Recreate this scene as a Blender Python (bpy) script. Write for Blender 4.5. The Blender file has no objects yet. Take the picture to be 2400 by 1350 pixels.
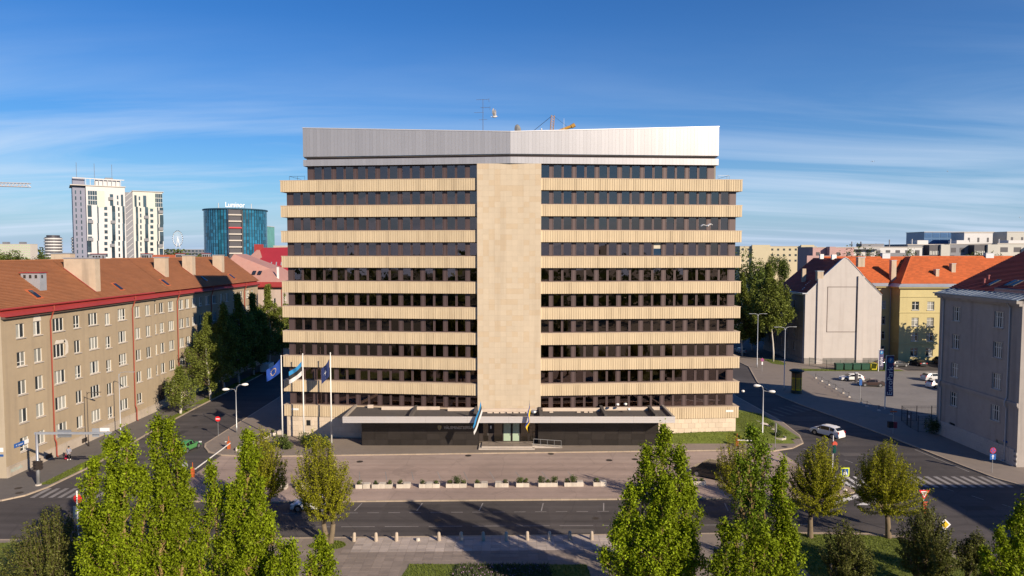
import bpy, bmesh, math, random
import numpy as np
from mathutils import Vector, Matrix

sc = bpy.context.scene
COL = sc.collection
R = math.radians
rnd = random.Random(7)
NR = np.random.default_rng(11)

# ------------------------------------------------------------------ camera
cam = bpy.data.cameras.new('camera'); cam.lens = 24; cam.sensor_width = 36
cam.clip_start = 0.5; cam.clip_end = 9000
camo = bpy.data.objects.new('camera', cam); COL.objects.link(camo)
camo.location = (0, 0, 27); camo.rotation_euler = (R(90 - 3.04), 0, 0)
sc.camera = camo

# ------------------------------------------------------------------ sky, sun, exposure
SUN_EL = R(24)
SUN_DIR = Vector((1.0, -1.12, 0)).normalized() * math.cos(SUN_EL) + Vector((0, 0, math.sin(SUN_EL)))
world = bpy.data.worlds.new("World"); sc.world = world; world.use_nodes = True
nt = world.node_tree; N = nt.nodes; L = nt.links
bg = N['Background']; bg.inputs[1].default_value = 0.063
sky = N.new('ShaderNodeTexSky'); sky.sky_type = 'NISHITA'; sky.sun_disc = False
sky.sun_elevation = SUN_EL; sky.sun_rotation = math.atan2(1.0, -1.12)
sky.air_density = 1.0; sky.dust_density = 0.3; sky.ozone_density = 2.5; sky.altitude = 50
hsv = N.new('ShaderNodeHueSaturation'); hsv.inputs['Saturation'].default_value = 1.9
hsv.inputs['Value'].default_value = 1.12
L.new(sky.outputs[0], hsv.inputs['Color'])
tc = N.new('ShaderNodeTexCoord'); sep = N.new('ShaderNodeSeparateXYZ'); L.new(tc.outputs['Generated'], sep.inputs[0])
def wm(op, a, b=None, c=None):
    n = N.new('ShaderNodeMath'); n.operation = op
    for i, v in enumerate((a, b, c)):
        if v is None: continue
        if isinstance(v, (int, float)): n.inputs[i].default_value = v
        else: L.new(v, n.inputs[i])
    return n.outputs[0]
def wclamp(x):
    n = N.new('ShaderNodeClamp'); L.new(x, n.inputs[0]); return n.outputs[0]
zc = wm('ADD', wm('MAXIMUM', sep.outputs[2], 0.0), 0.11)
cu = wm('DIVIDE', sep.outputs[0], zc); cv = wm('DIVIDE', sep.outputs[1], zc)
comb = N.new('ShaderNodeCombineXYZ'); L.new(cu, comb.inputs[0]); L.new(cv, comb.inputs[1])
mp = N.new('ShaderNodeMapping'); mp.inputs['Rotation'].default_value = (0, 0, R(14)); mp.inputs['Scale'].default_value = (0.34, 1.5, 1)
L.new(comb.outputs[0], mp.inputs['Vector'])
n1 = N.new('ShaderNodeTexNoise'); n1.inputs['Scale'].default_value = 0.75; n1.inputs['Detail'].default_value = 9; n1.inputs['Roughness'].default_value = 0.58; n1.inputs['Distortion'].default_value = 0.7
L.new(mp.outputs[0], n1.inputs['Vector'])
mp2 = N.new('ShaderNodeMapping'); mp2.inputs['Location'].default_value = (5.5, 7.7, 0); mp2.inputs['Scale'].default_value = (0.25, 0.45, 1)
L.new(comb.outputs[0], mp2.inputs['Vector'])
n2 = N.new('ShaderNodeTexNoise'); n2.inputs['Scale'].default_value = 0.8; n2.inputs['Detail'].default_value = 4
L.new(mp2.outputs[0], n2.inputs['Vector'])
cl = wm('MULTIPLY', wm('SUBTRACT', n1.outputs[0], 0.42), 4.2)
cl2 = wm('MULTIPLY', wm('SUBTRACT', n2.outputs[0], 0.28), 3.4)
mask = wm('MULTIPLY', wclamp(cl), wclamp(cl2))
mask = wm('MULTIPLY', wm('MULTIPLY', wclamp(mask), 0.82), wclamp(wm('SUBTRACT', 1.15, wm('MULTIPLY', sep.outputs[2], 3.7))))
mixc = N.new('ShaderNodeMix'); mixc.data_type = 'RGBA'
hz = N.new('ShaderNodeMix'); hz.data_type = 'RGBA'; hz.inputs['B'].default_value = (4.2, 5.6, 8.1, 1)
tint = N.new('ShaderNodeMix'); tint.data_type = 'RGBA'; tint.blend_type = 'MULTIPLY'; tint.inputs['Factor'].default_value = 1; tint.inputs['B'].default_value = (0.56, 0.93, 1.08, 1); L.new(hsv.outputs[0], tint.inputs['A'])
deep = N.new('ShaderNodeMix'); deep.data_type = 'RGBA'; deep.inputs['A'].default_value = (0.58, 0.87, 1.10, 1); deep.inputs['B'].default_value = (0.0, 0.72, 1.0, 1)
L.new(wclamp(wm('MULTIPLY', sep.outputs[2], 2.6)), deep.inputs['Factor']); L.new(deep.outputs['Result'], tint.inputs['B'])
L.new(wm('MULTIPLY', wm('POWER', 2.718, wm('MULTIPLY', wm('MAXIMUM', sep.outputs[2], 0.0), -6.5)), 0.93), hz.inputs['Factor']); L.new(tint.outputs['Result'], hz.inputs['A'])
L.new(mask, mixc.inputs['Factor']); L.new(hz.outputs['Result'], mixc.inputs['A'])
mixc.inputs['B'].default_value = (7.0, 8.2, 10.0, 1)
L.new(mixc.outputs['Result'], bg.inputs[0])

sun = bpy.data.lights.new('sun', 'SUN'); sun.energy = 4.9; sun.angle = R(0.5); sun.color = (1.0, 0.84, 0.64)
suno = bpy.data.objects.new('sun', sun); COL.objects.link(suno)
suno.location = SUN_DIR * 200
suno.rotation_euler = (-SUN_DIR).to_track_quat('-Z', 'Y').to_euler()

sc.view_settings.view_transform = 'Standard'; sc.view_settings.look = 'None'
sc.view_settings.gamma = 1; sc.view_settings.use_curve_mapping = False
sc.view_settings.exposure = 0.62
sc.render.engine = 'CYCLES'
sc.cycles.max_bounces = 6; sc.cycles.diffuse_bounces = 4; sc.cycles.glossy_bounces = 3
sc.cycles.transparent_max_bounces = 12; sc.cycles.transmission_bounces = 3
sc.cycles.caustics_reflective = False; sc.cycles.caustics_refractive = False

# ------------------------------------------------------------------ materials
MATS = {}
def mat(name, col, rough=0.8, metal=0.0, var=0.12, scale=1.5, bump=0.0, bscale=20, objvar=0.0, islvar=0.0,
        streak=0.0, streak_col=(0.05, 0.045, 0.04), trans=0.0, spec=0.5, coords='Object', emit=0.0, coat=0.0, stain=0.0, alt=None, altfac=0.0, hueisl=0.0, wear=0.0, crack=0.0):
    """procedural Principled surface: base colour broken up by noise at two scales, optional drip streaks, stains, relief"""
    if name in MATS: return MATS[name]
    m = bpy.data.materials.new(name); m.use_nodes = True; t = m.node_tree; n = t.nodes; l = t.links
    p = n['Principled BSDF']; p.inputs['Roughness'].default_value = rough; p.inputs['Metallic'].default_value = metal
    p.inputs['Specular IOR Level'].default_value = spec
    if coat: p.inputs['Coat Weight'].default_value = coat; p.inputs['Coat Roughness'].default_value = 0.05
    c = n.new('ShaderNodeRGB'); c.outputs[0].default_value = (*col, 1); out = c.outputs[0]
    tcn = n.new('ShaderNodeTexCoord'); geo = n.new('ShaderNodeNewGeometry')
    vec = geo.outputs['Position'] if coords == 'World' else tcn.outputs[coords]
    def math_(op, a, b):
        q = n.new('ShaderNodeMath'); q.operation = op
        for i, v in enumerate((a, b)):
            if isinstance(v, (int, float)): q.inputs[i].default_value = v
            else: l.new(v, q.inputs[i])
        return q.outputs[0]
    def mixrgb(f, a, b):
        q = n.new('ShaderNodeMix'); q.data_type = 'RGBA'
        if isinstance(f, (int, float)): q.inputs['Factor'].default_value = f
        else: l.new(f, q.inputs['Factor'])
        for k, v in (('A', a), ('B', b)):
            if isinstance(v, tuple): q.inputs[k].default_value = (*v, 1)
            else: l.new(v, q.inputs[k])
        return q.outputs['Result']
    def value(f, a):
        q = n.new('ShaderNodeHueSaturation'); l.new(a, q.inputs['Color']); l.new(f, q.inputs['Value']); return q.outputs[0]
    if alt is not None:
        src = geo.outputs['Random Per Island'] if hueisl else None
        if src is None:
            oi0 = n.new('ShaderNodeObjectInfo'); src = oi0.outputs['Random']
        out = mixrgb(math_('LESS_THAN', src, altfac), out, alt)
    if var:
        a = n.new('ShaderNodeTexNoise'); a.inputs['Scale'].default_value = scale; a.inputs['Detail'].default_value = 6; a.inputs['Roughness'].default_value = 0.65
        l.new(vec, a.inputs['Vector'])
        b = n.new('ShaderNodeTexNoise'); b.inputs['Scale'].default_value = scale * 0.13; b.inputs['Detail'].default_value = 3
        l.new(vec, b.inputs['Vector'])
        s = math_('ADD', math_('MULTIPLY', math_('SUBTRACT', a.outputs[0], 0.5), 2.4 * var), math_('MULTIPLY', math_('SUBTRACT', b.outputs[0], 0.5), 2.4 * var))
        out = value(math_('ADD', s, 1.0), out)
    if objvar:
        oi = n.new('ShaderNodeObjectInfo')
        out = value(math_('ADD', math_('MULTIPLY', math_('SUBTRACT', oi.outputs['Random'], 0.5), 2 * objvar), 1.0), out)
    if islvar:
        out = value(math_('ADD', math_('MULTIPLY', math_('SUBTRACT', geo.outputs['Random Per Island'], 0.5), 2 * islvar), 1.0), out)
    if streak:
        mpn = n.new('ShaderNodeMapping'); mpn.inputs['Scale'].default_value = (1.1, 1.1, 0.07); l.new(geo.outputs['Position'], mpn.inputs['Vector'])
        a = n.new('ShaderNodeTexNoise'); a.inputs['Scale'].default_value = 1.0; a.inputs['Detail'].default_value = 5; l.new(mpn.outputs[0], a.inputs['Vector'])
        f = math_('MULTIPLY', math_('SUBTRACT', a.outputs[0], 0.52), streak * 5); cl_ = n.new('ShaderNodeClamp'); cl_.inputs['Max'].default_value = streak; l.new(f, cl_.inputs[0])
        out = mixrgb(cl_.outputs[0], out, streak_col)
    if stain:
        a = n.new('ShaderNodeTexNoise'); a.inputs['Scale'].default_value = 0.35; a.inputs['Detail'].default_value = 8; a.inputs['Roughness'].default_value = 0.7; l.new(geo.outputs['Position'], a.inputs['Vector'])
        f = math_('MULTIPLY', math_('SUBTRACT', a.outputs[0], 0.55), stain * 6); cl_ = n.new('ShaderNodeClamp'); cl_.inputs['Max'].default_value = stain; l.new(f, cl_.inputs[0])
        out = mixrgb(cl_.outputs[0], out, tuple(x * 0.45 for x in col))
    if wear:      # wheel-polished and tar-darkened lanes, patched areas
        for sc_, w in (((0.015, 0.75, 1), wear), ((0.09, 0.012, 1), wear * .5)):
            mpn = n.new('ShaderNodeMapping'); mpn.inputs['Scale'].default_value = sc_; l.new(geo.outputs['Position'], mpn.inputs['Vector'])
            a = n.new('ShaderNodeTexNoise'); a.inputs['Scale'].default_value = 1.0; a.inputs['Detail'].default_value = 3; l.new(mpn.outputs[0], a.inputs['Vector'])
            out = value(math_('ADD', math_('MULTIPLY', math_('SUBTRACT', a.outputs[0], 0.5), 3.2 * w), 1.0), out)
        vo = n.new('ShaderNodeTexVoronoi'); vo.inputs['Scale'].default_value = 0.11; vo.distance = 'CHEBYCHEV'; l.new(geo.outputs['Position'], vo.inputs['Vector'])
        sp = n.new('ShaderNodeSeparateColor'); l.new(vo.outputs['Color'], sp.inputs[0])
        out = value(math_('ADD', math_('MULTIPLY', sp.outputs[0], wear * .55), 1.0 - wear * .28), out)
    if crack:
        a = n.new('ShaderNodeTexNoise'); a.inputs['Scale'].default_value = 0.6; a.inputs['Detail'].default_value = 6; l.new(geo.outputs['Position'], a.inputs['Vector'])
        ad = n.new('ShaderNodeMix'); ad.data_type = 'VECTOR'; ad.inputs['Factor'].default_value = 0.25; l.new(geo.outputs['Position'], ad.inputs['A']); l.new(a.outputs['Color'], ad.inputs['B'])
        vo = n.new('ShaderNodeTexVoronoi'); vo.feature = 'DISTANCE_TO_EDGE'; vo.inputs['Scale'].default_value = 0.28; l.new(ad.outputs['Result'], vo.inputs['Vector'])
        f = math_('MULTIPLY', math_('LESS_THAN', vo.outputs['Distance'], 0.012), crack)
        out = mixrgb(f, out, (0.02, 0.018, 0.017))
    l.new(out, p.inputs['Base Color'])
    if bump:
        a = n.new('ShaderNodeTexNoise'); a.inputs['Scale'].default_value = bscale; a.inputs['Detail'].default_value = 5; l.new(vec, a.inputs['Vector'])
        b = n.new('ShaderNodeBump'); b.inputs['Strength'].default_value = bump; b.inputs['Distance'].default_value = 0.02
        l.new(a.outputs[0], b.inputs['Height']); l.new(b.outputs[0], p.inputs['Normal'])
    if trans:
        tr = n.new('ShaderNodeBsdfTranslucent'); l.new(out, tr.inputs['Color'])
        mx = n.new('ShaderNodeMixShader'); mx.inputs[0].default_value = trans
        l.new(p.outputs[0], mx.inputs[1]); l.new(tr.outputs[0], mx.inputs[2]); l.new(mx.outputs[0], n['Material Output'].inputs['Surface'])
    if emit:
        l.new(out, p.inputs['Emission Color']); p.inputs['Emission Strength'].default_value = emit
    MATS[name] = m
    return m

def glass_mat(name, tint, refl, amount, rough=0.02, wob=0.0):
    """coated window glass: tinted see-through pane that mirrors the sky"""
    if name in MATS: return MATS[name]
    m = bpy.data.materials.new(name); m.use_nodes = True; t = m.node_tree; n = t.nodes; l = t.links
    n.remove(n['Principled BSDF'])
    tr = n.new('ShaderNodeBsdfTransparent'); tr.inputs[0].default_value = (*tint, 1)
    gl = n.new('ShaderNodeBsdfGlossy'); gl.inputs['Color'].default_value = (*refl, 1); gl.inputs['Roughness'].default_value = rough
    lw = n.new('ShaderNodeFresnel'); lw.inputs['IOR'].default_value = 1.5
    ad = n.new('ShaderNodeMath'); ad.operation = 'ADD'; ad.use_clamp = True; ad.inputs[1].default_value = amount; l.new(lw.outputs[0], ad.inputs[0])
    mx = n.new('ShaderNodeMixShader'); l.new(ad.outputs[0], mx.inputs[0]); l.new(tr.outputs[0], mx.inputs[1]); l.new(gl.outputs[0], mx.inputs[2])
    if wob:
        tcn = n.new('ShaderNodeNewGeometry'); a = n.new('ShaderNodeTexNoise'); a.inputs['Scale'].default_value = 0.5; l.new(tcn.outputs['Position'], a.inputs['Vector'])
        b = n.new('ShaderNodeBump'); b.inputs['Strength'].default_value = wob; b.inputs['Distance'].default_value = 0.1; l.new(a.outputs[0], b.inputs['Height']); l.new(b.outputs[0], gl.inputs['Normal'])
    l.new(mx.outputs[0], n['Material Output'].inputs['Surface'])
    MATS[name] = m
    return m

# ------------------------------------------------------------------ object helpers
def tag(o, label=None, cat=None, group=None, kind=None):
    if label: o['label'] = label
    if cat: o['category'] = cat
    if group: o['group'] = group
    if kind: o['kind'] = kind
    return o

def thing(name, label, cat, loc=(0, 0, 0), rz=0.0, group=None):
    o = bpy.data.objects.new(name, None); COL.objects.link(o)
    o.location = loc; o.rotation_euler = (0, 0, rz); o.empty_display_size = 0.3
    return tag(o, label, cat, group)

def copy_thing(src, loc=None, rz=None, label=None, parent=None):
    c = src.copy(); COL.objects.link(c)
    if parent is not None: c.parent = parent
    if loc is not None: c.location = loc
    if rz is not None: c.rotation_euler = (0, 0, rz)
    if label: c['label'] = label
    for ch in list(src.children): copy_thing(ch, parent=c)
    return c

class MB:
    """collects polygons for one mesh"""
    def __init__(s, T=None): s.v = []; s.f = []; s.m = []; s.T = T; s.mi = 0
    def add(s, vs, fs):
        b = len(s.v)
        if s.T is not None: vs = [tuple(s.T @ Vector(p)) for p in vs]
        s.v += vs; s.f += [tuple(i + b for i in f) for f in fs]; s.m += [s.mi] * len(fs)
        return s
    def quad(s, a, b, c, d): return s.add([a, b, c, d], [(0, 1, 2, 3)])
    def poly(s, pts): return s.add(list(pts), [tuple(range(len(pts)))])
    def box(s, x0, x1, y0, y1, z0, z1):
        return s.add([(x0, y0, z0), (x1, y0, z0), (x1, y1, z0), (x0, y1, z0), (x0, y0, z1), (x1, y0, z1), (x1, y1, z1), (x0, y1, z1)],
                     [(0, 3, 2, 1), (4, 5, 6, 7), (0, 1, 5, 4), (1, 2, 6, 5), (2, 3, 7, 6), (3, 0, 4, 7)])
    def obox(s, c, u, w, h, d, n=None):
        """box centred at c, width w along unit u (horizontal), depth d, height h"""
        u = Vector(u).normalized(); n = Vector((-u.y, u.x, 0)); c = Vector(c); z = Vector((0, 0, 1))
        P = lambda a, b, e: tuple(c + u * a * w / 2 + n * b * d / 2 + z * e * h / 2)
        return s.add([P(-1, -1, -1), P(1, -1, -1), P(1, 1, -1), P(-1, 1, -1), P(-1, -1, 1), P(1, -1, 1), P(1, 1, 1), P(-1, 1, 1)],
                     [(0, 3, 2, 1), (4, 5, 6, 7), (0, 1, 5, 4), (1, 2, 6, 5), (2, 3, 7, 6), (3, 0, 4, 7)])
    def prism(s, poly, z0, z1, bottom=False):
        n = len(poly); vs = [(x, y, z0) for x, y in poly] + [(x, y, z1) for x, y in poly]
        fs = [tuple(range(n, 2 * n))] + [(i, (i + 1) % n, n + (i + 1) % n, n + i) for i in range(n)]
        if bottom: fs.append(tuple(reversed(range(n))))
        return s.add(vs, fs)
    def tube(s, pts, radii, n=6, cap=True):
        pts = [Vector(p) for p in pts]
        if not hasattr(radii, '__len__'): radii = [radii] * len(pts)
        vs = []; fs = []; up0 = None
        for i, p in enumerate(pts):
            d = (pts[min(i + 1, len(pts) - 1)] - pts[max(i - 1, 0)])
            d = d.normalized() if d.length > 1e-9 else Vector((0, 0, 1))
            a = Vector((1, 0, 0)) if abs(d.x) < 0.8 else Vector((0, 1, 0))
            if up0 is not None: a = up0
            e1 = (a - d * a.dot(d)).normalized(); e2 = d.cross(e1); up0 = e1
            for k in range(n):
                t = 2 * math.pi * k / n
                vs.append(tuple(p + (e1 * math.cos(t) + e2 * math.sin(t)) * radii[i]))
        for i in range(len(pts) - 1):
            for k in range(n):
                fs.append((i * n + k, i * n + (k + 1) % n, (i + 1) * n + (k + 1) % n, (i + 1) * n + k))
        if cap: fs.append(tuple(reversed(range(n)))); fs.append(tuple(range((len(pts) - 1) * n, len(pts) * n)))
        return s.add(vs, fs)
    def lathe(s, prof, n=12, c=(0, 0, 0)):
        vs = []; fs = []
        for r, z in prof:
            for k in range(n):
                t = 2 * math.pi * k / n; vs.append((c[0] + r * math.cos(t), c[1] + r * math.sin(t), c[2] + z))
        for i in range(len(prof) - 1):
            for k in range(n): fs.append((i * n + k, i * n + (k + 1) % n, (i + 1) * n + (k + 1) % n, (i + 1) * n + k))
        fs.append(tuple(reversed(range(n)))); fs.append(tuple(range((len(prof) - 1) * n, len(prof) * n)))
        return s.add(vs, fs)
    def disc(s, c, r, axis='y', d=0.02, n=16):
        a = {'x': (1, 0, 0), 'y': (0, 1, 0), 'z': (0, 0, 1)}[axis]; a = Vector(a) * d / 2
        return s.tube([Vector(c) - a, Vector(c) + a], r, n)
    def mesh(s, name, mats, smooth=False):
        me = bpy.data.meshes.new(name); me.from_pydata(s.v, [], s.f)
        if not isinstance(mats, (list, tuple)): mats = [mats]
        for m in mats: me.materials.append(m)
        if len(mats) > 1: me.polygons.foreach_set('material_index', s.m)
        if smooth: me.polygons.foreach_set('use_smooth', [True] * len(me.polygons))
        me.update(); return me
    def build(s, name, mats, parent=None, smooth=False, world=True, kind=None, label=None):
        """world=True: the coordinates collected are world ones, the child is set back by its parent's place"""
        o = bpy.data.objects.new(name, s.mesh(name, mats, smooth)); COL.objects.link(o)
        put(o, parent, world)
        if kind: o['kind'] = kind
        if label: o['label'] = label
        return o

def put(o, parent, world=False):
    if parent is None: return o
    o.parent = parent
    if world:
        r = parent
        while r.parent: r = r.parent
        if parent is r: o.location = -Vector(r.location)
    return o

def inst(name, me, parent, M):
    """one more object on a shared mesh; M is its matrix in world space (root parents are unrotated)"""
    o = bpy.data.objects.new(name, me); COL.objects.link(o); o.parent = parent
    r = parent
    off = Vector((0, 0, 0))
    if r.parent is None: off = Vector(r.location)
    o.matrix_local = Matrix.Translation(-off) @ M
    return o

def fast_mesh(name, V, F, mats, matidx=None):
    me = bpy.data.meshes.new(name); V = np.asarray(V, dtype=np.float32); F = np.asarray(F, dtype=np.int32)
    n, k = F.shape
    me.vertices.add(len(V)); me.vertices.foreach_set('co', V.ravel())
    me.loops.add(n * k); me.loops.foreach_set('vertex_index', F.ravel())
    me.polygons.add(n); me.polygons.foreach_set('loop_start', np.arange(0, n * k, k, dtype=np.int32))
    for m in (mats if isinstance(mats, (list, tuple)) else [mats]): me.materials.append(m)
    me.update(calc_edges=True); me.validate()
    return me

def frame(o, u):
    """matrix: local x along u (horizontal), local -y outward to the right-hand side of u, z up, at o"""
    u = Vector((u[0], u[1], 0)).normalized(); y = Vector((-u.y, u.x, 0))
    return Matrix(((u.x, y.x, 0, o[0]), (u.y, y.y, 0, o[1]), (0, 0, 1, o[2]), (0, 0, 0, 1)))

def wall_holes(mb, T, W, H, holes, depth=0.2, u0=0.0, v0=0.0):
    """wall face in the plane y=0 of T from (u0,v0) to (W,H) with rectangular openings whose reveals go to +y"""
    us = sorted({u0, W, *[h[0] for h in holes], *[h[1] for h in holes]}); vs = sorted({v0, H, *[h[2] for h in holes], *[h[3] for h in holes]})
    old = mb.T; mb.T = T
    for i in range(len(us) - 1):
        run = None
        for j in range(len(vs) - 1):
            cu, cv = (us[i] + us[i + 1]) / 2, (vs[j] + vs[j + 1]) / 2
            if any(h[0] < cu < h[1] and h[2] < cv < h[3] for h in holes): continue
            mb.quad((us[i], 0, vs[j]), (us[i + 1], 0, vs[j]), (us[i + 1], 0, vs[j + 1]), (us[i], 0, vs[j + 1]))
    for a, b, c, d in holes:
        mb.quad((a, 0, c), (a, 0, d), (a, depth, d), (a, depth, c)); mb.quad((b, 0, d), (b, 0, c), (b, depth, c), (b, depth, d))
        mb.quad((a, 0, c), (a, depth, c), (b, depth, c), (b, 0, c)); mb.quad((a, 0, d), (b, 0, d), (b, depth, d), (a, depth, d))
    mb.T = old

ORD = ['first', 'second', 'third', 'fourth', 'fifth', 'sixth', 'seventh', 'eighth', 'ninth', 'tenth', 'eleventh', 'twelfth', 'thirteenth', 'fourteenth', 'fifteenth', 'sixteenth',
       'seventeenth', 'eighteenth', 'nineteenth', 'twentieth']

_wc = {}
def window_meshes(w, h, n, frame_m, glass_m, transom=0.0, sill_m=None, cross=False):
    key = (round(w, 2), round(h, 2), n, frame_m.name, glass_m.name, transom, cross)
    if key in _wc: return _wc[key]
    fr = MB(); b = 0.075; d = 0.07
    fr.box(-w / 2, w / 2, -d, 0, 0, b); fr.box(-w / 2, w / 2, -d, 0, h - b, h)
    fr.box(-w / 2, -w / 2 + b, -d, 0, b, h - b); fr.box(w / 2 - b, w / 2, -d, 0, b, h - b)
    step = w / n
    for i in range(1, n): fr.box(-w / 2 + i * step - b * .75, -w / 2 + i * step + b * .75, -d - .012, 0, b, h - b)
    if transom:
        for i in range(n): fr.box(-w / 2 + i * step + b * .75, -w / 2 + (i + 1) * step - b * .75, -d, 0, h * transom - .035, h * transom + .035)
    fm = fr.mesh('window', frame_m)
    g = MB(); x0 = -step / 2 + b * .6; g.box(x0, -x0, -.035, -.02, b * .6, h - b * .6); gm = g.mesh('pane', glass_m)
    s = MB(); s.box(-w / 2 - .08, w / 2 + .08, -.36, 0, -.1, -.003); sm = s.mesh('sill', sill_m or frame_m)
    _wc[key] = (fm, gm, sm, [(-w / 2 + (i + .5) * step) for i in range(n)])
    return _wc[key]

def place_window(parent, T, u, v, w, h, n, frame_m, glass_m, depth=0.2, transom=0.0, sill=True, sill_m=None, panes=True):
    fm, gm, sm, xs = window_meshes(w, h, n, frame_m, glass_m, transom, sill_m)
    o = inst('window', fm, parent, T @ Matrix.Translation((u, depth, v)))
    for x in xs if panes else []:
        p = bpy.data.objects.new('pane', gm); COL.objects.link(p); p.parent = o; p.location = (x, 0, 0)
    if sill:
        p = bpy.data.objects.new('sill', sm); COL.objects.link(p); p.parent = o
    return o

def text_mesh(body, size, material, depth=0.01, align='CENTER'):
    cu = bpy.data.curves.new('lettering', 'FONT'); cu.body = body; cu.size = size; cu.extrude = depth; cu.align_x = align; cu.align_y = 'CENTER'
    o = bpy.data.objects.new('lettering', cu); COL.objects.link(o)
    dg = bpy.context.evaluated_depsgraph_get(); me = bpy.data.meshes.new_from_object(o.evaluated_get(dg))
    bpy.data.objects.remove(o); me.materials.clear(); me.materials.append(material); me.name = 'lettering'
    return me
RX90 = Matrix.Rotation(R(90), 4, 'X')
# ------------------------------------------------------------------ setting: ground, roads, pavements
m_asph = mat('asphalt', (0.063, 0.055, 0.054), 0.85, var=0.16, scale=0.9, bump=0.25, bscale=45, coords='World', stain=0.35, wear=0.45, crack=.22)
m_asph_l = mat('pale_asphalt', (0.31, 0.235, 0.20), 0.9, var=0.12, scale=0.8, bump=0.2, bscale=40, coords='World', stain=0.3, wear=0.22, crack=.12)
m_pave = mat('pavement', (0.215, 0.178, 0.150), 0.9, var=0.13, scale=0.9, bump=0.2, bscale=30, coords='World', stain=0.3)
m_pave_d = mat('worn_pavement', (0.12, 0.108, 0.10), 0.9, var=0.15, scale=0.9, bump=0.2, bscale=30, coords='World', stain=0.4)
m_slab = mat('paving_slab', (0.37, 0.315, 0.28), 0.88, var=0.16, scale=1.6, bump=0.25, bscale=25, coords='World', objvar=0.16, stain=0.3)
m_slab2 = mat('small_paving', (0.225, 0.185, 0.16), 0.88, var=0.16, scale=1.1, bump=0.25, bscale=25, coords='World', islvar=0.14, stain=0.3)
m_kerb = mat('kerbstone', (0.36, 0.29, 0.22), 0.85, var=0.15, scale=2.5, coords='World', islvar=0.1)
m_paint = mat('road_paint', (0.62, 0.60, 0.58), 0.7, var=0.3, scale=3.0, coords='World')
m_paint_w = mat('worn_road_paint', (0.24, 0.225, 0.22), 0.75, var=0.4, scale=2.2, coords='World')
m_paint_o = mat('old_road_paint', (0.11, 0.10, 0.095), 0.8, var=0.4, scale=2.2, coords='World')
m_soil = mat('soil', (0.09, 0.065, 0.045), 0.95, var=0.2, scale=3)
m_grass = mat('lawn', (0.105, 0.135, 0.016), 0.9, var=0.3, scale=1.2, bump=0.5, bscale=30, coords='World')
m_blade = mat('grass_blades', (0.13, 0.165, 0.018), 0.85, var=0.2, scale=0.8, coords='World', islvar=0.35, trans=0.3)
m_gravel = mat('gravel_lot', (0.20, 0.185, 0.175), 0.95, var=0.2, scale=1.4, bump=0.5, bscale=25, coords='World', stain=0.3)
m_city = mat('city_ground', (0.10, 0.11, 0.07), 0.95, var=0.3, scale=0.02, coords='World')

def structure(name, mb, m, kind='structure'):
    o = mb.build(name, m); o['kind'] = kind; return o

g = MB(); g.quad((-5000, -900, -.03), (5000, -900, -.03), (5000, 6500, -.03), (-5000, 6500, -.03)); structure('ground', g, m_city)
g = MB(); g.quad((-150, 30, 0), (150, 30, 0), (150, 330, 0), (-150, 330, 0)); road = structure('road', g, m_asph)
g = MB(); g.poly([(-38.6, 77.1, .004), (37.0, 77.1, .004), (36.2, 91.4, .004), (-38.6, 90.0, .004)]); forecourt = structure('forecourt', g, m_asph_l)

def kerb_along(pts, parent, h=.135, w=.24, z0=-.02):
    """granite kerb stones end to end along a polyline"""
    mb = MB()
    for a, b in zip(pts[:-1], pts[1:]):
        a, b = Vector((*a, 0)), Vector((*b, 0)); d = b - a
        if d.length < .05: continue
        n = max(1, round(d.length / 1.0)); u = d.normalized()
        for i in range(n):
            c = a + d * ((i + .5) / n)
            mb.obox((c.x, c.y, (h + z0) / 2), u, d.length / n - .015, h - z0 + rnd.uniform(-.004, .004), w)
    o = mb.build('kerb', m_kerb, parent); o['kind'] = 'stuff'; return o

def pavement(name, poly, m, h=.12, kerb=None):
    g = MB(); g.prism(poly, -.01, h); o = structure(name, g, m)
    if kerb: kerb_along(kerb, o, h + .012)
    return o

LP = [(-53.9, 74.3), (-53.2, 77), (-52.9, 85), (-54.0, 100), (-54.6, 115), (-55.3, 172)]
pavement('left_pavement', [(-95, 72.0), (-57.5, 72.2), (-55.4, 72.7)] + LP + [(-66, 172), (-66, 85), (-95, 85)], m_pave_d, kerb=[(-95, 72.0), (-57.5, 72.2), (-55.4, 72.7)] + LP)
BP = [(-43.2, 172), (-43, 94.5), (-42.3, 92.8), (-40.8, 90.6), (-38.5, 89.3), (-35, 88.8), (-31.5, 88.8), (0, 90.3), (29, 91.5), (33.5, 91.3), (35.2, 91.1), (38.5, 92.5), (41, 95), (42.2, 99), (42.8, 107), (41.8, 125), (43, 172)]
pavement('building_pavement', list(reversed(BP)), m_pave, kerb=BP)
PP = [(-36.6, 77.1), (-37.6, 76.2), (-37.6, 73.6), (-36.6, 72.5), (-25.8, 72.3), (9.3, 73.1), (30, 73.5), (36.6, 74.4), (38.4, 75.3), (38.9, 76.2), (38.3, 77.0), (37, 77.3)]
pavement('planter_pavement', PP, m_asph_l, kerb=PP)
RP = [(55.6, 172), (55.6, 159), (50.8, 140), (49.9, 132), (50.2, 125), (51, 119), (53.5, 107), (55.3, 97), (56.8, 85), (57.6, 80), (59.5, 76.3), (63, 74.6), (130, 74.2)]
pavement('right_pavement', RP + [(130, 172)], m_pave, kerb=RP)
NP = [(-70, 62.2), (-23, 62.8), (7.7, 63.6), (26, 64.1), (34, 63.9), (37.6, 63.0), (39.7, 60.2), (40.6, 56), (41, 30)]
near_pave = pavement('near_pavement', list(reversed(NP + [(-70, 30)])), m_pave, kerb=NP)
g = MB(); g.poly([(66, 152.5, .13), (64.3, 141, .13), (61.7, 121, .13), (60.8, 113.5, .13), (64.5, 109, .13), (100, 109, .13), (100, 152.5, .13)]); structure('parking_lot', g, m_gravel)
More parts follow.
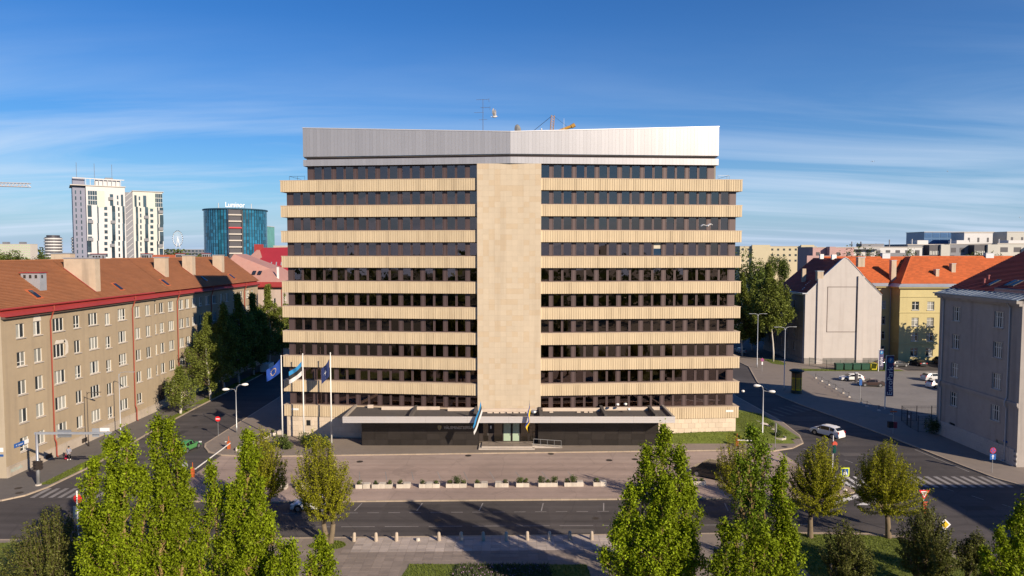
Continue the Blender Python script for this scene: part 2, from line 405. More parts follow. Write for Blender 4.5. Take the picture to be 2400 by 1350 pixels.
g = MB(); g.poly([(89.5, 153.2, .135), (120, 153.2, .135), (120, 172, .135), (89.5, 172, .135)]); structure('courtyard', g, m_asph)
# front pavement paved with small setts in front of the entrance
g = MB(); g.poly([(3.2, 91.0, .126), (29, 91.9, .126), (33.2, 91.8, .126), (33, 94.6, .126), (20.5, 94.0, .126), (3.2, 93.4, .126)]); structure('paved_apron', g, m_slab2)

# --- lawns: a soil-green sheet and blades of grass as ground cover
def blades(name, pts, n, hmin=.05, hmax=.16, wid=.035, m=None, parent=None, zf=None):
    P = np.array(pts)
    q = []
    x0, y0 = P.min(0); x1, y1 = P.max(0)
    while len(q) < n:
        c = NR.uniform((x0, y0), (x1, y1), (n, 2))
        inside = np.zeros(len(c), bool); j = len(P) - 1
        for i in range(len(P)):
            cond = ((P[i, 1] > c[:, 1]) != (P[j, 1] > c[:, 1])) & (c[:, 0] < (P[j, 0] - P[i, 0]) * (c[:, 1] - P[i, 1]) / (P[j, 1] - P[i, 1] + 1e-12) + P[i, 0])
            inside ^= cond; j = i
        q += list(c[inside])
    c = np.array(q[:n]); z = np.full(n, .13) if zf is None else np.array([zf(*p) for p in c])
    a = NR.uniform(0, 2 * np.pi, n); h = NR.uniform(hmin, hmax, n); tl = NR.normal(0, .4, (n, 2)) * h[:, None]
    dx = np.stack([np.cos(a), np.sin(a)], 1) * wid * (1 + h[:, None])
    b = np.column_stack([c, z]); v0 = b - np.column_stack([dx, np.zeros(n)]); v1 = b + np.column_stack([dx, np.zeros(n)])
    v2 = b + np.column_stack([tl, h])
    V = np.stack([v0, v1, v2], 1).reshape(-1, 3); F = np.arange(3 * n).reshape(-1, 3)
    o = bpy.data.objects.new(name, fast_mesh(name, V, F, m or m_blade)); COL.objects.link(o)
    o['kind'] = 'stuff'; o.parent = parent
    return o
def lawn(name, pts, n, z=.13, m=None, **k):
    g = MB(); g.poly([(x, y, z) for x, y in pts]); o = structure(name, g, m or m_grass)
    blades('grass', pts, n, parent=o, **k)
    return o
lawn('corner_lawn', [(26.5, 63.8), (25, 58), (24, 46), (39.6, 46), (39.4, 56), (38.6, 60), (36.8, 62.6), (33.8, 63.5)], 16000)
lawn('left_lawn', [(-55, 61.6), (-26, 62.3), (-22.5, 61.5), (-20, 56), (-20, 44), (-55, 44)], 9000)
lawn('tree_pit_lawn', [(-16.9 + 1.75 * math.cos(t * .5236) + rnd.uniform(-.1, .1), 61.3 + 1.0 * math.sin(t * .5236)) for t in range(12)], 900)
lawn('bed_lawn', [(-8.8, 57.5), (6.4, 57.4), (6.9, 49), (-10.2, 49)], 9000)
lawn('front_grass_strip', [(-54.6, 77.4), (-53.4, 77.8), (-53.0, 85), (-53.5, 95.5), (-54.9, 96)], 2500)
lawn('birch_grass_strip', [(-54.3, 103.5), (-54.55, 115.5), (-55.6, 116.3), (-55.7, 104)], 1200)
lawn('shaded_grass_strip', [(-54.75, 119.5), (-55.3, 168), (-57.2, 168), (-56.3, 119)], 2500)
lawn('verge_grass', [(65.5, 152.7), (88.5, 152.7), (88.5, 154.6), (65.5, 156)], 1500)
lawn('birch_verge', [(62.6, 163), (64.5, 160.8), (66, 163), (66, 170), (62.8, 170)], 700)
# sloping lawn right of the entrance pavilion, rising to the right wing
def hill(x, y):
    t = min(1, max(0, (y - 94.6) / 2.2)); e = min(1, max(0, (41.8 - x) / 6)); return .13 + 1.0 * t * e * (1 if x > 20 else 0)
HX = np.linspace(20.4, 41.6, 24); HY = np.linspace(94.5, 112, 22); g = MB()
for i in range(len(HX) - 1):
    for j in range(len(HY) - 1):
        lim = 41.7 - max(0, (97 - HY[j])) * .75
        if HX[i + 1] > lim: continue
        g.quad(*[(x, y, hill(x, y)) for x, y in ((HX[i], HY[j]), (HX[i + 1], HY[j]), (HX[i + 1], HY[j + 1]), (HX[i], HY[j + 1]))])
hl = structure('sloping_lawn', g, m_grass)
blades('grass', [(20.5, 94.6), (38, 94.6), (39.8, 97), (41, 99), (41, 111), (33.5, 111), (33.5, 97.4), (20.5, 97)], 9000, parent=hl, zf=hill)

# --- planted bed with pale purple flowers
m_herb = mat('bed_herbs', (0.075, 0.095, 0.035), 0.85, var=0.2, scale=1, islvar=0.4, trans=0.2)
m_flow = mat('purple_flowers', (0.26, 0.15, 0.27), 0.8, var=0.1, islvar=0.3)
bed = blades('flower_bed', [(-4.6, 57.0), (3.2, 57.0), (3.4, 49), (-5, 49)], 14000, .18, .5, .04, m_herb)
fb = blades('flower', [(-4.6, 57.0), (3.2, 57.0), (3.4, 54), (-5, 54)], 260, .06, .1, .05, m_flow, parent=bed, zf=lambda x, y: .5)

# --- painted markings, each its own sheet
def mark(name, pts, m, parent=road, z=.008):
    g = MB(); g.poly([(x, y, z) for x, y in pts]); return g.build(name, m, parent)
for i in range(12):
    x = -53.0 + i * 1.0
    mark('crossing_stripe', [(x, 73.7), (x + .5, 73.7), (x + .42, 76.7), (x - .08, 76.7)], m_paint_w)
for i in range(18):
    x = 38.9 + i * 1.07
    mark('crossing_stripe', [(x, 77.0), (x + .52, 77.0), (x + .45, 80.8), (x - .07, 80.8)], m_paint_w if i > 3 else m_paint)
for p in ([(33.5, 71.8), (34.6, 71.7), (39.2, 74.3), (38.3, 74.7)], [(36.8, 71.6), (37.9, 71.5), (41.6, 73.7), (40.8, 74.1)]): mark('crossing_stripe', p, m_paint)
for i in range(20):
    x = -28 + i * 2.17; y = 69.1 + (x + 28) * .016
    mark('lane_dash', [(x, y), (x + 1.2, y + .02), (x + 1.2, y + .12), (x, y + .1)], m_paint_w)
for i in range(15):
    x = -34 + i * 4.3; y = 65.5 + (x + 34) * .012
    mark('lane_dash', [(x, y), (x + 3.3, y + .04), (x + 3.3, y + .15), (x, y + .11)], m_paint_w)
for i in range(8):
    x = -23 + i * 6.5; mark('parking_line', [(x, 69.9), (x + .12, 69.9), (x + .42, 72.1), (x + .3, 72.1)], m_paint_w)
for i in range(13):
    x = -31.6 + i * 3.2; mark('parking_line', [(x, 82.6), (x + .11, 82.6), (x + .82, 79.5), (x + .7, 79.5)], m_paint_w, forecourt, .008)
m_asph_s = mat('lighter_asphalt', (0.345, 0.265, 0.225), 0.9, var=0.12, scale=0.8, bump=0.2, bscale=40, coords='World', stain=0.3, wear=0.2, crack=.12)
g = MB(); g.poly([(-38.2, 85.0, .0055), (36.2, 86.3, .0055), (36.0, 91.2, .0055), (-38.2, 89.8, .0055)]); g.build('asphalt_strip', m_asph_s, forecourt)
for i in range(9):
    a = Vector((40.0 + i * 1.55, 92.5 - i * 2.6)); b = a + Vector((.5, -1.2)); mark('lane_dash', [(a.x, a.y), (a.x + .13, a.y + .03), (b.x + .13, b.y + .03), (b.x, b.y)], m_paint_w)
mark('edge_line', [(55.0, 92), (56.1, 82.5), (56.25, 82.5), (55.15, 92)], m_paint_w)
for i in range(6): mark('crossing_stripe', [(42.9 + i * 1.5, 110 + i * 1.0), (43.6 + i * 1.5, 109.9 + i * 1.0), (42.9 + i * 1.5 - .6, 114.2 + i), (42.2 + i * 1.5 - .6, 114.3 + i)], m_paint_o)
# drain and manhole covers
m_iron = mat('cast_iron', (0.06, 0.05, 0.045), 0.6, metal=0.4, var=0.2, scale=6)
for x, y, z, p in [(-19.6, 86.6, .008, forecourt), (-5.8, 89.2, .008, forecourt), (5.2, 90.0, .008, forecourt), (12.6, 87.2, .008, forecourt), (16, 87.6, .008, forecourt)]:
    g = MB(); g.lathe([(.42, -.02), (.42, .012), (.36, .016), (.36, .008)], 16, (x, y, z)); g.build('manhole_cover', m_iron, p)
# --- paving slabs of the near pavement: rows of large pale slabs by the bollards, small ones behind
sl = MB(); sl.box(-.5, .5, -.5, .5, -.04, 0); slm = sl.mesh('slab', m_slab)
xs = np.arange(-13.6, 11.6, .84); cnt = 0
rest = MB()
for r in range(14):
    y = 62.75 - r * .62
    for i, x in enumerate(np.arange(-22.5, 14, .84)):
        if -19.2 < x < -14.7 and r < 4: continue
        if -9.4 < x < 7.2 and y < 58.1: continue
        yy = y + (x + 7) * .026 * (1 if r < 6 else .6); dz = rnd.uniform(-.008, .008)
        if r < 8 and -14.7 <= x and cnt < 290 and not (r >= 5):
            o = bpy.data.objects.new('slab', slm); COL.objects.link(o); o.parent = near_pave
            o.location = (x, yy, .135 + dz); o.scale = (.82, .6, 1); o.rotation_euler = (rnd.uniform(-.012, .012), rnd.uniform(-.012, .012), rnd.uniform(-.01, .01)); cnt += 1
        else:
            rest.box(x - .41, x + .41, yy - .3, yy + .3, .10, .133 + dz)
o = rest.build('slab', m_slab2, near_pave); o['kind'] = 'stuff'

m_tar = mat('tar_patch', (0.038, 0.034, 0.034), 0.8, var=0.2, scale=1.2, coords='World')
m_tarl = mat('grey_patch', (0.095, 0.084, 0.080), 0.9, var=0.2, scale=1.2, coords='World')
for i, (x, y, w, d, m) in enumerate(((-11, 70.6, 3.4, 1.1, m_tar), (2.5, 64.3, 5.5, .9, m_tarl), (-27, 66.8, 2.4, 1.6, m_tarl), (12, 70.9, 2.2, .8, m_tar), (44, 89, 2.6, 1.4, m_tarl), (47.5, 70, 3.2, 1.3, m_tar), (-47.5, 84, 1.4, 4.2, m_tarl), (-50, 97, 1.2, 5.0, m_tar), (-45.5, 70.5, 4.0, 1.2, m_tarl), (48, 104, 1.4, 3.6, m_tar))):
    mark('asphalt_patch', [(x, y), (x + w, y + .05), (x + w - .05, y + d), (x + .04, y + d - .03)], m, z=.004)
for x, y in ((-7.5, 67.4), (8.5, 67.9), (-31, 67.2), (30.6, 68.0), (43.5, 83.5), (-46.5, 80.2), (-48.8, 104), (46.0, 110)):
    g = MB(); g.lathe([(.36, -.02), (.36, .012), (.30, .014), (.30, .009)], 16, (x, y, 0)); g.build('manhole_cover', m_iron, road)
for x, y in ((-56.2, 76.4), (-55.0, 74.9), (37.6, 92.9), (36.9, 95.2)):
    g = MB(); g.lathe([(.40, .1), (.40, .130), (.33, .134), (.33, .128)], 16, (x, y, 0)); g.build('manhole_cover', m_iron, road)
# ------------------------------------------------------------------ ministry building
m_stone = mat('ribbed_stone', (0.53, 0.425, 0.285), 0.85, var=0.07, scale=0.7, coords='World', islvar=0.05, streak=0.36, streak_col=(0.20, 0.145, 0.09))
m_cope = mat('stone_coping', (0.50, 0.39, 0.28), 0.8, var=0.12, scale=1.5, coords='World', stain=0.35)
m_dolo = mat('dolomite_panel', (0.475, 0.395, 0.295), 0.8, var=0.06, scale=1.0, coords='World', objvar=0.045, alt=(0.485, 0.385, 0.27), altfac=0.25, streak=.22, streak_col=(.26, .20, .14))
m_dolo_b = mat('dolomite_base', (0.54, 0.45, 0.35), 0.8, var=0.08, scale=1.0, coords='World', objvar=0.08, islvar=0.08)
m_alu = mat('fascia_metal', (0.405, 0.395, 0.41), 0.46, metal=0.5, var=0.03, scale=0.6, coords='World', objvar=0.05)
m_alu_w = mat('fascia_trim', (0.66, 0.63, 0.62), 0.45, metal=0.5, var=0.04)
m_mull = mat('brown_mullion', (0.092, 0.062, 0.062), 0.5, metal=0.25, var=0.06, scale=2, objvar=0.06)
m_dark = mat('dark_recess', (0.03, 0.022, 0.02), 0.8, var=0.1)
m_glassb = glass_mat('bronze_glass', (0.56, 0.50, 0.42), (0.56, 0.43, 0.43), 0.20, 0.015, wob=0.05)
m_inner = mat('office_wall', (0.22, 0.20, 0.17), 0.9, var=0.1, scale=.7, coords='World')
m_part = mat('office_partition', (0.56, 0.60, 0.30), 0.9, var=0.05, islvar=0.3)
m_blind = mat('roller_blind', (.46, .42, .34), .9, objvar=.3)
m_floor = mat('office_floor', (0.12, 0.09, 0.07), 0.7)
m_felt = mat('roofing_felt', (0.075, 0.066, 0.062), 0.92, var=0.2, scale=0.8, bump=0.3, coords='World', stain=0.5)
m_black = mat('black_granite', (0.022, 0.019, 0.018), 0.28, var=0.25, scale=2.0, objvar=0.25, coords='World', spec=0.55)
m_white = mat('white_paint', (0.72, 0.71, 0.69), 0.5, var=0.06, scale=3)
m_steel = mat('galvanised_steel', (0.42, 0.43, 0.45), 0.45, metal=0.7, var=0.1, scale=4)

MROOT = Vector((0, 95, 0))
bld = thing('office_building', 'long ten storey office building with beige stone bands, bronze windows and silver roof fascia', 'building', MROOT)
FO = Vector((-0.24, 94.85, 0))
WL = Vector((-33, 3.55, 0)).normalized(); WR = Vector((32.84, 2.35, 0)).normalized()
# frames whose local x runs to the right as seen from the street and -y points to the street
def wing_frame(side):
    """local x: distance from the fold outward; for the left wing x runs negative"""
    u = WR if side > 0 else -WL
    return frame((FO.x, FO.y, 0), u)
TL, TR = wing_frame(-1), wing_frame(1)
ZT = [37.2 - 3.6 * i for i in range(10)]           # tops of the ten stone bands
BH = 1.66
cfg = {-1: dict(T=TL, o=33.15, i=4.2, wi=4.62, wo=32.45, pf=29.65, wt=29.3), 1: dict(T=TR, o=32.95, i=3.92, wi=4.28, wo=32.25, pf=29.4, wt=29.0)}
PITCH = 3.22
for sgn, c in cfg.items():
    T = c['T']; X = lambda s_: sgn * s_
    def bx(mb, s0, s1, y0, y1, z0, z1):
        a, b = sorted((X(s0), X(s1))); mb.box(a, b, y0, y1, z0, z1)
    for zi, zt in enumerate(ZT):
        mb = MB(T)
        n = round((c['o'] - c['i']) / .335); st = (c['o'] - c['i']) / n
        bx(mb, c['i'] + .01, c['o'] - .02, .03, .5, zt - BH + .02, zt - .06)
        for k in range(n):                            # stone ribs with recessed joints
            bx(mb, c['i'] + k * st + .026, c['i'] + (k + 1) * st - .026, -.03 + (k % 2) * .005, .06, zt - BH, zt - .09)
        for k in range(40):                           # ribbed return at the outer end, running back along the flank
            y0 = .07 + k * .335
            bx(mb, c['o'] - .05, c['o'] + .012, y0 + .022, y0 + .313, zt - BH, zt - .09)
        bx(mb, c['o'] - .45, c['o'] - .02, .5, 13.5, zt - BH + .02, zt - .06)
        mb.build('stone_band', m_stone, bld)
        mb = MB(T); bx(mb, c['i'] - .03, c['o'] + .05, -.05, .62, zt - .088, zt); bx(mb, c['o'] - .5, c['o'] + .05, .62, 13.5, zt - .088, zt)
        mb.build('coping', m_cope, bld)
        mb = MB(T); bx(mb, c['i'] + .1, c['o'] - .5, .52, 9, zt - BH - .05 + .1, zt - .14); mb.build('floor_slab', m_floor, bld)
    # windows: one bay = frame with a centre mullion and two panes
    rows = [(39.15, 37.2, c['wt'])] + [(ZT[i] - BH, ZT[i + 1], c['wo']) for i in range(9)]
    y = .62
    fm = {}
    for ri, (zt, zb, wo) in enumerate(rows):
        H = zt - zb
        def bay_mesh(kind, H):
            key = (kind, round(H, 3))
            if key in fm: return fm[key]
            b = MB()
            if kind == 'bay':
                w = PITCH
                for a0, a1 in ((0, .20), (.24, .335), (w - .335, w - .24), (w - .20, w), (w / 2 - .15, w / 2 - .03), (w / 2 + .03, w / 2 + .15)): b.box(a0, a1, -.06, .10, .03, H - .03)
                b.box(.0, w, -.01, .08, .03, .11); b.box(0, w, -.01, .08, H - .11, H - .03); b.box(w / 2 - .1, w / 2 + .1, -.02, .08, .03, H - .03)
                b.box(.0, .34, 0, .1, .03, H - .03); b.box(w - .34, w, 0, .1, .03, H - .03)
            else:
                w = 1.48 - .34 + .04
                b.box(-.04, .03, -.05, .1, .03, H - .03); b.box(0, w, -.01, .08, .03, .11); b.box(0, w, -.01, .08, H - .11, H - .03)
            me = b.mesh('window', m_mull)
            g = MB(); pw = (PITCH / 2 - .15 - .335) if kind == 'bay' else 1.14
            g.box(0, pw, .02, .035, .11, H - .11); gm = g.mesh('pane', m_glassb)
            fm[key] = (me, gm, pw); return fm[key]
        s0 = c['wi'] + 1.48
        nb = 8 if ri else 7
        joined = MB(T)
        for k in range(-1, nb):
            kind = 'bay' if k >= 0 else 'end'
            me, gm, pw = bay_mesh(kind, H)
            s = s0 + k * PITCH if k >= 0 else c['wi'] + .02
            lx = X(s) if sgn > 0 else X(s + (PITCH if k >= 0 else 1.16))
            o = inst('window', me, bld, T @ Matrix.Translation((lx, y, zb)))
            for px in ((.335, PITCH / 2 + .15) if k >= 0 else ((.03,) if sgn > 0 else (0.0,))):
                if ri == 9: joined.box(lx + px, lx + px + pw, y + .02, y + .035, zb + .11, zt - .11)
                else:
                    p = bpy.data.objects.new('pane', gm); COL.objects.link(p); p.parent = o; p.location = (px, 0, 0); p.rotation_euler = (R(rnd.gauss(0, .35)), 0, R(rnd.gauss(0, .35)))
                    if ri == 3 and sgn > 0 and k == 4 and px > 1: p.rotation_euler = (R(-4.5), 0, R(1.5))
                    if rnd.random() < .12:
                        hb = (H - .25) * rnd.choice((.3, .45, .9)); q = MB(); q.box(.05, pw - .05, .1, .13, H - .13 - hb, H - .13); q = q.build('blind', m_blind, None); q.parent = o; q.location = (px, 0, 0)
        if ri == 9: joined.build('pane', m_glassb, bld, kind='stuff')
        mb = MB(T); bx(mb, c['wi'] + 1.2, c['wi'] + 1.475, y - .06, y + .12, zb + .03, zt - .03); mb.build('mullion', m_mull, bld)
        # outermost pier beside the last bay
        mb = MB(T); e = s0 + nb * PITCH
        bx(mb, e, max(wo, e + .3), y - .06, y + .12, zb + .003, zt - .003)
        for k in range(12):
            bx(mb, wo - .12, wo, y + .16 + k * 1.05, y + 1.1 + k * 1.05, zb + .003, zt - .003)
        mb.build('corner_pier', m_mull, bld)
        # partitions and back wall behind the glass
        if sgn < 0 or True:
            mb = MB(T)
            for k in range(nb + 1):
                if rnd.random() < (.85 if sgn < 0 else .5): bx(mb, s0 + k * PITCH - .07, s0 + k * PITCH + .07, y + .25, y + 4.2, zb, zt)
            mb.build('partition', m_part, bld)
        mb = MB(T); bx(mb, c['wi'], wo - .3, y + 4.3, y + 4.5, zb, zt); mb.build('inner_wall', m_inner, bld)
    # silver fascias: standing-seam panels, each its own part
    nP = 58
    st = c['pf'] / nP
    for nm, z0, z1t, z1e in (('fascia_panel', 40.48, 43.45, 44.5), ('lower_fascia_panel', 39.17, 40.07, 40.05)):
        for k in range(nP):
            a, b = k * st, (k + 1) * st
            za = z1t + (z1e - z1t) * a / c['pf']; zb_ = z1t + (z1e - z1t) * b / c['pf']
            if nm == 'lower_fascia_panel': za = zb_ = 40.06
            mb = MB(T); A, B = X(a + .005), X(b - .005)
            if sgn < 0: A, B = B, A; za, zb_ = zb_, za
            yj = rnd.uniform(-.007, .007)
            mb.add([(A, -.05 + yj, z0), (B, -.05 + yj, z0), (B, .1, z0), (A, .1, z0), (A, -.05 + yj, za), (B, -.05 + yj, zb_), (B, .1, zb_), (A, .1, za)],
                   [(0, 3, 2, 1), (4, 5, 6, 7), (0, 1, 5, 4), (1, 2, 6, 5), (2, 3, 7, 6), (3, 0, 4, 7)])
            mb.build(nm, m_alu, bld)
    mb = MB(T)   # coping along the sloping parapet, and flank returns
    A, B = X(0), X(c['pf'] + .04)
    mb.add([(A, -.1, 43.45), (B, -.1, 44.5), (B, .35, 44.5), (A, .35, 43.45), (A, -.1, 43.57), (B, -.1, 44.62), (B, .35, 44.62), (A, .35, 43.57)],
           [(0, 3, 2, 1), (4, 5, 6, 7), (0, 1, 5, 4), (1, 2, 6, 5), (2, 3, 7, 6), (3, 0, 4, 7)])
    mb.build('parapet_coping', m_alu_w, bld)
    mb = MB(T); bx(mb, c['pf'] - .03, c['pf'] + .02, .1, 13, 40.48, 44.5); bx(mb, c['pf'] - .03, c['pf'] + .02, .1, 13, 39.17, 40.05); mb.build('flank_fascia', m_alu, bld)
    mb = MB(T); bx(mb, 0, c['pf'] - .4, .3, .6, 40.06, 40.5)
    for k in range(14): bx(mb, .3 + k * 2.05, .36 + k * 2.05, .24, .3, 40.06, 40.5)
    mb.build('clerestory', m_mull, bld)
    mb = MB(T); bx(mb, 0, c['pf'] - .1, .1, 13, 40.3, 40.44); bx(mb, 0, c['pf'] - .1, .11, 13, 39.2, 39.3); mb.build('roof_slab', m_felt, bld)
    mb = MB(T); bx(mb, c['wi'], c['o'] - .6, 8.9, 9.3, 0, 40.3); bx(mb, c['o'] - .7, c['o'] - .5, 9, 13.5, 0, 36); mb.build('core_wall', m_inner, bld)
    mb = MB(T); bx(mb, c['pf'] - .3, c['o'] - .3, .5, 13.4, 36.9, 37.15); mb.build('terrace', m_felt, bld)
    # ground floor wall of pale stone blocks below the lowest band
    mb = MB(T); bx(mb, 3.0, c['o'] - .35, .16, .5, -.2, ZT[9] - BH); bx(mb, c['o'] - .75, c['o'] - .36, .5, 13.4, -.2, ZT[9] - BH); mb.build('base_wall', m_dolo_b, bld)
    bw = MB(); bw.box(-.49, .49, -.02, .02, -.36, .36); bm_ = bw.mesh('stone_block', m_dolo_b)
    s_from = 19.6
    for r in range(4):
        s = s_from + (r % 2) * .5
        while s + 1.0 < c['o'] - .34:
            if not (sgn < 0 and r == 2 and 29.2 < s + .5 < 30.9):
                inst('stone_block', bm_, bld, T @ Matrix.Translation((X(s + .5), .14, .58 + r * .74)))
            s += 1.0
    # terrace railing beside the set-back top storey
    mb = MB(T); rs = (c['pf'] + .2, c['pf'] + 1.3, c['o'] - 1.0) if sgn < 0 else (c['pf'] + .3, c['pf'] + 1.6, c['o'] - 1.6)
    for s in rs: mb.tube([(X(s), .9, 37.2), (X(s), .9, 37.85)], .022, 5)
    mb.tube([(X(rs[0]), .9, 37.85), (X(rs[-1]), .9, 37.85)], .022, 5); mb.tube([(X(rs[-1]), .9, 37.85), (X(rs[-1]), 5, 37.85)], .022, 5)
    mb.build('railing', mat('dark_railing', (.06, .07, .09), .5, metal=.5) if sgn < 0 else m_steel, bld)
# small window and its shutters in the left base wall
mb = MB(TL); mb.box(-29.85, -29.25, .1, .13, 1.75, 2.55); mb.build('base_window', mat('dark_glass', (.02, .022, .025), .08, spec=.7), bld)
mb = MB(TL); mb.box(-30.25, -29.88, .08, .13, 1.75, 2.55); mb.box(-29.22, -28.85, .08, .13, 1.75, 2.55); mb.build('shutter', m_dolo_b, bld)
# house number plates on the lowest band
for T_, x in ((TL, -31.5), (TR, 31.6)):
    mb = MB(T_); mb.box(x - .55, x + .55, -.05, -.014, 4.0, 4.28); mb.build('name_plate', m_white, bld)

# tower of dolomite panels
TX0, TX1, TY = -4.83, 4.02, 95.05
mb = MB(); mb.box(TX0 + .03, TX1 - .03, TY + .06, TY + 8, -.1, 39.17); mb.build('tower_wall', m_dolo, bld)
pc = MB(); pw, ph = .8, .8
ncol = 11; pw = (TX1 - TX0) / ncol; nrow = 46; ph = (39.16 - 4.6) / nrow
pc.box(-pw / 2 + .004, pw / 2 - .004, -.05, .02, -ph / 2 + .003, ph / 2 - .003); pcm = pc.mesh('tower_panel', m_dolo)
rest = MB(); cnt = 0
order = [(r, k) for r in range(nrow) for k in range(ncol)]
for r, k in order:
    z = 39.16 - (r + .5) * ph; x = TX0 + (k + .5) * pw; yj = TY + rnd.uniform(-.006, .006)
    if cnt < 298 : inst('tower_panel', pcm, bld, Matrix.Translation((x, yj, z))); cnt += 1
    else: rest.box(x - pw / 2 + .004, x + pw / 2 - .004, yj - .05, yj + .02, z - ph / 2 + .003, z + ph / 2 - .003)
rest.build('tower_panel', mat('dolomite_panel_low', (0.475, 0.395, 0.295), 0.8, var=0.06, scale=1.0, coords='World', islvar=0.045, alt=(0.485, 0.385, 0.27), altfac=0.25, hueisl=1, streak=.22, streak_col=(.26, .20, .14)), bld, kind='stuff')
for x0, x1 in ((TX0 - .02, TX0 + .03), (TX1 - .03, TX1 + .02)):
    mb = MB(); mb.box(x0, x1, TY - .03, TY + 1.2, 0, 39.16); mb.build('tower_edge', m_dolo_b, bld)

# ------------------------------------------------------------------ entrance pavilion with its canopy (part of the building)
CX0, CX1, CY = -22.6, 21.75, 90.0
mb = MB(); mb.box(CX0 + .1, CX1 - .1, CY + .1, 97.2, 4.25, 4.72); mb.box(CX0 + .2, -17, 97.2, 97.6, 4.25, 4.72); mb.build('canopy_roof', m_felt, bld)
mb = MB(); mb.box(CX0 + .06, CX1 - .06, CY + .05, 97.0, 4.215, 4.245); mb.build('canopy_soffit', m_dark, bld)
for i in range(8):
    a = CX0 + i * (CX1 - CX0) / 8; b = CX0 + (i + 1) * (CX1 - CX0) / 8
    mb = MB(); mb.box(a + .006, b - .006, CY - .02, CY + .1, 4.2, 4.52); mb.box(a + .006, b - .006, CY - .045, CY + .1, 4.53, 4.80); mb.box(a + .006, b - .006, CY - .065, CY + .16, 4.81, 5.04)
    mb.build('canopy_fascia', m_alu_w, bld)
for x0, x1 in ((CX0, CX0 + .3), (CX1 - .3, CX1)):
    mb = MB(); mb.box(x0, x1, CY + .17, 97.3, 4.2, 5.03); mb.build('canopy_side', mat('canopy_side_stone', (.30, .26, .22), .85, var=.2, scale=2, coords='World', stain=.4), bld)
mb = MB(); mb.box(CX0 + .31, CX1 - .31, CY + .17, CY + .45, 4.72, 4.98); mb.build('roof_kerb', m_felt, bld)
for x in (-13.6, -5.0, 3.9, 12.6, 19.4):
    mb = MB(); mb.box(x - .2, x + .2, CY + .46, 96.0, 4.72, 5.22); mb.build('roof_beam', m_felt, bld)
m_flash = mat('parapet_flash', (0.52, 0.43, 0.35), 0.8, var=.15, scale=1.5, coords='World', stain=.45)
for x0, x1, y0 in ((-20.6, -19.8, 96.3), (-18.4, -10.2, 95.2), (-9.0, -.3 - 4.9, 94.5), (-4.7, 3.5, 94.0), (4.3, 12.3, 94.4), (12.9, 19.1, 94.9), (19.7, 20.8, 95.1)):
    mb = MB(); mb.box(x0, x1, y0, y0 + .25, 4.73, 5.18); mb.build('wall_upstand', m_flash, bld)
mb = MB()
for x in np.arange(-3.4, 2.6, .9): mb.box(x, x + .7, 93.2, 93.5, 4.73, 4.95)
for x in (5.2, 9.0, 10.0, 10.7): mb.box(x, x + .5, 93.5, 93.75, 4.73, 4.88)
mb.build('roof_ballast', m_flash, bld)
mb = MB(); mb.lathe([(.0, -.0), (.42, .05), (.45, .3), (.3, .5), (.0, .56)], 12, (3.0, 92.9, 4.75)); mb.build('roof_vent', m_steel, bld, smooth=True)
# black granite walls in separate panels
for X0, X1 in ((-20.83, -4.62), (3.62, 20.31)):
    mb = MB(); mb.box(X0 + .03, X1 - .03, 93.64, 94.6, -.02, 4.2); mb.build('pavilion_wall', m_dark, bld)
    n = 9; w = (X1 - X0) / n
    g = MB(); g.box(-w / 2 + .01, w / 2 - .01, -.03, .03, -.405, .405); gme = g.mesh('granite_panel', m_black)
    for r in range(5):
        for k in range(n): inst('granite_panel', gme, bld, Matrix.Translation((X0 + (k + .5) * w, 93.6 + rnd.uniform(-.003, .003), .53 + r * .82)))
mb = MB(); mb.box(-20.86, -20.8, 93.6, 97.5, 0, 4.2); mb.box(20.28, 20.34, 93.6, 96.4, 0, 4.2); mb.build('pavilion_flank', m_black, bld)
# glazed lobby
m_lobby = glass_mat('lobby_glass', (.5, .46, .40), (.75, .72, .66), .10, .02)
mb = MB(); mb.box(-4.6, 3.6, 97.5, 97.7, 0, 4.2); mb.box(-4.6, 3.6, 94.3, 97.5, .40, .45); mb.build('lobby_inside', mat('lobby_wall', (.16, .13, .10), .8), bld)
for i, (a, b, h) in enumerate(((-4.1, -3.25, 2.75), (-2.55, -1.3, 3.0), (-1.25, -.1, 3.0), (.02, 1.1, 3.0), (1.2, 2.3, 3.0), (2.35, 3.3, 3.0))):
    mb = MB(); z = .45
    mb.box(a, a + .07, 94.3, 94.4, z, z + h); mb.box(b - .07, b, 94.3, 94.4, z, z + h); mb.box(a + .07, b - .07, 94.3, 94.4, z + h - .08, z + h); mb.box(a + .07, b - .07, 94.3, 94.4, z, z + .1)
    d = mb.build('lobby_door' if i in (0, 2, 3) else 'lobby_window', m_dark, bld)
    g = MB(); g.box(a + .07, b - .07, 94.34, 94.36, z + .1, z + h - .08)
    gg = g.build('pane', m_lobby if i not in (2, 3) else mat('frosted_glass', (.34, .44, .34), .25, var=.06, scale=.8, coords='World', spec=.6), None)
    gg.parent = d
    if i in (0, 2, 3):
        h_ = MB(); h_.box(b - .13, b - .09, 94.25, 94.29, z + .9, z + 1.3); hh = h_.build('handle', m_steel, None); hh.parent = d
mb = MB(); mb.box(-4.6, 3.6, 94.32, 94.5, 3.46, 4.2); mb.box(-4.6, -4.1, 94.32, 94.5, .1, 3.46); mb.box(3.3, 3.6, 94.32, 94.5, .1, 3.46); mb.box(-3.25, -2.55, 94.32, 94.5, .45, 3.46); mb.build('lobby_frame', m_dark, bld)
g = MB(); g.box(-3.05, -2.85, 94.27, 94.31, 2.3, 2.7); g.build('notice', m_white, bld)
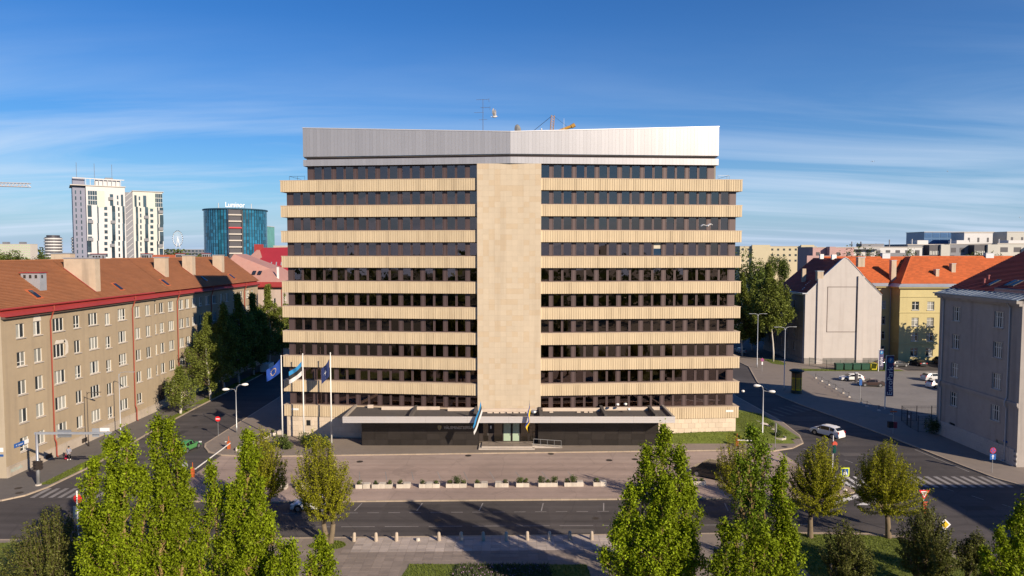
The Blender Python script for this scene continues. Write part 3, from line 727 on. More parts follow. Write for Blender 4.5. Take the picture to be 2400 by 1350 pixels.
# steps, landing slabs, ramp and rail
m_step = mat('step_stone', (.42, .37, .33), .85, var=.15, scale=2, coords='World', stain=.3)
mb = MB(); mb.box(-4.55, 3.1, 91.5, 94.3, .12, .28); mb.build('step', m_step, bld)
mb = MB(); mb.box(-4.15, 2.75, 91.95, 94.3, .28, .44); mb.build('step', m_step, bld)
mb = MB()
for i in range(8):
    for j in range(4): mb.box(-4.1 + i * .855 + .01, -4.1 + (i + 1) * .855 - .01, 92.0 + j * .56 + .01, 92.0 + (j + 1) * .56 - .01, .44, .452)
mb.build('landing_slabs', m_slab2, bld, kind='stuff')
mb = MB(); mb.add([(2.78, 92.3, .1), (6.9, 92.3, .1), (6.9, 93.4, .1), (2.78, 93.4, .1), (2.78, 92.3, .44), (6.9, 92.3, .15), (6.9, 93.4, .15), (2.78, 93.4, .44)], [(0, 3, 2, 1), (4, 5, 6, 7), (0, 1, 5, 4), (1, 2, 6, 5), (2, 3, 7, 6), (3, 0, 4, 7)]); mb.build('ramp', m_step, bld)
mb = MB()
for i in range(5):
    x = 2.95 + i * .95; z = .43 - i * .065; mb.tube([(x, 92.36, z), (x, 92.36, z + .95)], .028, 5)
mb.tube([(2.95, 92.36, 1.38), (6.75, 92.36, 1.12)], .035, 5); mb.tube([(2.95, 92.36, .7), (6.75, 92.36, .45)], .02, 5); mb.build('ramp_rail', m_steel, bld)
# lettering and the small shield with three lions
m_letter = mat('bronze_letters', (.80, .70, .60), .5, metal=0, var=.05)
tm = text_mesh('VÄLISMINISTEERIUM', .58, m_letter, .02)
o = bpy.data.objects.new('lettering', tm); COL.objects.link(o); o.parent = bld
o.matrix_local = Matrix.Translation(Vector((-7.35, 93.54, 2.62)) - MROOT) @ RX90
w_ = max(v.co.x for v in tm.vertices) - min(v.co.x for v in tm.vertices); o.scale = (4.15 / w_, 1, 1)
mb = MB()
pts = [(-.24, .3), (.24, .3), (.24, -.05), (.15, -.24), (0, -.34), (-.15, -.24), (-.24, -.05)]
vs = [(-10.05 + x, 93.56, 2.62 + z) for x, z in pts] + [(-10.05 + x, 93.52, 2.62 + z) for x, z in pts]
mb.add(vs, [tuple(range(7, 14)), tuple(reversed(range(7)))] + [(i, (i + 1) % 7, 7 + (i + 1) % 7, 7 + i) for i in range(7)])
sh = mb.build('shield', mat('gold_shield', (.55, .42, .16), .5, metal=0, var=.1), bld)
g = MB()
for z in (.17, .0, -.17):      # three walking lions
    g.box(-10.05 - .13, -10.05 + .1, 93.505, 93.52, 2.62 + z - .03, 2.62 + z + .03); g.box(-10.05 - .17, -10.05 - .11, 93.505, 93.52, 2.62 + z + .0, 2.62 + z + .06)
    for dx in (-.1, .0, .08): g.box(-10.05 + dx - .015, -10.05 + dx + .015, 93.505, 93.52, 2.62 + z - .065, 2.62 + z - .03)
gl = g.build('lion', mat('blue_enamel', (.03, .05, .16), .4), None); gl.parent = sh
# wall cameras and flood lights
def floodlight(x, y, z, label, yaw=0):
    t = thing('floodlight', label, 'lamp', (x, y, z), yaw)
    mb = MB(); mb.tube([(0, .5, 0), (0, 0, .1)], .03, 6); mb.build('bracket', m_steel, t, world=False)
    mb = MB(); mb.lathe([(.05, -.16), (.2, -.12), (.24, .05), (.15, .14), (.0, .16)], 10, (0, -.1, .1)); mb.build('lamp_head', m_white, t, smooth=True, world=False)
floodlight(14.6, 93.6, 5.8, 'white floodlight above the right half of the canopy, left of a close pair')
floodlight(15.7, 93.6, 5.85, 'white floodlight above the right half of the canopy, upper right one')
floodlight(16.1, 93.3, 5.2, 'lowest white floodlight standing on the right half of the canopy')
floodlight(33.2, 97.3, 6.9, 'white floodlight on the right outer corner of the office building')
# ------------------------------------------------------------------ things on the roof and in the sky
m_ant = mat('antenna_grey', (.16, .15, .16), .5, metal=.5)
t = thing('tv_antenna', 'tall thin rooftop aerial mast with three crossbars left of the roof fold', 'antenna', (-4.1, 97.5, 40.5))
mb = MB(); mb.tube([(0, 0, 0), (0, 0, 8.0)], [.05, .025], 6); mb.build('mast', m_ant, t, world=False)
for z, a, b, yag in ((7.9, -.9, .85, 1), (6.8, -.3, 1.0, 1), (6.1, -1.25, .1, 0), (5.1, -.6, .6, 0)):
    mb = MB(); mb.tube([(a, 0, z), (b, 0, z + .05)], .02, 5)
    if yag:
        for i in range(7): x = a + (b - a) * i / 6; mb.tube([(x, -.25, z), (x, .25, z)], .01, 4)
        mb.tube([(b, 0, z - .3), (b, 0, z + .2)], .02, 4)
    mb.build('crossbar', m_ant, t, world=False)
t = thing('short_aerial', 'short T shaped aerial on the roof edge beside the tall mast', 'antenna', (-4.9, 97, 42.0))
mb = MB(); mb.tube([(0, 0, 0), (0, 0, 2.0)], .03, 5); mb.build('mast', m_ant, t, world=False)
mb = MB(); mb.box(-.2, .2, -.03, .03, 1.95, 2.02); mb.build('crossbar', m_ant, t, world=False)
t = thing('satellite_dish', 'dark oval satellite dish standing behind the roof fold', 'dish', (.75, 98, 42.2))
mb = MB(); mb.lathe([(.0, 0), (.3, .05), (.52, .16), (.54, .16), (.3, .01), (.0, -.05)], 20); me = mb.mesh('reflector', mat('dish_grey', (.06, .065, .08), .5), True)
o = bpy.data.objects.new('reflector', me); COL.objects.link(o); o.parent = t; o.location = (0, 0, 2.0); o.rotation_euler = (R(80), 0, R(28)); o.scale = (1, 1.55, 1)
mb = MB(); mb.tube([(0, 0, 0), (0, 0, 1.8)], .05, 6); mb.build('mast', m_ant, t, world=False)
t = thing('lightning_rod', 'thin white rod on the roof in front of the yellow crane', 'rod', (7.3, 97, 42.5)); mb = MB(); mb.tube([(0, 0, 0), (0, 0, 3.2)], [.03, .015], 5); mb.build('rod', m_white, t, world=False)
t = thing('roof_camera', 'small white sensor on a short post on the roof edge', 'camera', (4.1, 96, 42.8)); mb = MB(); mb.tube([(0, 0, 0), (0, 0, 1.1)], .06, 6); mb.build('post', m_ant, t, world=False)
mb = MB(); mb.lathe([(0, 0), (.09, .03), (.1, .15), (.05, .22), (0, .24)], 8, (0, 0, 1.1)); mb.build('sensor_head', m_white, t, world=False, smooth=True)
t = thing('vent_dome', 'small white dome on the left end of the roof parapet', 'vent', (-26.9, 98.5, 44.3)); mb = MB(); mb.lathe([(.3, 0), (.28, .15), (.15, .28), (0, .32)], 10); mb.build('dome', m_white, t, world=False, smooth=True)
# tower cranes far off
def lattice(mb, a, b, w, n, r):
    a, b = Vector(a), Vector(b); d = (b - a); u = d.normalized(); s = u.cross(Vector((0, 0, 1)))
    s = Vector((0, 1, 0)) if s.length < .1 else s.normalized(); t_ = s.cross(u)
    C = [(s * i + t_ * j) * w / 2 for i, j in ((-1, -1), (1, -1), (1, 1), (-1, 1))]
    for c_ in C: mb.tube([a + c_, b + c_], r, 4, False)
    for k in range(n):
        p, q = a + d * (k / n), a + d * ((k + 1) / n)
        for i in range(4): mb.tube([p + C[i], q + C[(i + 1) % 4]], r * .7, 3, False)
m_cy = mat('crane_yellow', (.40, .22, .04), .6, var=.15); m_cr = mat('crane_grey', (.50, .46, .47), .6, var=.1); m_blk = mat('cable_black', (.03, .03, .035), .6)
t = thing('tower_crane', 'yellow tower crane whose jib rises behind the roof of the office building', 'crane', (20.3, 320, -3.5))
mb = MB(); lattice(mb, (0, 0, 0), (0, 0, 82), 2.2, 26, .16); mb.build('mast', m_cy, t, world=False)
mb = MB(); lattice(mb, (-30, 0, 83.5), (-2, 0, 84.5), 1.3, 14, .1); mb.build('counter_jib', mat('crane_rust', (.30, .12, .06), .7, var=.2), t, world=False)
mb = MB(); lattice(mb, (-2, 0, 84.5), (-1.4, 0, 93.5), 1.5, 8, .13); mb.build('cat_head', m_cy, t, world=False)
mb = MB(); mb.tube([(-14, 0, 84), (-2, 0, 85.2), (8, 0, 88.8)], [.35, .5, .8], 8); mb.tube([(5, 0, 87), (5, 0, 85.6)], .5, 6); mb.tube([(7.2, 0, 88.4), (8.8, 0, 89.3)], .95, 8); mb.build('jib', m_cy, t, world=False)
mb = MB(); mb.tube([(-14, 0, 83.5), (-1.6, 0, 93.5)], .1, 4); mb.tube([(-1.4, 0, 93.5), (6, 0, 88)], .05, 4); mb.build('cable', m_blk, t, world=False)
t = thing('tower_crane', 'pale grey lattice crane jib reaching in from the left edge of the sky', 'crane', (-430, 500, 0))
mb = MB(); lattice(mb, (0, 0, 0), (0, 0, 76), 2.2, 20, .2); mb.build('mast', m_cr, t, world=False)
mb = MB(); lattice(mb, (-10, 0, 77.8), (79, 0, 75.3), 2.6, 34, .3); mb.build('jib', m_cr, t, world=False)
# seagulls
m_gull = mat('gull_white', (.72, .70, .68), .8, var=.05); m_gullg = mat('gull_grey', (.42, .40, .40), .8); m_beak = mat('gull_beak', (.5, .28, .03), .6)
def gull(name, label, loc, span, wing, rot, wm_=m_gull):
    t = thing(name, label, 'bird', loc, 0, None); t.rotation_euler = rot
    mb = MB(); L_ = span * .36
    mb.tube([(0, -L_ * .55, .01), (0, -L_ * .42, .02), (0, -L_ * .28, .01), (0, 0, 0), (0, L_ * .3, 0), (0, L_ * .5, .01)], [.008, .05 * span, .06 * span, .085 * span, .05 * span, .012], 8)
    mb.build('body', m_gull, t, world=False, smooth=True)
    mb = MB(); mb.tube([(0, -L_ * .55, .01), (0, -L_ * .66, -.005)], [.012, .003], 5); mb.build('beak', m_beak, t, world=False)
    mb = MB(); mb.add([(0, L_ * .42, 0), (-.09 * span, L_ * .68, 0), (.09 * span, L_ * .68, 0), (0, L_ * .42, .012), (-.09 * span, L_ * .68, .012), (.09 * span, L_ * .68, .012)], [(0, 1, 2), (3, 5, 4), (0, 3, 4, 1), (1, 4, 5, 2), (2, 5, 3, 0)]); mb.build('tail', m_gull, t, world=False)
    for s in (-1, 1):
        mb = MB(); P = [(0.02, 0)] + wing; n = len(P); ch = [.17, .16, .12, .02][:n]
        top = []; bot = []
        for (x, z), c_ in zip(P, ch):
            top += [(s * x * span, -c_ * span * .5 + x * .05, z * span + .012), (s * x * span, c_ * span * .5 + x * .25 * span, z * span + .012)]
            bot += [(s * x * span, -c_ * span * .5 + x * .05, z * span - .006), (s * x * span, c_ * span * .5 + x * .25 * span, z * span - .006)]
        vs = top + bot; m_ = len(top); fs = []
        for i in range(n - 1):
            a, b, c_, d = 2 * i, 2 * i + 1, 2 * i + 3, 2 * i + 2
            fs += [(a, b, c_, d), (m_ + d, m_ + c_, m_ + b, m_ + a), (a, d, m_ + d, m_ + a), (b, m_ + b, m_ + c_, c_)]
        mb.add(vs, fs); mb.build('wing', wm_, t, world=False, smooth=False)
gull('seagull', 'white seagull with spread wings gliding before the right wing windows', (11.4, 40, 28.5), .76, [(.2, .10), (.34, .13), (.5, .02)], (R(12), R(-6), R(15)))
gull('seagull', 'seagull with raised wings flying beside the rooftop aerial', (-.76, 30, 32.85), .62, [(.16, .26), (.2, .4), (.16, .55)], (R(0), R(4), R(70)), m_gullg)
for i, (x, y, z, l) in enumerate(((110, 210, 54.5, 'tiny distant bird in the sky right of the office building, nearest its terrace'), (190, 300, 62, 'tiny distant bird high in the right part of the sky'), (215, 290, 41.5, 'tiny pale bird low over the roofs near the right edge'))):
    gull('seagull', l, (x, y, z), 1.3, [(.2, .1), (.35, .12), (.5, .03)], (0, 0, R(40 * i)))

# ------------------------------------------------------------------ flags
m_fb = mat('flag_blue', (.006, .05, .30), .8, var=.05, trans=.25); m_fnb = mat('flag_navy', (.008, .02, .10), .8, var=.05, trans=.2); m_fcb = mat('flag_cornflower', (.02, .22, .50), .8, var=.05, trans=.25)
m_fk = mat('flag_black', (.012, .012, .014), .8, trans=.05); m_fw = mat('flag_white', (.70, .69, .70), .8, trans=.3); m_fy = mat('flag_yellow', (.80, .55, .02), .8, trans=.25); m_gold = mat('flag_gold', (.75, .52, .04), .7)
def flag(name, label, corner, hoist, fly, stripes, amp=.12, waves=2.3, nu=22, parts=None, seed=0):
    """cloth hung from corner along hoist; stripes: list of materials from the top down; parts: emblem polygons in (u,v)"""
    corner, hoist, fly = Vector(corner), Vector(hoist), Vector(fly); nv = 4 * len(stripes) if len(stripes) > 1 else 8
    nrm = hoist.cross(fly).normalized()
    def S(u, v, off=0):
        w = amp * u ** .6 * (math.sin(u * waves * 2 * math.pi + v * 2.1 + seed) + .5 * math.sin(u * 9 + v * 5 + seed))
        sag = Vector((0, 0, -.10 * math.sin(u * math.pi) * (1 - v * .5)))
        return corner + hoist * v * (1 - .12 * u) + fly * u + nrm * (w + off) + sag * fly.length
    t = thing(name, label, 'flag', corner)
    vs = [S(i / nu, j / nv) for j in range(nv + 1) for i in range(nu + 1)]
    for k, m in enumerate(stripes):
        mb = MB(); j0, j1 = k * nv // len(stripes), (k + 1) * nv // len(stripes)
        rows_ = [[S(i / nu, j / nv, -.004) for i in range(nu + 1)] for j in range(j0, j1 + 1)]
        rows2 = [[S(i / nu, j / nv, .004) for i in range(nu + 1)] for j in range(j0, j1 + 1)]
        for rr in (rows_, rows2):
            flat = [tuple(p) for r_ in rr for p in r_]; n_ = nu + 1
            mb.add(flat, [(j * n_ + i, j * n_ + i + 1, (j + 1) * n_ + i + 1, (j + 1) * n_ + i) for j in range(j1 - j0) for i in range(nu)])
        mb.build('cloth' if len(stripes) == 1 else 'stripe', m, t, smooth=True)
    for nm, m, polys in (parts or []):
        for poly in polys:
            mb = MB()
            for off in (-.02, .02): mb.poly([tuple(S(u, v, off)) for u, v in poly])
            mb.build(nm, m, t)
    return t
def star(cu_, cv_, r, n=5, inner=.4, ar=1.4):
    return [(cu_ + (r if k % 2 == 0 else r * inner) * math.sin(k * math.pi / n) / ar, cv_ - (r if k % 2 == 0 else r * inner) * math.cos(k * math.pi / n)) for k in range(2 * n)]
def flagpole(label, x, y, z0, h, lean=0):
    t = thing('flagpole', label, 'flagpole', (x, y, z0), 0, 'white flagpoles in front of the office building')
    mb = MB(); mb.tube([(0, 0, 0), (0, 0, h)], [.12, .06], 10); mb.build('pole', m_white, t, world=False, smooth=True)
    mb = MB(); mb.lathe([(.02, 0), (.09, .05), (.1, .12), (.04, .2), (0, .21)], 8, (0, 0, h)); mb.build('finial', m_white, t, world=False, smooth=True)
    mb = MB(); mb.lathe([(.22, -.02), (.22, .06), (.13, .1)], 10); mb.build('base', m_steel, t, world=False)
    return t
flagpole('leftmost white flagpole, flying a blue flag with gold stars', -32.55, 95.6, .12, 12.1)
flagpole('white flagpole in the middle of the three on the left, flying a striped flag', -29.45, 95.4, .12, 12.4)
flagpole('white flagpole nearest the canopy, flying a navy flag', -25.45, 95.0, .12, 12.6)
flag('flag', 'blue flag with a ring of gold stars on the leftmost pole', (-32.7, 95.55, 11.9), (0, 0, -1.9), (-1.75, -.5, -1.45), [m_fb], .14, 1.6,
     parts=[('star', m_gold, [star(.5 + .26 * math.sin(a * math.pi / 6) / 1.4, .5 - .26 * math.cos(a * math.pi / 6), .055) for a in range(12)])])
flag('flag', 'blue, black and white striped flag on the middle pole at the left', (-29.6, 95.35, 11.6), (0, 0, -2.0), (-1.65, -.5, -1.35), [m_fcb, m_fk, m_fw], .12, 1.5, seed=1)
A = [star(.5, .5, .22, 4, .22)]
flag('flag', 'dark navy flag with a white compass star on the pole beside the canopy', (-25.6, 94.95, 12.0), (0, 0, -2.4), (-1.05, -.35, -1.35), [m_fnb], .2, 1.2, seed=2,
     parts=[('compass_star', m_fw, A + [[(.5 + a, .5 + b), (.5 + a * 1.35 + .006, .5 + b * 1.35), (.5 + a * 1.35 - .006, .5 + b * 1.35 + .01)] for a, b in ((.2, 0), (-.2, 0), (0, .27), (0, -.27))])])
for x, l in ((-4.2, 'thin leaning staff on the canopy edge, carrying the blue, black and white flag'), (2.25, 'thin leaning staff on the canopy edge, carrying the blue and yellow flag')):
    t = thing('flag_staff', l, 'flagpole', (x + .1, 90.3, 4.72)); mb = MB(); mb.tube([(0, 0, 0), (-.05, -.8, 2.6)], [.035, .02], 6); mb.build('staff', m_steel, t, world=False); mb = MB(); mb.lathe([(.1, 0), (.1, .06), (.05, .12)], 8); mb.build('foot', m_steel, t, world=False)
flag('flag', 'blue, black and white flag hanging over the canopy edge', (-4.15, 89.45, 7.2), (.22, .3, -1.5), (-1.05, -.5, -3.1), [m_fcb, m_fk, m_fw], .1, 1.3, seed=3)
flag('flag', 'blue and yellow flag hanging over the canopy edge', (2.3, 89.45, 7.1), (.15, .3, -1.3), (-.4, -.5, -3.0), [m_fb, m_fy], .16, 1.7, seed=4)
# ------------------------------------------------------------------ old tenement on the left
m_plas = mat('old_plaster', (0.325, 0.258, 0.178), 0.9, var=0.12, scale=0.7, coords='World', streak=0.28, streak_col=(0.17, 0.14, 0.11), stain=0.28, bump=0.3, bscale=18)
m_plas2 = mat('old_plaster_pale', (0.40, 0.335, 0.25), 0.9, var=0.12, scale=0.7, coords='World', streak=0.2, streak_col=(0.17, 0.14, 0.11), stain=0.2, bump=0.3, bscale=18)
m_plinth = mat('plinth_plaster', (0.40, 0.34, 0.28), 0.9, var=0.15, scale=0.9, coords='World', stain=0.35, streak=.25)
m_winw = mat('window_white', (0.66, 0.65, 0.62), 0.6, var=0.05)
m_pane = mat('house_glass', (0.022, 0.027, 0.030), 0.06, var=0.15, scale=.8, coords='World', spec=0.75, objvar=0.5, alt=(0.36, 0.36, 0.33), altfac=0.52)
m_sill = mat('window_sill', (0.45, 0.40, 0.36), 0.7, var=.2, scale=3, objvar=.2)
m_tile = mat('brown_roof_tile', (0.285, 0.115, 0.050), 0.85, var=0.14, scale=1.2, coords='World', islvar=0.06, stain=0.2)
m_redm = mat('red_sheet_metal', (0.29, 0.036, 0.032), 0.55, var=0.12, scale=1.5, coords='World', stain=.25)
m_pipe = mat('red_downpipe', (0.27, 0.05, 0.03), 0.6, var=.12, scale=2)
m_chim = mat('chimney_plaster', (0.46, 0.37, 0.28), 0.9, var=0.15, scale=1, coords='World', streak=.3, stain=.25)
m_zinc = mat('zinc_sheet', (0.40, 0.42, 0.46), 0.5, metal=0.4, var=0.12, scale=1.5, coords='World')
m_orange = mat('orange_flashing', (0.48, 0.11, 0.035), 0.7, var=.1)
m_skyl = mat('skylight_glass', (0.02, 0.025, 0.035), 0.05, var=0, spec=.9)

def tiled_slope(p0, p1, p2, p3, n, m, parent, name='roof_tiles', ncol=0, lift=.085):
    """courses of tiles from eave edge p0-p1 up to ridge edge p3-p2, each course lapping the one below"""
    p0, p1, p2, p3 = map(Vector, (p0, p1, p2, p3)); nrm = (p1 - p0).cross(p3 - p0).normalized()
    if nrm.z < 0: nrm = -nrm
    mb = MB()
    for k in range(n):
        a, b = k / n, (k + 1) / n
        A, B = p0.lerp(p3, a), p1.lerp(p2, a); C, D = p1.lerp(p2, b), p0.lerp(p3, b)
        nc = max(1, ncol)
        for i in range(nc):
            q0, q1 = A.lerp(B, i / nc) + nrm * lift, A.lerp(B, (i + 1) / nc) + nrm * lift
            r0, r1 = D.lerp(C, i / nc) + nrm * .004, D.lerp(C, (i + 1) / nc) + nrm * .004
            mb.add([tuple(A.lerp(B, i / nc)), tuple(A.lerp(B, (i + 1) / nc)), tuple(q1), tuple(q0), tuple(r1), tuple(r0)], [(0, 1, 2, 3), (3, 2, 4, 5)])
    o = mb.build(name, m, parent); o['kind'] = 'stuff'; return o

def gable_body(mb, x0, x1, y0, y1, z0, z1): mb.box(x0, x1, y0, y1, z0, z1)

ten = thing('apartment_building', 'long brown plastered tenement with rust tiled roof and red downpipes, filling the left side', 'building', (-60, 80, 0))
EZ = 19.4
TA = frame((-60, 79.8, 0), (0, 1))           # local x = along the street (world +y), -y faces the street (+x)
TB = frame((-60.35, 114.2, 0), (0, 1))
rowsz = [2.55, 6.05, 9.55, 13.05, 16.5]
colsA = [(82.9, 1.5, 2), (85.9, 1.5, 2), (89.9, 2.25, 3), (93.7, 1.4, 2), (97.4, 2.2, 3), (100.9, 1.35, 2), (104.6, 2.15, 3), (109.0, 1.5, 2), (112.1, 1.45, 2)]
colsB = [(114.95, 1.1, 2), (117.2, 1.5, 2), (120.4, 2.0, 3), (124.2, 1.9, 3), (126.6, 1.5, 2), (129.2, 1.8, 3), (132.0, 1.4, 2), (134.9, 1.9, 3), (138.0, 1.8, 3), (141.4, 1.4, 2), (144.2, 1.4, 2), (148.0, 1.7, 2), (152.0, 1.5, 2), (155.6, 1.8, 3), (158.4, 1.4, 2)]
for T, cols, y0, L_, m, dep in ((TA, colsA, 79.8, 34.4, m_plas, .14), (TB, colsB, 114.2, 47.6, m_plas, .14)):
    holes = []; wins = []
    for ci, (yc, w, n) in enumerate(cols):
        for ri, z in enumerate(rowsz):
            if T is TB and ri == 0 and 113 < yc < 119: continue
            if T is TA and ri == 0 and ci == 8: continue
            h = 1.75 if ri else 1.7
            zz = z - (.35 if T is TA and ci in (5,) else 0)
            holes.append((yc - y0 - w / 2, yc - y0 + w / 2, zz, zz + h)); wins.append((yc - y0, zz, w, h, n))
    if T is TB: holes.append((1.2, 3.4, .2, 4.2))
    mb = MB(); wall_holes(mb, T, L_, EZ, holes, .3, 0, 1.2); mb.build('wall', m, ten)
    for u, z, w, h, n in wins:
        place_window(ten, T, u, z, w, h, n, m_winw, m_pane, .2, transom=.28 if rnd.random() < .3 else 0, sill_m=m_sill)
    mb = MB(T); mb.box(0, L_, -.1, 0, -.1, 1.35); mb.box(0, L_, -.14, 0, 1.351, 1.45); mb.build('plinth', m_plinth, ten)
    # red eave apron in two steps
    mb = MB(T); k = 0
    while k < L_:
        e = min(L_, k + 2.4)
        mb.add([(k, -.72, EZ + .02), (e - .02, -.72, EZ + .02), (e - .02, .3, EZ + .62), (k, .3, EZ + .62), (k, -.72, EZ - .08), (e - .02, -.72, EZ - .08), (e - .02, .3, EZ - .08), (k, .3, EZ - .08)],
               [(0, 1, 2, 3), (4, 7, 6, 5), (0, 4, 5, 1), (1, 5, 6, 2), (3, 2, 6, 7), (0, 3, 7, 4)]); k = e
    mb.build('eave_apron', m_redm, ten)
    mb = MB(T); mb.tube([(0, -.02, EZ + .78), (L_, -.02, EZ + .78)], .13, 6); mb.box(0, L_, .0, .22, EZ + .62, EZ + .84); mb.build('gutter', m_redm, ten)
    mb = MB(T); mb.box(0, L_, -.45, 0, EZ - .35, EZ - .09); mb.build('cornice', mat('dark_soffit', (.10, .07, .055), .9), ten)
# near pale patch of plaster, wall patches
mb = MB(TA); mb.box(24.2, 34.35, -.012, 0, 15.2, 18.9); mb.T = TA
for h in [(108.25 - 79.8, 109.75 - 79.8), (111.37 - 79.8, 112.83 - 79.8)]: pass
m_patch = mat('repair_patch', (.55, .50, .44), .9, var=.1)
for T, cx, cz, pts in ((TA, 6.1, 18.45, [(-.75, -.2), (.75, -.2), (.7, .2), (.4, .6), (-.2, .75), (-.6, .4)]), (TA, 11.55, 14.5, [(-.35, -1.4), (.35, -1.1), (.45, -.2), (.3, .5), (-.2, .85), (-.5, .5), (-.15, 0)]), (TA, 10.2, 14.98, [(-1.0, -.12), (1.2, -.12), (1.1, .2), (.4, .35), (.1, .3), (-.7, .4)])):
    mb = MB(T); mb.poly([(cx + x, -.008, cz + z) for x, z in pts]); mb.build('plaster_patch', m_patch, ten)
# end wall facing the crossroads
mb = MB(); mb.box(-74, -60.02, 79.79, 79.95, 0, EZ); mb.poly([(-75, 79.8, EZ), (-60, 79.8, EZ), (-67.5, 79.8, 25.6)]); mb.build('end_wall', m_plas2, ten)
mb = MB(); mb.poly([(-75, 161.8, EZ), (-67.5, 161.8, 25.6), (-60.3, 161.8, EZ)]); mb.box(-74, -60.4, 161.6, 161.78, 0, EZ); mb.build('end_wall', m_plas, ten)
mb = MB(); mb.box(-75, -74.4, 79.9, 161.6, 0, EZ); mb.build('rear_wall', m_plas, ten)
# roof: street slope in three stretches with verges, plain rear slope
for a, b in ((79.6, 100.2), (100.25, 119.9), (119.95, 162.2)):
    tiled_slope((-60.1, a, 20.15), (-60.1, b, 20.15), (-67.5, b, 25.75), (-67.5, a, 25.75), 32, m_tile, ten, ncol=max(6, int((b - a) / 1.5)))
mb = MB(); mb.quad((-74.9, 79.6, 20.15), (-67.5, 79.6, 25.74), (-67.5, 162.2, 25.74), (-74.9, 162.2, 20.15)); mb.build('rear_slope', m_tile, ten)
mb = MB(); mb.tube([(-67.5, 79.6, 25.78), (-67.5, 162.2, 25.78)], .14, 6); mb.build('ridge_cap', m_tile, ten)
zr = lambda x: 20.15 + (-60.1 - x) * (5.6 / 7.4)
def chimney(parent, x0, x1, y0, y1, zt, m, cap_m, base=None):
    mb = MB(); mb.box(x0, x1, y0, y1, (base if base is not None else zr(x1) - .4), zt); c = mb.build('chimney', m, parent)
    mb = MB(); mb.box(x0 - .1, x1 + .1, y0 - .1, y1 + .1, zt + .003, zt + .14); q = mb.build('cap', cap_m, None); q.parent = c
    mb = MB(); mb.add([(x0, y0 - .25, zr(x0) + .12), (x1 + .1, y0 - .25, zr(x1 + .1) + .12), (x1 + .1, y0 + .05, zr(x1 + .1) + .12), (x0, y0 + .05, zr(x0) + .12)], [(0, 1, 2, 3)]) if parent is ten else None
    if parent is ten and x0 > -67.4: q = mb.build('flashing', m_redm, None); q.parent = c
    return c
chimney(ten, -65.9, -61.3, 100.4, 101.6, 26.0, m_chim, m_zinc); chimney(ten, -69.5, -66.6, 103, 104.2, 26.7, m_chim, m_zinc, 22)
for x1, y in ((-63.0, 124.0), (-63.0, 134.6), (-63.1, 148.5)): chimney(ten, x1 - 2.0, x1, y, y + 1.3, 25.9 if y < 130 else 26.2, m_chim, m_zinc)
chimney(ten, -75.5, -69, 88, 89, 26.3, m_chim, m_redm, 20)
def vent_house(parent, x0, x1, y0, y1, zt, zb):
    mb = MB(); mb.add([(x0, y0, zt - 1.1), (x1, y0, zb), (x1, y1, zb), (x0, y1, zt - 1.1), (x0, y0, zt), (x1, y0, zt), (x1, y1, zt), (x0, y1, zt)], [(0, 3, 2, 1), (4, 5, 6, 7), (0, 1, 5, 4), (1, 2, 6, 5), (2, 3, 7, 6), (3, 0, 4, 7)])
    v = mb.build('vent_housing', m_zinc, parent)
    mb = MB(); mb.box(x0 - .15, x1 + .15, y0 - .15, y1 + .15, zt + .003, zt + .1); q = mb.build('cap', m_redm, None); q.parent = v
    mb = MB()
    for i in range(3): xx = x0 + (x1 - x0) * (.2 + .3 * i); mb.box(xx - .16, xx + .16, y0 - .02, y0 + .05, zt - .7, zt - .25)
    mb.box(x1 - .05, x1 + .02, y0 + .3, y0 + .6, zt - .7, zt - .25)
    q = mb.build('opening', m_dark, None); q.parent = v; q['kind'] = 'stuff'
vent_house(ten, -64.8, -62.3, 90, 91.3, 24.2, zr(-62.3) - .1)
vent_house(ten, -69.5, -67.9, 113, 114.2, 26.6, 24.6); vent_house(ten, -69.4, -68.0, 128, 129.2, 26.6, 24.6); vent_house(ten, -69.4, -68.0, 141, 142, 26.6, 24.6); vent_house(ten, -69.4, -67.9, 153, 154, 26.6, 24.6)
for y in (88.2, 107.0, 121.5, 137.0, 150.6):
    x = -61.75; mb = MB()
    P = lambda dx, dy, h: (x + dx, y + dy, zr(x + dx) + h)
    mb.add([P(-.95, -.75, .07), P(.75, -.75, .07), P(.75, .75, .07), P(-.95, .75, .07)], [(0, 1, 2, 3)]); s = mb.build('skylight', m_orange, ten)
    mb = MB(); vs = [P(-.6, -.35, .1), P(.55, -.35, .1), P(.55, .35, .1), P(-.6, .35, .1), P(-.6, -.35, .22), P(.55, -.35, .22), P(.55, .35, .22), P(-.6, .35, .22)]
    mb.add(vs, [(0, 3, 2, 1), (4, 5, 6, 7), (0, 1, 5, 4), (1, 2, 6, 5), (2, 3, 7, 6), (3, 0, 4, 7)]); q = mb.build('pane', m_skyl, None); q.parent = s
for y, x in ((88.15, -59.82), (107.3, -59.82), (122.4, -60.17), (136.3, -60.17), (153.3, -60.17)):
    mb = MB(); mb.tube([(x + .55, y, EZ + .65), (x + .5, y, EZ + .1), (x + .15, y, EZ - .9), (x, y, EZ - 1.2), (x, y, 2.6), (x + .22, y, 2.1), (x + .22, y, .35), (x + .4, y, .2)], .085, 6); mb.build('downpipe', m_pipe, ten)
mb = MB(TB); mb.box(1.25, 3.35, .1, .16, .2, 4.15)
for i in range(3):
    for j in range(5): mb.box(1.35 + i * .66, 1.9 + i * .66, .07, .1, .4 + j * .75, 1.0 + j * .75)
mb.build('portal', mat('dark_portal', (.035, .025, .02), .7), ten)
mb = MB(TA); mb.box(14, 15.2, -.13, -.1, .35, .95)
for i in range(7): mb.box(14.05 + i * .17, 14.1 + i * .17, -.16, -.13, .35, .95)
mb.box(6.6, 7.8, -.13, -.1, .3, .9); mb.build('cellar_grille', m_iron, ten)
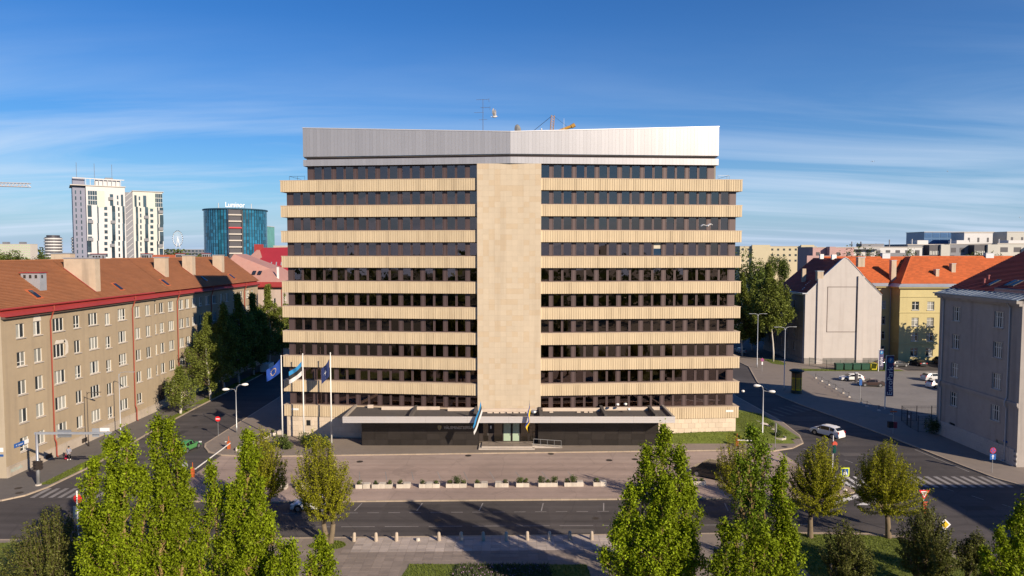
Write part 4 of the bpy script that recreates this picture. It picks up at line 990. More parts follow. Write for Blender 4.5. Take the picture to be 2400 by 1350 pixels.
# street name plates
m_sgnb = mat('sign_blue', (.015, .09, .33), .45, var=.04); m_sgnw = mat('sign_white', (.72, .72, .74), .5, var=.04); m_sgnr = mat('sign_red', (.62, .02, .025), .45, var=.04)
mb = MB(TA); mb.box(1.3, 3.0, -.05, -.01, 3.35, 3.85); p = mb.build('street_plate', m_sgnb, ten)
mb = MB(TA); mb.box(3.02, 3.75, -.05, -.01, 3.35, 3.85); mb.build('number_plate', m_sgnw, ten)
tm = text_mesh('A. Lauteri', .3, m_sgnw, .003); o = bpy.data.objects.new('lettering', tm); COL.objects.link(o); o.parent = p
o.matrix_local = TA @ Matrix.Translation((2.15, -.058, 3.58)) @ RX90
mb = MB(); mb.box(-61.2, -60.3, 79.74, 79.785, 3.3, 3.8); mb.build('street_plate', m_sgnw, ten)
mb = MB(); mb.box(-61.2, -60.3, 79.74, 79.785, 2.75, 3.0); mb.build('street_plate', m_sgnb, ten)
# graffiti scrawl on the plinth
mb = MB(TA); m_graf = mat('faded_paint', (.22, .40, .42), .9, var=.3, scale=4)
for k in range(9):
    a = .5 + k * .22; mb.tube([(a, -.105, .5 + rnd.random() * .2), (a + .1, -.105, .95 + rnd.random() * .2), (a + .18, -.105, .55 + rnd.random() * .3)], .02, 3)
mb.build('graffiti', m_graf, ten)

# ------------------------------------------------------------------ more buildings, generic builder with windows set in openings
def house(label, x0, x1, y0, y1, zt, m, front=None, left=None, right=None, z0=0.0, frame_m=m_winw, pane_m=m_pane, name='building', cat='building', roof=None, transom=0.0, panes=True, parapet=0.0, roof_m=None, group=None, depth=.18):
    """box building; front/left/right: list of (u, v, w, h, n) windows in facade coordinates"""
    t = thing(name, label, cat, ((x0 + x1) / 2, y0, z0), 0, group)
    FR = {'f': (frame((x0, y0, z0), (1, 0)), x1 - x0), 'l': (frame((x0, y1, z0), (0, -1)), y1 - y0), 'r': (frame((x1, y0, z0), (0, 1)), y1 - y0), 'b': (frame((x1, y1, z0), (-1, 0)), x1 - x0)}
    mb = MB()
    for k, ws in (('f', front), ('l', left), ('r', right), ('b', None)):
        T, L_ = FR[k]; ws = ws or []
        wall_holes(mb, T, L_, zt - z0, [(u - w / 2, u + w / 2, v, v + h) for u, v, w, h, n in ws], depth)
        for u, v, w, h, n in ws: place_window(t, T, u, v, w, h, n, frame_m, pane_m, depth - .02, transom, sill=False, panes=panes)
    mb.build('wall', m, t)
    if roof is None:
        mb = MB(); mb.box(x0 + .3, x1 - .3, y0 + .3, y1 - .3, zt - .4, zt - .1); mb.build('roof', roof_m or m_felt, t)
        if parapet: mb = MB(); mb.box(x0 - .1, x1 + .1, y0 - .1, y0 + .3, zt + .002, zt + parapet); mb.build('parapet', m, t)
    return t
def grid(us, vs, w, h, n=2): return [(u, v, w, h, n) for u in us for v in vs]

# grey tenement at the right edge
m_grey = mat('grey_plaster', (0.325, 0.295, 0.28), 0.92, var=0.14, scale=0.8, coords='World', streak=.3, streak_col=(.09, .085, .085), bump=.3, bscale=18, stain=.2)
m_grst = mat('grey_limestone', (0.40, 0.38, 0.365), 0.9, var=.15, scale=1.2, coords='World', islvar=.14)
m_rtile = mat('dark_red_tile', (0.18, 0.032, 0.026), 0.8, var=.15, scale=1, coords='World', islvar=.12)
gt = thing('apartment_building', 'dark grey plastered tenement with dark red roof at the right edge of the picture', 'building', (63, 84, 0))
TG = frame((63, 100.2, 0), (0, -1))           # x runs towards the camera, -y faces the street (-x)
GW = [(100.2 - 96.4, z, 1.5, 2.0, 3) for z in (5.0, 9.15, 13.25, 17.2)] + [(100.2 - 88.0, z, 1.6, 2.05, 4) for z in (5.0, 9.15, 13.25, 17.2)]
GB = [(100.2 - 96.6, 1.75, 1.3, .8, 1), (100.2 - 87.0, 1.75, 1.4, .9, 1)]
mb = MB(); wall_holes(mb, TG, 16.2, 20.9, [(u - w / 2, u + w / 2, v, v + h) for u, v, w, h, n in GW + GB], .25); mb.box(63.02, 80, 100.0, 100.2, 0, 20.9); mb.box(63.02, 80, 84.0, 84.2, 0, 20.9); mb.build('wall', m_grey, gt)
for u, v, w, h, n in GW: place_window(gt, TG, u, v, w, h, n, m_winw, m_pane, .2, transom=.66, sill_m=m_grst)
for u, v, w, h, n in GB: place_window(gt, TG, u, v, w, h, n, mat('window_grey', (.16, .15, .15), .7), m_pane, .2, sill_m=m_grst)
mb = MB(TG)
for u, v, w, h, n in GW:
    for a0, a1, b0, b1 in ((u - w / 2 - .22, u - w / 2 - .04, v - .1, v + h + .2), (u + w / 2 + .04, u + w / 2 + .22, v - .1, v + h + .2), (u - w / 2 - .03, u + w / 2 + .03, v + h + .03, v + h + .2)): mb.box(a0, a1, -.035, 0, b0, b1)
mb.build('window_surround', m_grey, gt)
mb = MB(TG); mb.box(-.25, 16.2, -.22, 0, 7.75, 8.15); mb.box(-.25, 16.2, -.12, 0, 7.55, 7.749); mb.build('string_course', m_grey, gt)
blk = MB(); blk.box(-.43, .43, -.07, .05, -.15, .15); bme = blk.mesh('stone_block', m_grst)
for r in range(7):
    for k in range(18):
        inst('stone_block', bme, gt, TG @ Matrix.Translation((.3 + k * .9 + (r % 2) * .45 - .2, -.03 - rnd.uniform(0, .02), .2 + r * .315)))
mb = MB(TG); mb.box(-.2, 16.2, -.75, .1, 20.55, 20.9); mb.box(-.1, 16.2, -.4, 0, 20.25, 20.549); mb.build('cornice', m_grey, gt)
mb = MB(); mb.add([(62.15, 83.8, 20.92), (62.15, 100.6, 20.92), (64.6, 100.6, 21.7), (64.6, 83.8, 21.7)], [(0, 1, 2, 3)]); mb.box(62.1, 62.3, 83.8, 100.6, 20.91, 21.06)
for k in range(17): y = 84 + k; mb.add([(62.3, y, 21.0), (64.6, y, 21.72), (64.6, y + .05, 21.72), (62.3, y + .05, 21.0), (62.3, y, 21.05), (64.6, y, 21.78), (64.6, y + .05, 21.78), (62.3, y + .05, 21.05)], [(4, 5, 6, 7), (0, 1, 5, 4), (3, 7, 6, 2)])
mb.build('eave_metal', mat('blue_grey_metal', (.20, .24, .29), .45, metal=.5, var=.15, scale=1.5, coords='World'), gt)
GZ = lambda x: 21.7 + (x - 64.5) * .50
tiled_slope((64.5, 100.5, 21.7), (64.5, 83.5, 21.7), (76, 83.5, GZ(76)), (76, 100.5, GZ(76)), 34, m_rtile, gt, ncol=14)
mb = MB(); mb.poly([(63, 100.3, 20.9), (76, 100.3, GZ(76)), (88, 100.3, 21)]); mb.quad((76, 83.5, GZ(76)), (88, 83.5, 21), (88, 100.5, 21), (76, 100.5, GZ(76))); mb.build('gable', m_grey, gt)
for y, x in ((94.0, 66.4), (91.0, 66.6), (90.0, 66.6)):
    P = lambda dx, dy, h: (x + dx, y + dy, GZ(x + dx) + h)
    mb = MB(); vs = [P(-.75, -.4, .02), P(.75, -.4, .02), P(.75, .4, .02), P(-.75, .4, .02), P(-.75, -.4, .16), P(.75, -.4, .16), P(.75, .4, .16), P(-.75, .4, .16)]
    mb.add(vs, [(0, 3, 2, 1), (4, 5, 6, 7), (0, 1, 5, 4), (1, 2, 6, 5), (2, 3, 7, 6), (3, 0, 4, 7)]); s = mb.build('skylight', mat('skylight_frame', (.06, .06, .07), .5), gt)
    mb = MB(); mb.quad(P(-.66, -.32, .18), P(.66, -.32, .18), P(.66, .32, .18), P(-.66, .32, .18)); q = mb.build('pane', mat('skylight_pane', (.03, .05, .07), .03, var=0, spec=1.0), None); q.parent = s
for y, x in ((96.2, 67.2), (95.6, 66.2)):
    mb = MB(); mb.tube([(x, y, GZ(x) - .1), (x, y, GZ(x) + .55)], .12, 8); mb.tube([(x, y, GZ(x) + .56), (x, y, GZ(x) + .7)], .19, 8); mb.build('roof_vent', mat('red_vent', (.30, .09, .09), .7), gt)
mb = MB()
for k in range(34): y = 84 + k * .2; mb.tube([(64.2, y, 21.6), (64.2, y, 22.2)], .02, 4, False)
mb.tube([(64.2, 84, 22.2), (64.2, 90.7, 22.2)], .03, 4); mb.tube([(64.2, 84, 21.75), (64.2, 90.7, 21.75)], .03, 4); mb.build('snow_guard', m_steel, gt)
for y in (99.2, 85.9):
    mb = MB(); mb.tube([(62.45, y, 20.6), (62.85, y, 19.9), (62.85, y, 8.5), (62.6, y, 8.0), (62.6, y, 7.5), (62.85, y, 7.1), (62.85, y, .5), (62.6, y, .3)], .09, 6); mb.build('downpipe', m_zinc, gt)
mb = MB(TG); mb.box(13.9, 14.6, -.06, -.02, 2.7, 2.95); mb.build('street_plate', m_sgnb, gt)

# tenement across the side street, outside the frame on the right: it shades the crossing
t = house('grey corner tenement across the side street, to the right of the picture', 74, 95, 28, 47, 18.5, m_grey, left=grid([3, 7, 11, 15], [3, 7, 11, 15], 1.5, 2), name='apartment_building')

# white gable house behind the car park
m_gab = mat('white_render', (0.45, 0.415, 0.395), 0.9, var=0.07, scale=0.5, coords='World', streak=.30, streak_col=(.30, .25, .23), stain=.12)
m_dgr = mat('weathered_grey', (0.20, 0.185, 0.175), 0.92, var=.2, scale=.7, coords='World', streak=.4, streak_col=(.08, .07, .065), stain=.4)
m_redt = mat('brick_red_tile', (0.30, 0.055, 0.035), 0.85, var=.12, scale=1.2, coords='World', islvar=.12)
m_ort = mat('orange_tile', (0.47, 0.115, 0.032), 0.85, var=.12, scale=1.2, coords='World', islvar=.14)
GX0, GX1, GY = 70.2, 88.5, 163.0
gh = thing('gable_house', 'house with a tall blank whitish gable wall and red roof behind the car park', 'building', (79, GY, 0))
prof = [(GX0, 0), (GX1, 0), (GX1, 16.6), (87.2, 17.9), (84.6, 20.4), (82.9, 22.4), (80.2, 25.2), (79.55, 25.5), (78.9, 25.2), (74.6, 21.2), (72.1, 18.6), (GX0, 16.8)]
mb = MB(); n = len(prof); mb.add([(x, GY, z) for x, z in prof] + [(x, GY + .5, z) for x, z in prof], [tuple(range(n)), tuple(reversed(range(n, 2 * n)))] + [(i, i + n, (i + 1) % n + n, (i + 1) % n) for i in range(n)]); mb.build('gable_wall', m_gab, gh)
mb = MB()
for i in range(2, n):
    a, b = prof[i], prof[(i + 1) % n]
    if i == n - 1: continue
    mb.add([(a[0], GY - .12, a[1] + .03), (b[0], GY - .12, b[1] + .03), (b[0], GY + .55, b[1] + .03), (a[0], GY + .55, a[1] + .03), (a[0], GY - .12, a[1] + .15), (b[0], GY - .12, b[1] + .15), (b[0], GY + .55, b[1] + .15), (a[0], GY + .55, a[1] + .15)], [(0, 3, 2, 1), (4, 5, 6, 7), (0, 1, 5, 4), (1, 2, 6, 5), (2, 3, 7, 6), (3, 0, 4, 7)])
mb.build('verge', m_zinc, gh)
for x0, x1, zt in ((73.0, 74.5, 20.6), (82.6, 84.1, 21.2)):
    mb = MB(); mb.box(x0, x1, GY - .35, GY, 0, zt); mb.build('pilaster', m_gab, gh)
for x0, x1, zt in ((72.8, 74.4, 22.3), (82.4, 84.2, 25.6)):
    mb = MB(); mb.box(x0 + .1, x1 - .1, GY - .25, GY + .9, zt - 2.2, zt); c = mb.build('chimney', m_chim, gh); mb = MB(); mb.box(x0, x1, GY - .35, GY + 1, zt + .003, zt + .15); q = mb.build('cap', m_zinc, None); q.parent = c
mb = MB()
for a in (((75.5, 18.6), (83.2 - .7, 18.6)), ((75.5, 7.8), (82.5, 7.8)), ((75.5, 7.8), (75.5, 18.6)), ((82.5, 7.8), (82.5, 18.6))):
    (xa, za), (xb, zb) = a; mb.box(min(xa, xb) - .06, max(xa, xb) + .06, GY - .05, GY - .004, min(za, zb) - .06, max(za, zb) + .06)
mb.build('panel_frame', mat('rusty_frame', (.10, .07, .06), .8), gh)
mb = MB(); mb.box(GX0 + .02, GX1 - .02, GY - .06, GY - .003, 0, 1.5); mb.build('plinth', m_dgr, gh)
LW = grid([4, 8, 12, 16, 20], [2.6, 6.2, 9.8, 13.2], 1.3, 1.9)
T_ = frame((GX0, GY + 26, 0), (0, -1)); mb = MB(); wall_holes(mb, T_, 25.5, 16.6, [(u - w / 2, u + w / 2, v, v + h) for u, v, w, h, n_ in LW], .2); mb.build('side_wall', m_dgr, gh)
for u, v, w, h, n_ in LW: place_window(gh, T_, u, v, w, h, 2, mat('window_dull', (.40, .37, .34), .8), m_pane, .17, sill_m=m_dgr)
mb = MB(T_)
for z in (5.0, 8.6, 12.4): mb.box(0, 25.5, -.15, 0, z, z + .25)
mb.box(0, 25.5, -.3, 0, 0, 1.2); mb.build('string_course', m_dgr, gh)
mb = MB(); mb.box(GX0 - .5, GX0, GY + .56, GY + 26, 16.6, 16.9); mb.box(GX0 - .75, GX0 + .6, GY - .1, GY + 26, 16.91, 17.15); mb.build('eave', m_zinc, gh)
tiled_slope((GX0 - .2, GY + 18, 17.0), (GX0 - .2, GY + .2, 17.0), (79.5, GY + .2, 25.4), (79.5, GY + 17, 25.4), 26, m_redt, gh, ncol=10)
tiled_slope((88.9, GY + .3, 16.9), (88.9, GY + 20, 16.9), (79.6, GY + 17, 25.4), (79.6, GY + .3, 25.4), 26, m_ort, gh, ncol=10)
mb = MB(); mb.tube([(GX0 - .1, GY + .4, 16.6), (GX0 - .1, GY + .4, .3)], .1, 6); mb.tube([(74.2, 170, 20.9), (74.2, 170, 23)], .0, 3); mb.build('downpipe', m_zinc, gh)
mb = MB(); mb.box(72.2, 73.1, 169.6, 170.2, 19.5, 22.8); mb.build('chimney', m_chim, gh)
mb = MB()
for x, y, l in ((72.6, 167.5, 1.6), (71.2, 166.5, .8), (77.8, 170, 1.2), (78.4, 165.5, 1.0)):
    z = 17.0 + (x - GX0 + .2) * .866; mb.add([(x - l * .4, y - .4, z - l * .35 + .08), (x - l * .4, y + .2, z - l * .35 + .08), (x + l * .4, y + .2, z + l * .35 + .08), (x + l * .4, y - .4, z + l * .35 + .08)], [(0, 1, 2, 3)])
mb.build('roof_hatch', m_white, gh)
for x in (77.6, 79.3): mb = MB(); mb.box(x, x + .9, 172, 172.6, 25.2, 26.4) if x < 79 else mb.box(x - .6, x + .5, 168, 168.6, 25.1, 26.3); mb.build('ridge_vent', m_white, gh)

# yellow house with bright orange roof
m_yel = mat('yellow_plaster', (0.47, 0.40, 0.20), 0.9, var=0.09, scale=0.6, coords='World', streak=.15, streak_col=(.28, .23, .12), stain=.15)
yh = thing('apartment_building', 'yellow four storey house with bright orange tiled roof behind the car park', 'building', (100, 165, 0))
rz4 = [1.6, 5.3, 9.0, 12.9]
TYa = frame((88.0, 169, 0), (1, 0)); TYb = frame((94.0, 165, 0), (1, 0))
wa = [(4.0, z, 1.6, 2.0, 2) for z in rz4]; wb = [(u, z, 1.7, 2.05, 2) for u in (3.8, 7.5, 11.2, 15.2, 19.2, 23, 27) for z in rz4]
mb = MB(); wall_holes(mb, TYa, 6.0, 18.2, [(u - w / 2, u + w / 2, v, v + h) for u, v, w, h, n in wa], .22); wall_holes(mb, TYb, 40, 18.2, [(u - w / 2, u + w / 2, v, v + h) for u, v, w, h, n in wb], .22); mb.quad((94, 169, 0), (94, 165, 0), (94, 165, 18.2), (94, 169, 18.2)); mb.box(88, 134, 184, 184.3, 0, 18.2); mb.build('wall', m_yel, yh)
for T, ws in ((TYa, wa), (TYb, wb)):
    for u, v, w, h, n in ws: place_window(yh, T, u, v, w, h, n, m_winw, m_pane, .2, transom=.66, sill_m=m_zinc)
mb = MB()
for z in (16.0, 12.2, 4.6):
    mb.box(88.0, 93.9, 168.85, 169, z, z + .22); mb.box(93.85, 134, 164.85, 165, z, z + .22); mb.box(93.85, 94, 165.01, 168.84, z, z + .22)
mb.build('string_course', m_yel, yh)
mb = MB(); mb.box(88, 93.3, 168.3, 169, 18.2, 18.5); mb.box(93.3, 134, 164.3, 165, 18.2, 18.5); mb.box(93.3, 94, 165.01, 168.99, 18.2, 18.5); mb.build('cornice', m_yel, yh)
mb = MB(); mb.add([(87.8, 168.1, 18.52), (93.2, 168.1, 18.52), (93.2, 169.4, 19.3), (87.8, 169.4, 19.3)], [(0, 1, 2, 3)]); mb.add([(93.0, 164.1, 18.52), (134, 164.1, 18.52), (134, 165.4, 19.3), (94.4, 165.4, 19.3)], [(0, 1, 2, 3)]); mb.add([(93.0, 164.1, 18.52), (94.4, 165.4, 19.3), (94.4, 170, 19.3), (93.0, 170, 18.52)], [(0, 1, 2, 3)])
mb.build('eave_metal', m_zinc, yh)
tiled_slope((87.0, 169.3, 19.25), (96, 169.3, 19.25), (104, 176, 25.6), (80, 176, 25.6), 26, m_ort, yh, ncol=26)
tiled_slope((94.3, 165.3, 19.25), (134, 165.3, 19.25), (134, 173.5, 25.75), (101.3, 173.5, 25.75), 26, m_ort, yh, ncol=44)
mb = MB(); mb.add([(94.3, 165.3, 19.26), (101.3, 173.5, 25.75), (101.3, 182, 25.7), (94.3, 176, 19.26)], [(0, 1, 2, 3)]); mb.quad((101.3, 173.5, 25.75), (134, 173.5, 25.75), (134, 183, 19), (101.3, 183, 19)); mb.quad((80, 176, 25.6), (104, 176, 25.6), (104, 184, 19), (80, 184, 19)); mb.build('roof_hip', m_ort, yh)
mb = MB(); mb.tube([(94.3, 165.25, 19.3), (101.3, 173.5, 25.82), (134, 173.5, 25.82)], .14, 5); mb.tube([(80, 176, 25.68), (103, 176, 25.68)], .14, 5); mb.build('ridge_cap', m_ort, yh)
for x0, x1, y, zb, zt in ((94.3, 95.5, 169.6, 19, 24.8), (104.0, 104.8, 167.4, 20, 22.6), (108.6, 109.6, 168.6, 21, 24.0), (95.2, 97.2, 175.6, 24.8, 26.6), (120, 122.0, 173, 25, 26.6)):
    mb = MB(); mb.box(x0, x1, y, y + 1.1, zb, zt); c = mb.build('chimney', m_chim if zt < 25 else m_zinc, yh); mb = MB(); mb.box(x0 - .08, x1 + .08, y - .08, y + 1.18, zt + .002, zt + .12); q = mb.build('cap', m_zinc, None); q.parent = c
mb = MB(); mb.tube([(93.8, 168.8, 18.3), (93.8, 168.8, .5)], .1, 6); mb.build('downpipe', m_zinc, yh)
mb = MB(); mb.box(89.0, 92, 167.5, 169, 2.9, 3.05); mb.build('door_canopy', m_zinc, yh)

# pink roofed houses behind the tenement on the left
m_pink = mat('faded_pink_metal', (0.40, 0.215, 0.18), 0.7, var=.14, scale=.5, coords='World', streak=.2, streak_col=(.4, .12, .1), stain=.25)
m_crim = mat('crimson_metal', (0.30, 0.024, 0.035), 0.55, var=.12, scale=.6, coords='World')
m_pwal = mat('pinkish_plaster', (0.44, 0.36, 0.32), .9, var=.12, scale=.8, coords='World', streak=.2)
ph_ = house('pinkish plastered house with faded pink metal roof behind the brown tenement', -72, -56.2, 166, 184, 18.6, m_pwal, front=grid([11.7, 12.9, 14.1], [10.2, 14.0], .6, 1.7, 1) + grid([11.7, 12.9, 14.1], [2.5, 6.2], .6, 1.7, 1), right=grid([3, 7, 11, 15], [3, 7, 11, 14.5], 1.3, 1.9), name='apartment_building', roof=1)
mb = MB(); mb.add([(-73, 165.2, 18.7), (-55.5, 165.2, 18.7), (-55.5, 185, 18.7), (-73, 185, 18.7), (-60.5, 170.5, 22.8), (-60.5, 180, 22.8), (-70, 172, 26.4), (-70, 180, 26.4)], [(0, 1, 4, 6), (1, 2, 5, 4), (2, 3, 7, 5), (3, 0, 6, 7), (4, 5, 7, 6)]); mb.build('roof', m_pink, ph_)
mb = MB(); mb.add([(-73.2, 164.9, 18.55), (-55.2, 164.9, 18.55), (-56.4, 166.1, 19.65), (-72, 166.1, 19.65)], [(0, 1, 2, 3)]); mb.add([(-55.2, 164.9, 18.55), (-55.2, 185, 18.55), (-56.4, 185, 19.65), (-56.4, 166.1, 19.65)], [(0, 1, 2, 3)]); mb.box(-73.2, -55.2, 165, 166, 18.4, 18.54); mb.build('eave_apron', m_redm, ph_)
for x in (-64.2, -62.8):
    mb = MB(); z = 18.7 + 5.3 * .55; mb.add([(x, 168.2, 21.4), (x + .9, 168.2, 21.4), (x + .9, 169.2, 22.3), (x, 169.2, 22.3)], [(0, 1, 2, 3)]); mb.build('skylight', m_skyl, ph_)
mb = MB(); mb.box(-57.9, -57.5, 168, 168.5, 20, 23.2); mb.build('flue', m_white, ph_)
mb = MB(); mb.tube([(-60.2, 165.95, 18.5), (-60.2, 165.95, .4)], .09, 6); mb.tube([(-56.1, 165.9, 18.5), (-56.1, 165.9, .4)], .09, 6); mb.build('downpipe', m_pipe, ph_)
ch_ = house('house with crimson metal roof and narrow skylights, beside the left end of the office building', -82, -60, 200, 222, 19.5, m_pwal, front=grid([17, 20], [8, 12, 15.5], 1.1, 1.8), name='apartment_building', roof=1)
mb = MB(); mb.add([(-83, 199, 19.4), (-59, 199, 19.4), (-59, 223, 19.4), (-83, 223, 19.4), (-78, 211, 28.2), (-60, 211, 28.6)], [(0, 1, 5, 4), (1, 2, 5), (2, 3, 4, 5), (3, 0, 4)]); mb.build('roof', m_crim, ch_)
mb = MB(); mb.add([(-83, 198.95, 19.4), (-71, 198.95, 19.4), (-78, 210.9, 28.24)], [(0, 1, 2)]); mb.build('roof_hip', m_pink, ch_)
for i in range(6):
    x = -73.5 + i * 1.5 + (i > 3) * 2; y = 203.6 if i < 4 else 206.4; z = 19.4 + (y - 199) * .75; mb = MB(); mb.add([(x, y, z + .1), (x + .35, y, z + .1), (x + .05, y + 1.3, z + 1.1), (x - .3, y + 1.3, z + 1.1)], [(0, 1, 2, 3)]); mb.build('skylight', m_zinc, ch_)
mb = MB(); mb.box(-79.2, -77, 210, 212, 26.5, 29.3); mb.box(-62, -60.5, 210, 212, 27.5, 29.5); mb.build('chimney', m_redm, ch_)

# ------------------------------------------------------------------ the far town
m_conc = mat('pale_concrete', (.47, .43, .39), .85, var=.08, scale=.2, coords='World'); m_beige = mat('beige_panel', (.48, .42, .29), .85, var=.08, scale=.3, coords='World')
m_dpan = mat('dark_panel', (.045, .042, .055), .5, var=.1); m_gpan = mat('grey_panel', (.16, .165, .19), .6, var=.08, scale=.3, coords='World'); m_lpan = mat('light_panel', (.42, .41, .38), .8, var=.08, scale=.3, coords='World')
m_tglass = mat('blue_window_glass', (.03, .05, .07), .05, var=.2, scale=.3, coords='World', spec=.9, objvar=.4)
m_wpan = mat('white_panel', (.50, .495, .50), .7, var=.05, scale=.2, coords='World'); m_cpan = mat('cream_panel', (.48, .48, .45), .7, var=.05, scale=.2, coords='World')
m_side = mat('slate_panel', (.16, .17, .24), .6, var=.08, scale=.2, coords='World')
# white and cream residential tower
tw = thing('residential_tower', 'tall white and cream residential tower with stepped dark window strips on the left horizon', 'building', (-200, 350, 0)); tw.rotation_euler = (0, 0, R(34)); tw.scale = (.86, .86, 1)
def tbox(nm, m, *a):
    mb = MB(); mb.box(*a); return mb.build(nm, m, tw)
tbox('wall', m_wpan, -217, -197.3, 350, 372, 0, 59.8); tbox('wall', m_cpan, -193.2, -177.2, 351, 372, 0, 58.2); tbox('side_wall', m_side, -223.5, -217.01, 352, 372, 0, 60.5); tbox('stair_core', m_gpan, -197.29, -193.21, 350.8, 370, 0, 57.5)
tbox('roof_slab', m_conc, -224.6, -196.8, 349.4, 373, 59.81, 60.2); tbox('roof_slab', m_conc, -193.4, -176.4, 350.4, 373, 58.21, 58.5)
tbox('penthouse', m_wpan, -212, -199.5, 352, 366, 60.21, 63.5); tbox('penthouse', m_side, -223.3, -217.3, 352.5, 366, 60.51, 64.0); tbox('plant_room', m_gpan, -207, -203, 353, 358, 63.51, 64.6)
for i in range(9):
    x = -217 + i * 2.2; tbox('pergola_post', m_wpan, x, x + .25, 350.2, 350.5, 60.21, 63.3)
tbox('pergola_beam', m_wpan, -223.4, -197.4, 350.1, 350.6, 63.31, 63.7)
for i in range(3): mb = MB(); mb.tube([(-221 + i * 9, 360, 63), (-221 + i * 9, 360, 72)], .12, 4); mb.build('aerial', m_steel, tw)
wcell = MB(); wcell.box(-.5, .5, -.06, .04, 0, 1); wme = wcell.mesh('window', m_tglass)
bcell = MB(); bcell.box(-.5, .5, -.9, 0, 0, 1); bme_ = bcell.mesh('balcony', m_gpan)
def tw_win(x, w, z, h, y=350.0, me=wme, nm='window'): o = inst(nm, me, tw, Matrix.Translation((x, y, z)) @ Matrix.Diagonal((w, 1, h, 1))); return o
FL = 2.95
for base, wd, yy, sh in ((-217, 19.7, 350.0, 0), (-193.2, 16.0, 351.0, 5)):
    for f in range(17):
        z = 6 + f * FL
        if z + FL > 58: continue
        off = [0, .5, .2, 1.0, 1.4][(f // 3 + sh) % 5]; top = z > 49
        if not top:
            tw_win(base + (.9 if not sh else 14.6) + off * .5, 2.0, z, FL - .02 if (f + sh) % 3 else FL * .7, yy)
            tw_win(base + (5.0 if not sh else 12.6) + off * .5, .7, z, FL, yy)
            tw_win(base + (9.3 if not sh else 9.6) + (off - .5) * .4, 1.6, z + .7, 1.7, yy)
        tw_win(base + (12.8 if not sh else 6.4) + off * .6, 1.7, z, FL, yy)
        if (f * 7 + sh) % 4 == 0: tw_win(base + (12.4 if not sh else 6.2) + off * .6, 2.3, z - .1, 1.5, yy, bme_, 'balcony')
        if (f * 5 + sh) % 3 == 0 and not top: tw_win(base + (1.3 if not sh else 14.3) + off * .5, 2.3, z - .1, 1.5, yy, bme_, 'balcony')
        tw_win(base + (15.9 if not sh else 3.6) + off * .3, .8, z + .5, 1.9, yy)
        tw_win(base + (18.2 if not sh else 1.5) + off * .4, 1.2, z, FL, yy)
    cx = base + (2.5 if not sh else 12.2)
    for i in range(4):
        for j in range(3): tw_win(cx - 1.0 + i * 1.15 + (0 if not sh else .8), 1.0, 50.5 + j * 2.4, 2.1, yy)
    mb = MB(); mb.box(base + (5.7 if not sh else 8.0), base + (9.3 if not sh else 12.0), yy - .12, yy - .065, 49.5, 57.5); mb.build('green_cladding', mat('pale_green_panel', (.42, .52, .42), .6, var=.1, scale=.5, coords='World'), tw)
for f in range(18):
    z = 5 + f * FL
    for x in (-222, -219.5): tw_win(x, .6, z + .5, 1.8, 352)
    mb = MB(); mb.tube([(-197, 350.7, z), (-193.6, 350.7, z + FL)], .18, 4); mb.build('stair_brace', m_wpan, tw)
# round blue glass office tower with its roof sign
lt = thing('glass_tower', 'cylindrical dark blue glass office tower with white lettering on its roof', 'building', (-168.5, 418, 0)); lt.rotation_euler = (0, 0, R(23))
m_bg = mat('blue_curtain_glass', (.02, .16, .27), .04, metal=.35, var=.35, scale=.12, coords='World', islvar=.45, spec=1.0)
CXl, CYl, RL = -168.5, 418, 18.0
a0, a1 = -96, -82    # open balcony strip facing the camera
mb = MB(); nseg = 64; nfl = 26
for k in range(nseg):
    t0, t1 = 2 * math.pi * k / nseg, 2 * math.pi * (k + 1) / nseg; tm_ = math.degrees((t0 + t1) / 2); tm_ = tm_ - 360 if tm_ > 180 else tm_
    if -101 < tm_ < -80: continue
    for f in range(nfl):
        z0_, z1_ = f * 2.0, f * 2.0 + 1.94; d = .012
        P = [(CXl + RL * math.cos(t), CYl + RL * math.sin(t)) for t in (t0 + d, t1 - d)]
        mb.quad((*P[0], z0_), (*P[1], z0_), (*P[1], z1_), (*P[0], z1_))
mb.build('curtain_wall', m_bg, lt, kind='stuff')
mb = MB(); mb.lathe([(RL - .25, 0), (RL - .25, 51.7)], 64, (CXl, CYl, 0)); mb.build('core', mat('tower_core', (.015, .025, .035), .6), lt)
mb = MB(); mb.lathe([(RL + .6, 51.75), (RL + .7, 52.1), (RL + .3, 52.5), (RL - 2, 52.52)], 64, (CXl, CYl, 0)); mb.build('cornice', mat('blue_metal', (.04, .12, .18), .4, metal=.5), lt)
for f in range(13):
    z = 3.2 + f * 3.75; mb = MB(); mb.box(CXl - 4.2, CXl + 2.8, CYl - RL - .9, CYl - RL + .6, z, z + .75); mb.build('balcony', mat('balcony_red', (.55, .03, .04), .6) if f == 10 else m_conc, lt)
    mb = MB(); mb.box(CXl - 4.0, CXl + 2.6, CYl - RL - .05, CYl - RL + .3, z + .76, z + 3.7); mb.build('balcony_window', m_dpan, lt)
mb = MB(); mb.box(CXl - 4.5, CXl - 4.22, CYl - RL - 1, CYl - RL + 1, 0, 51.7); mb.box(CXl + 2.82, CXl + 3.1, CYl - RL - 1, CYl - RL + 1, 0, 51.7); mb.build('fin', m_dpan, lt)
tm = text_mesh('Luminor', 4.2, mat('sign_white_metal', (.82, .82, .84), .5, var=0), .15); o = bpy.data.objects.new('lettering', tm); COL.objects.link(o); o.parent = lt
w_ = max(v.co.x for v in tm.vertices) - min(v.co.x for v in tm.vertices)
o.matrix_local = Matrix.Translation((-.6, -18, 54.3)) @ RX90; o.scale = (10.4 / w_, 1, 1)
mb = MB()
for i in range(7): mb.tube([(CXl - 5.5 + i * 1.7, CYl - 17.8, 52.4), (CXl - 5.5 + i * 1.7, CYl - 17.8, 54)], .12, 4)
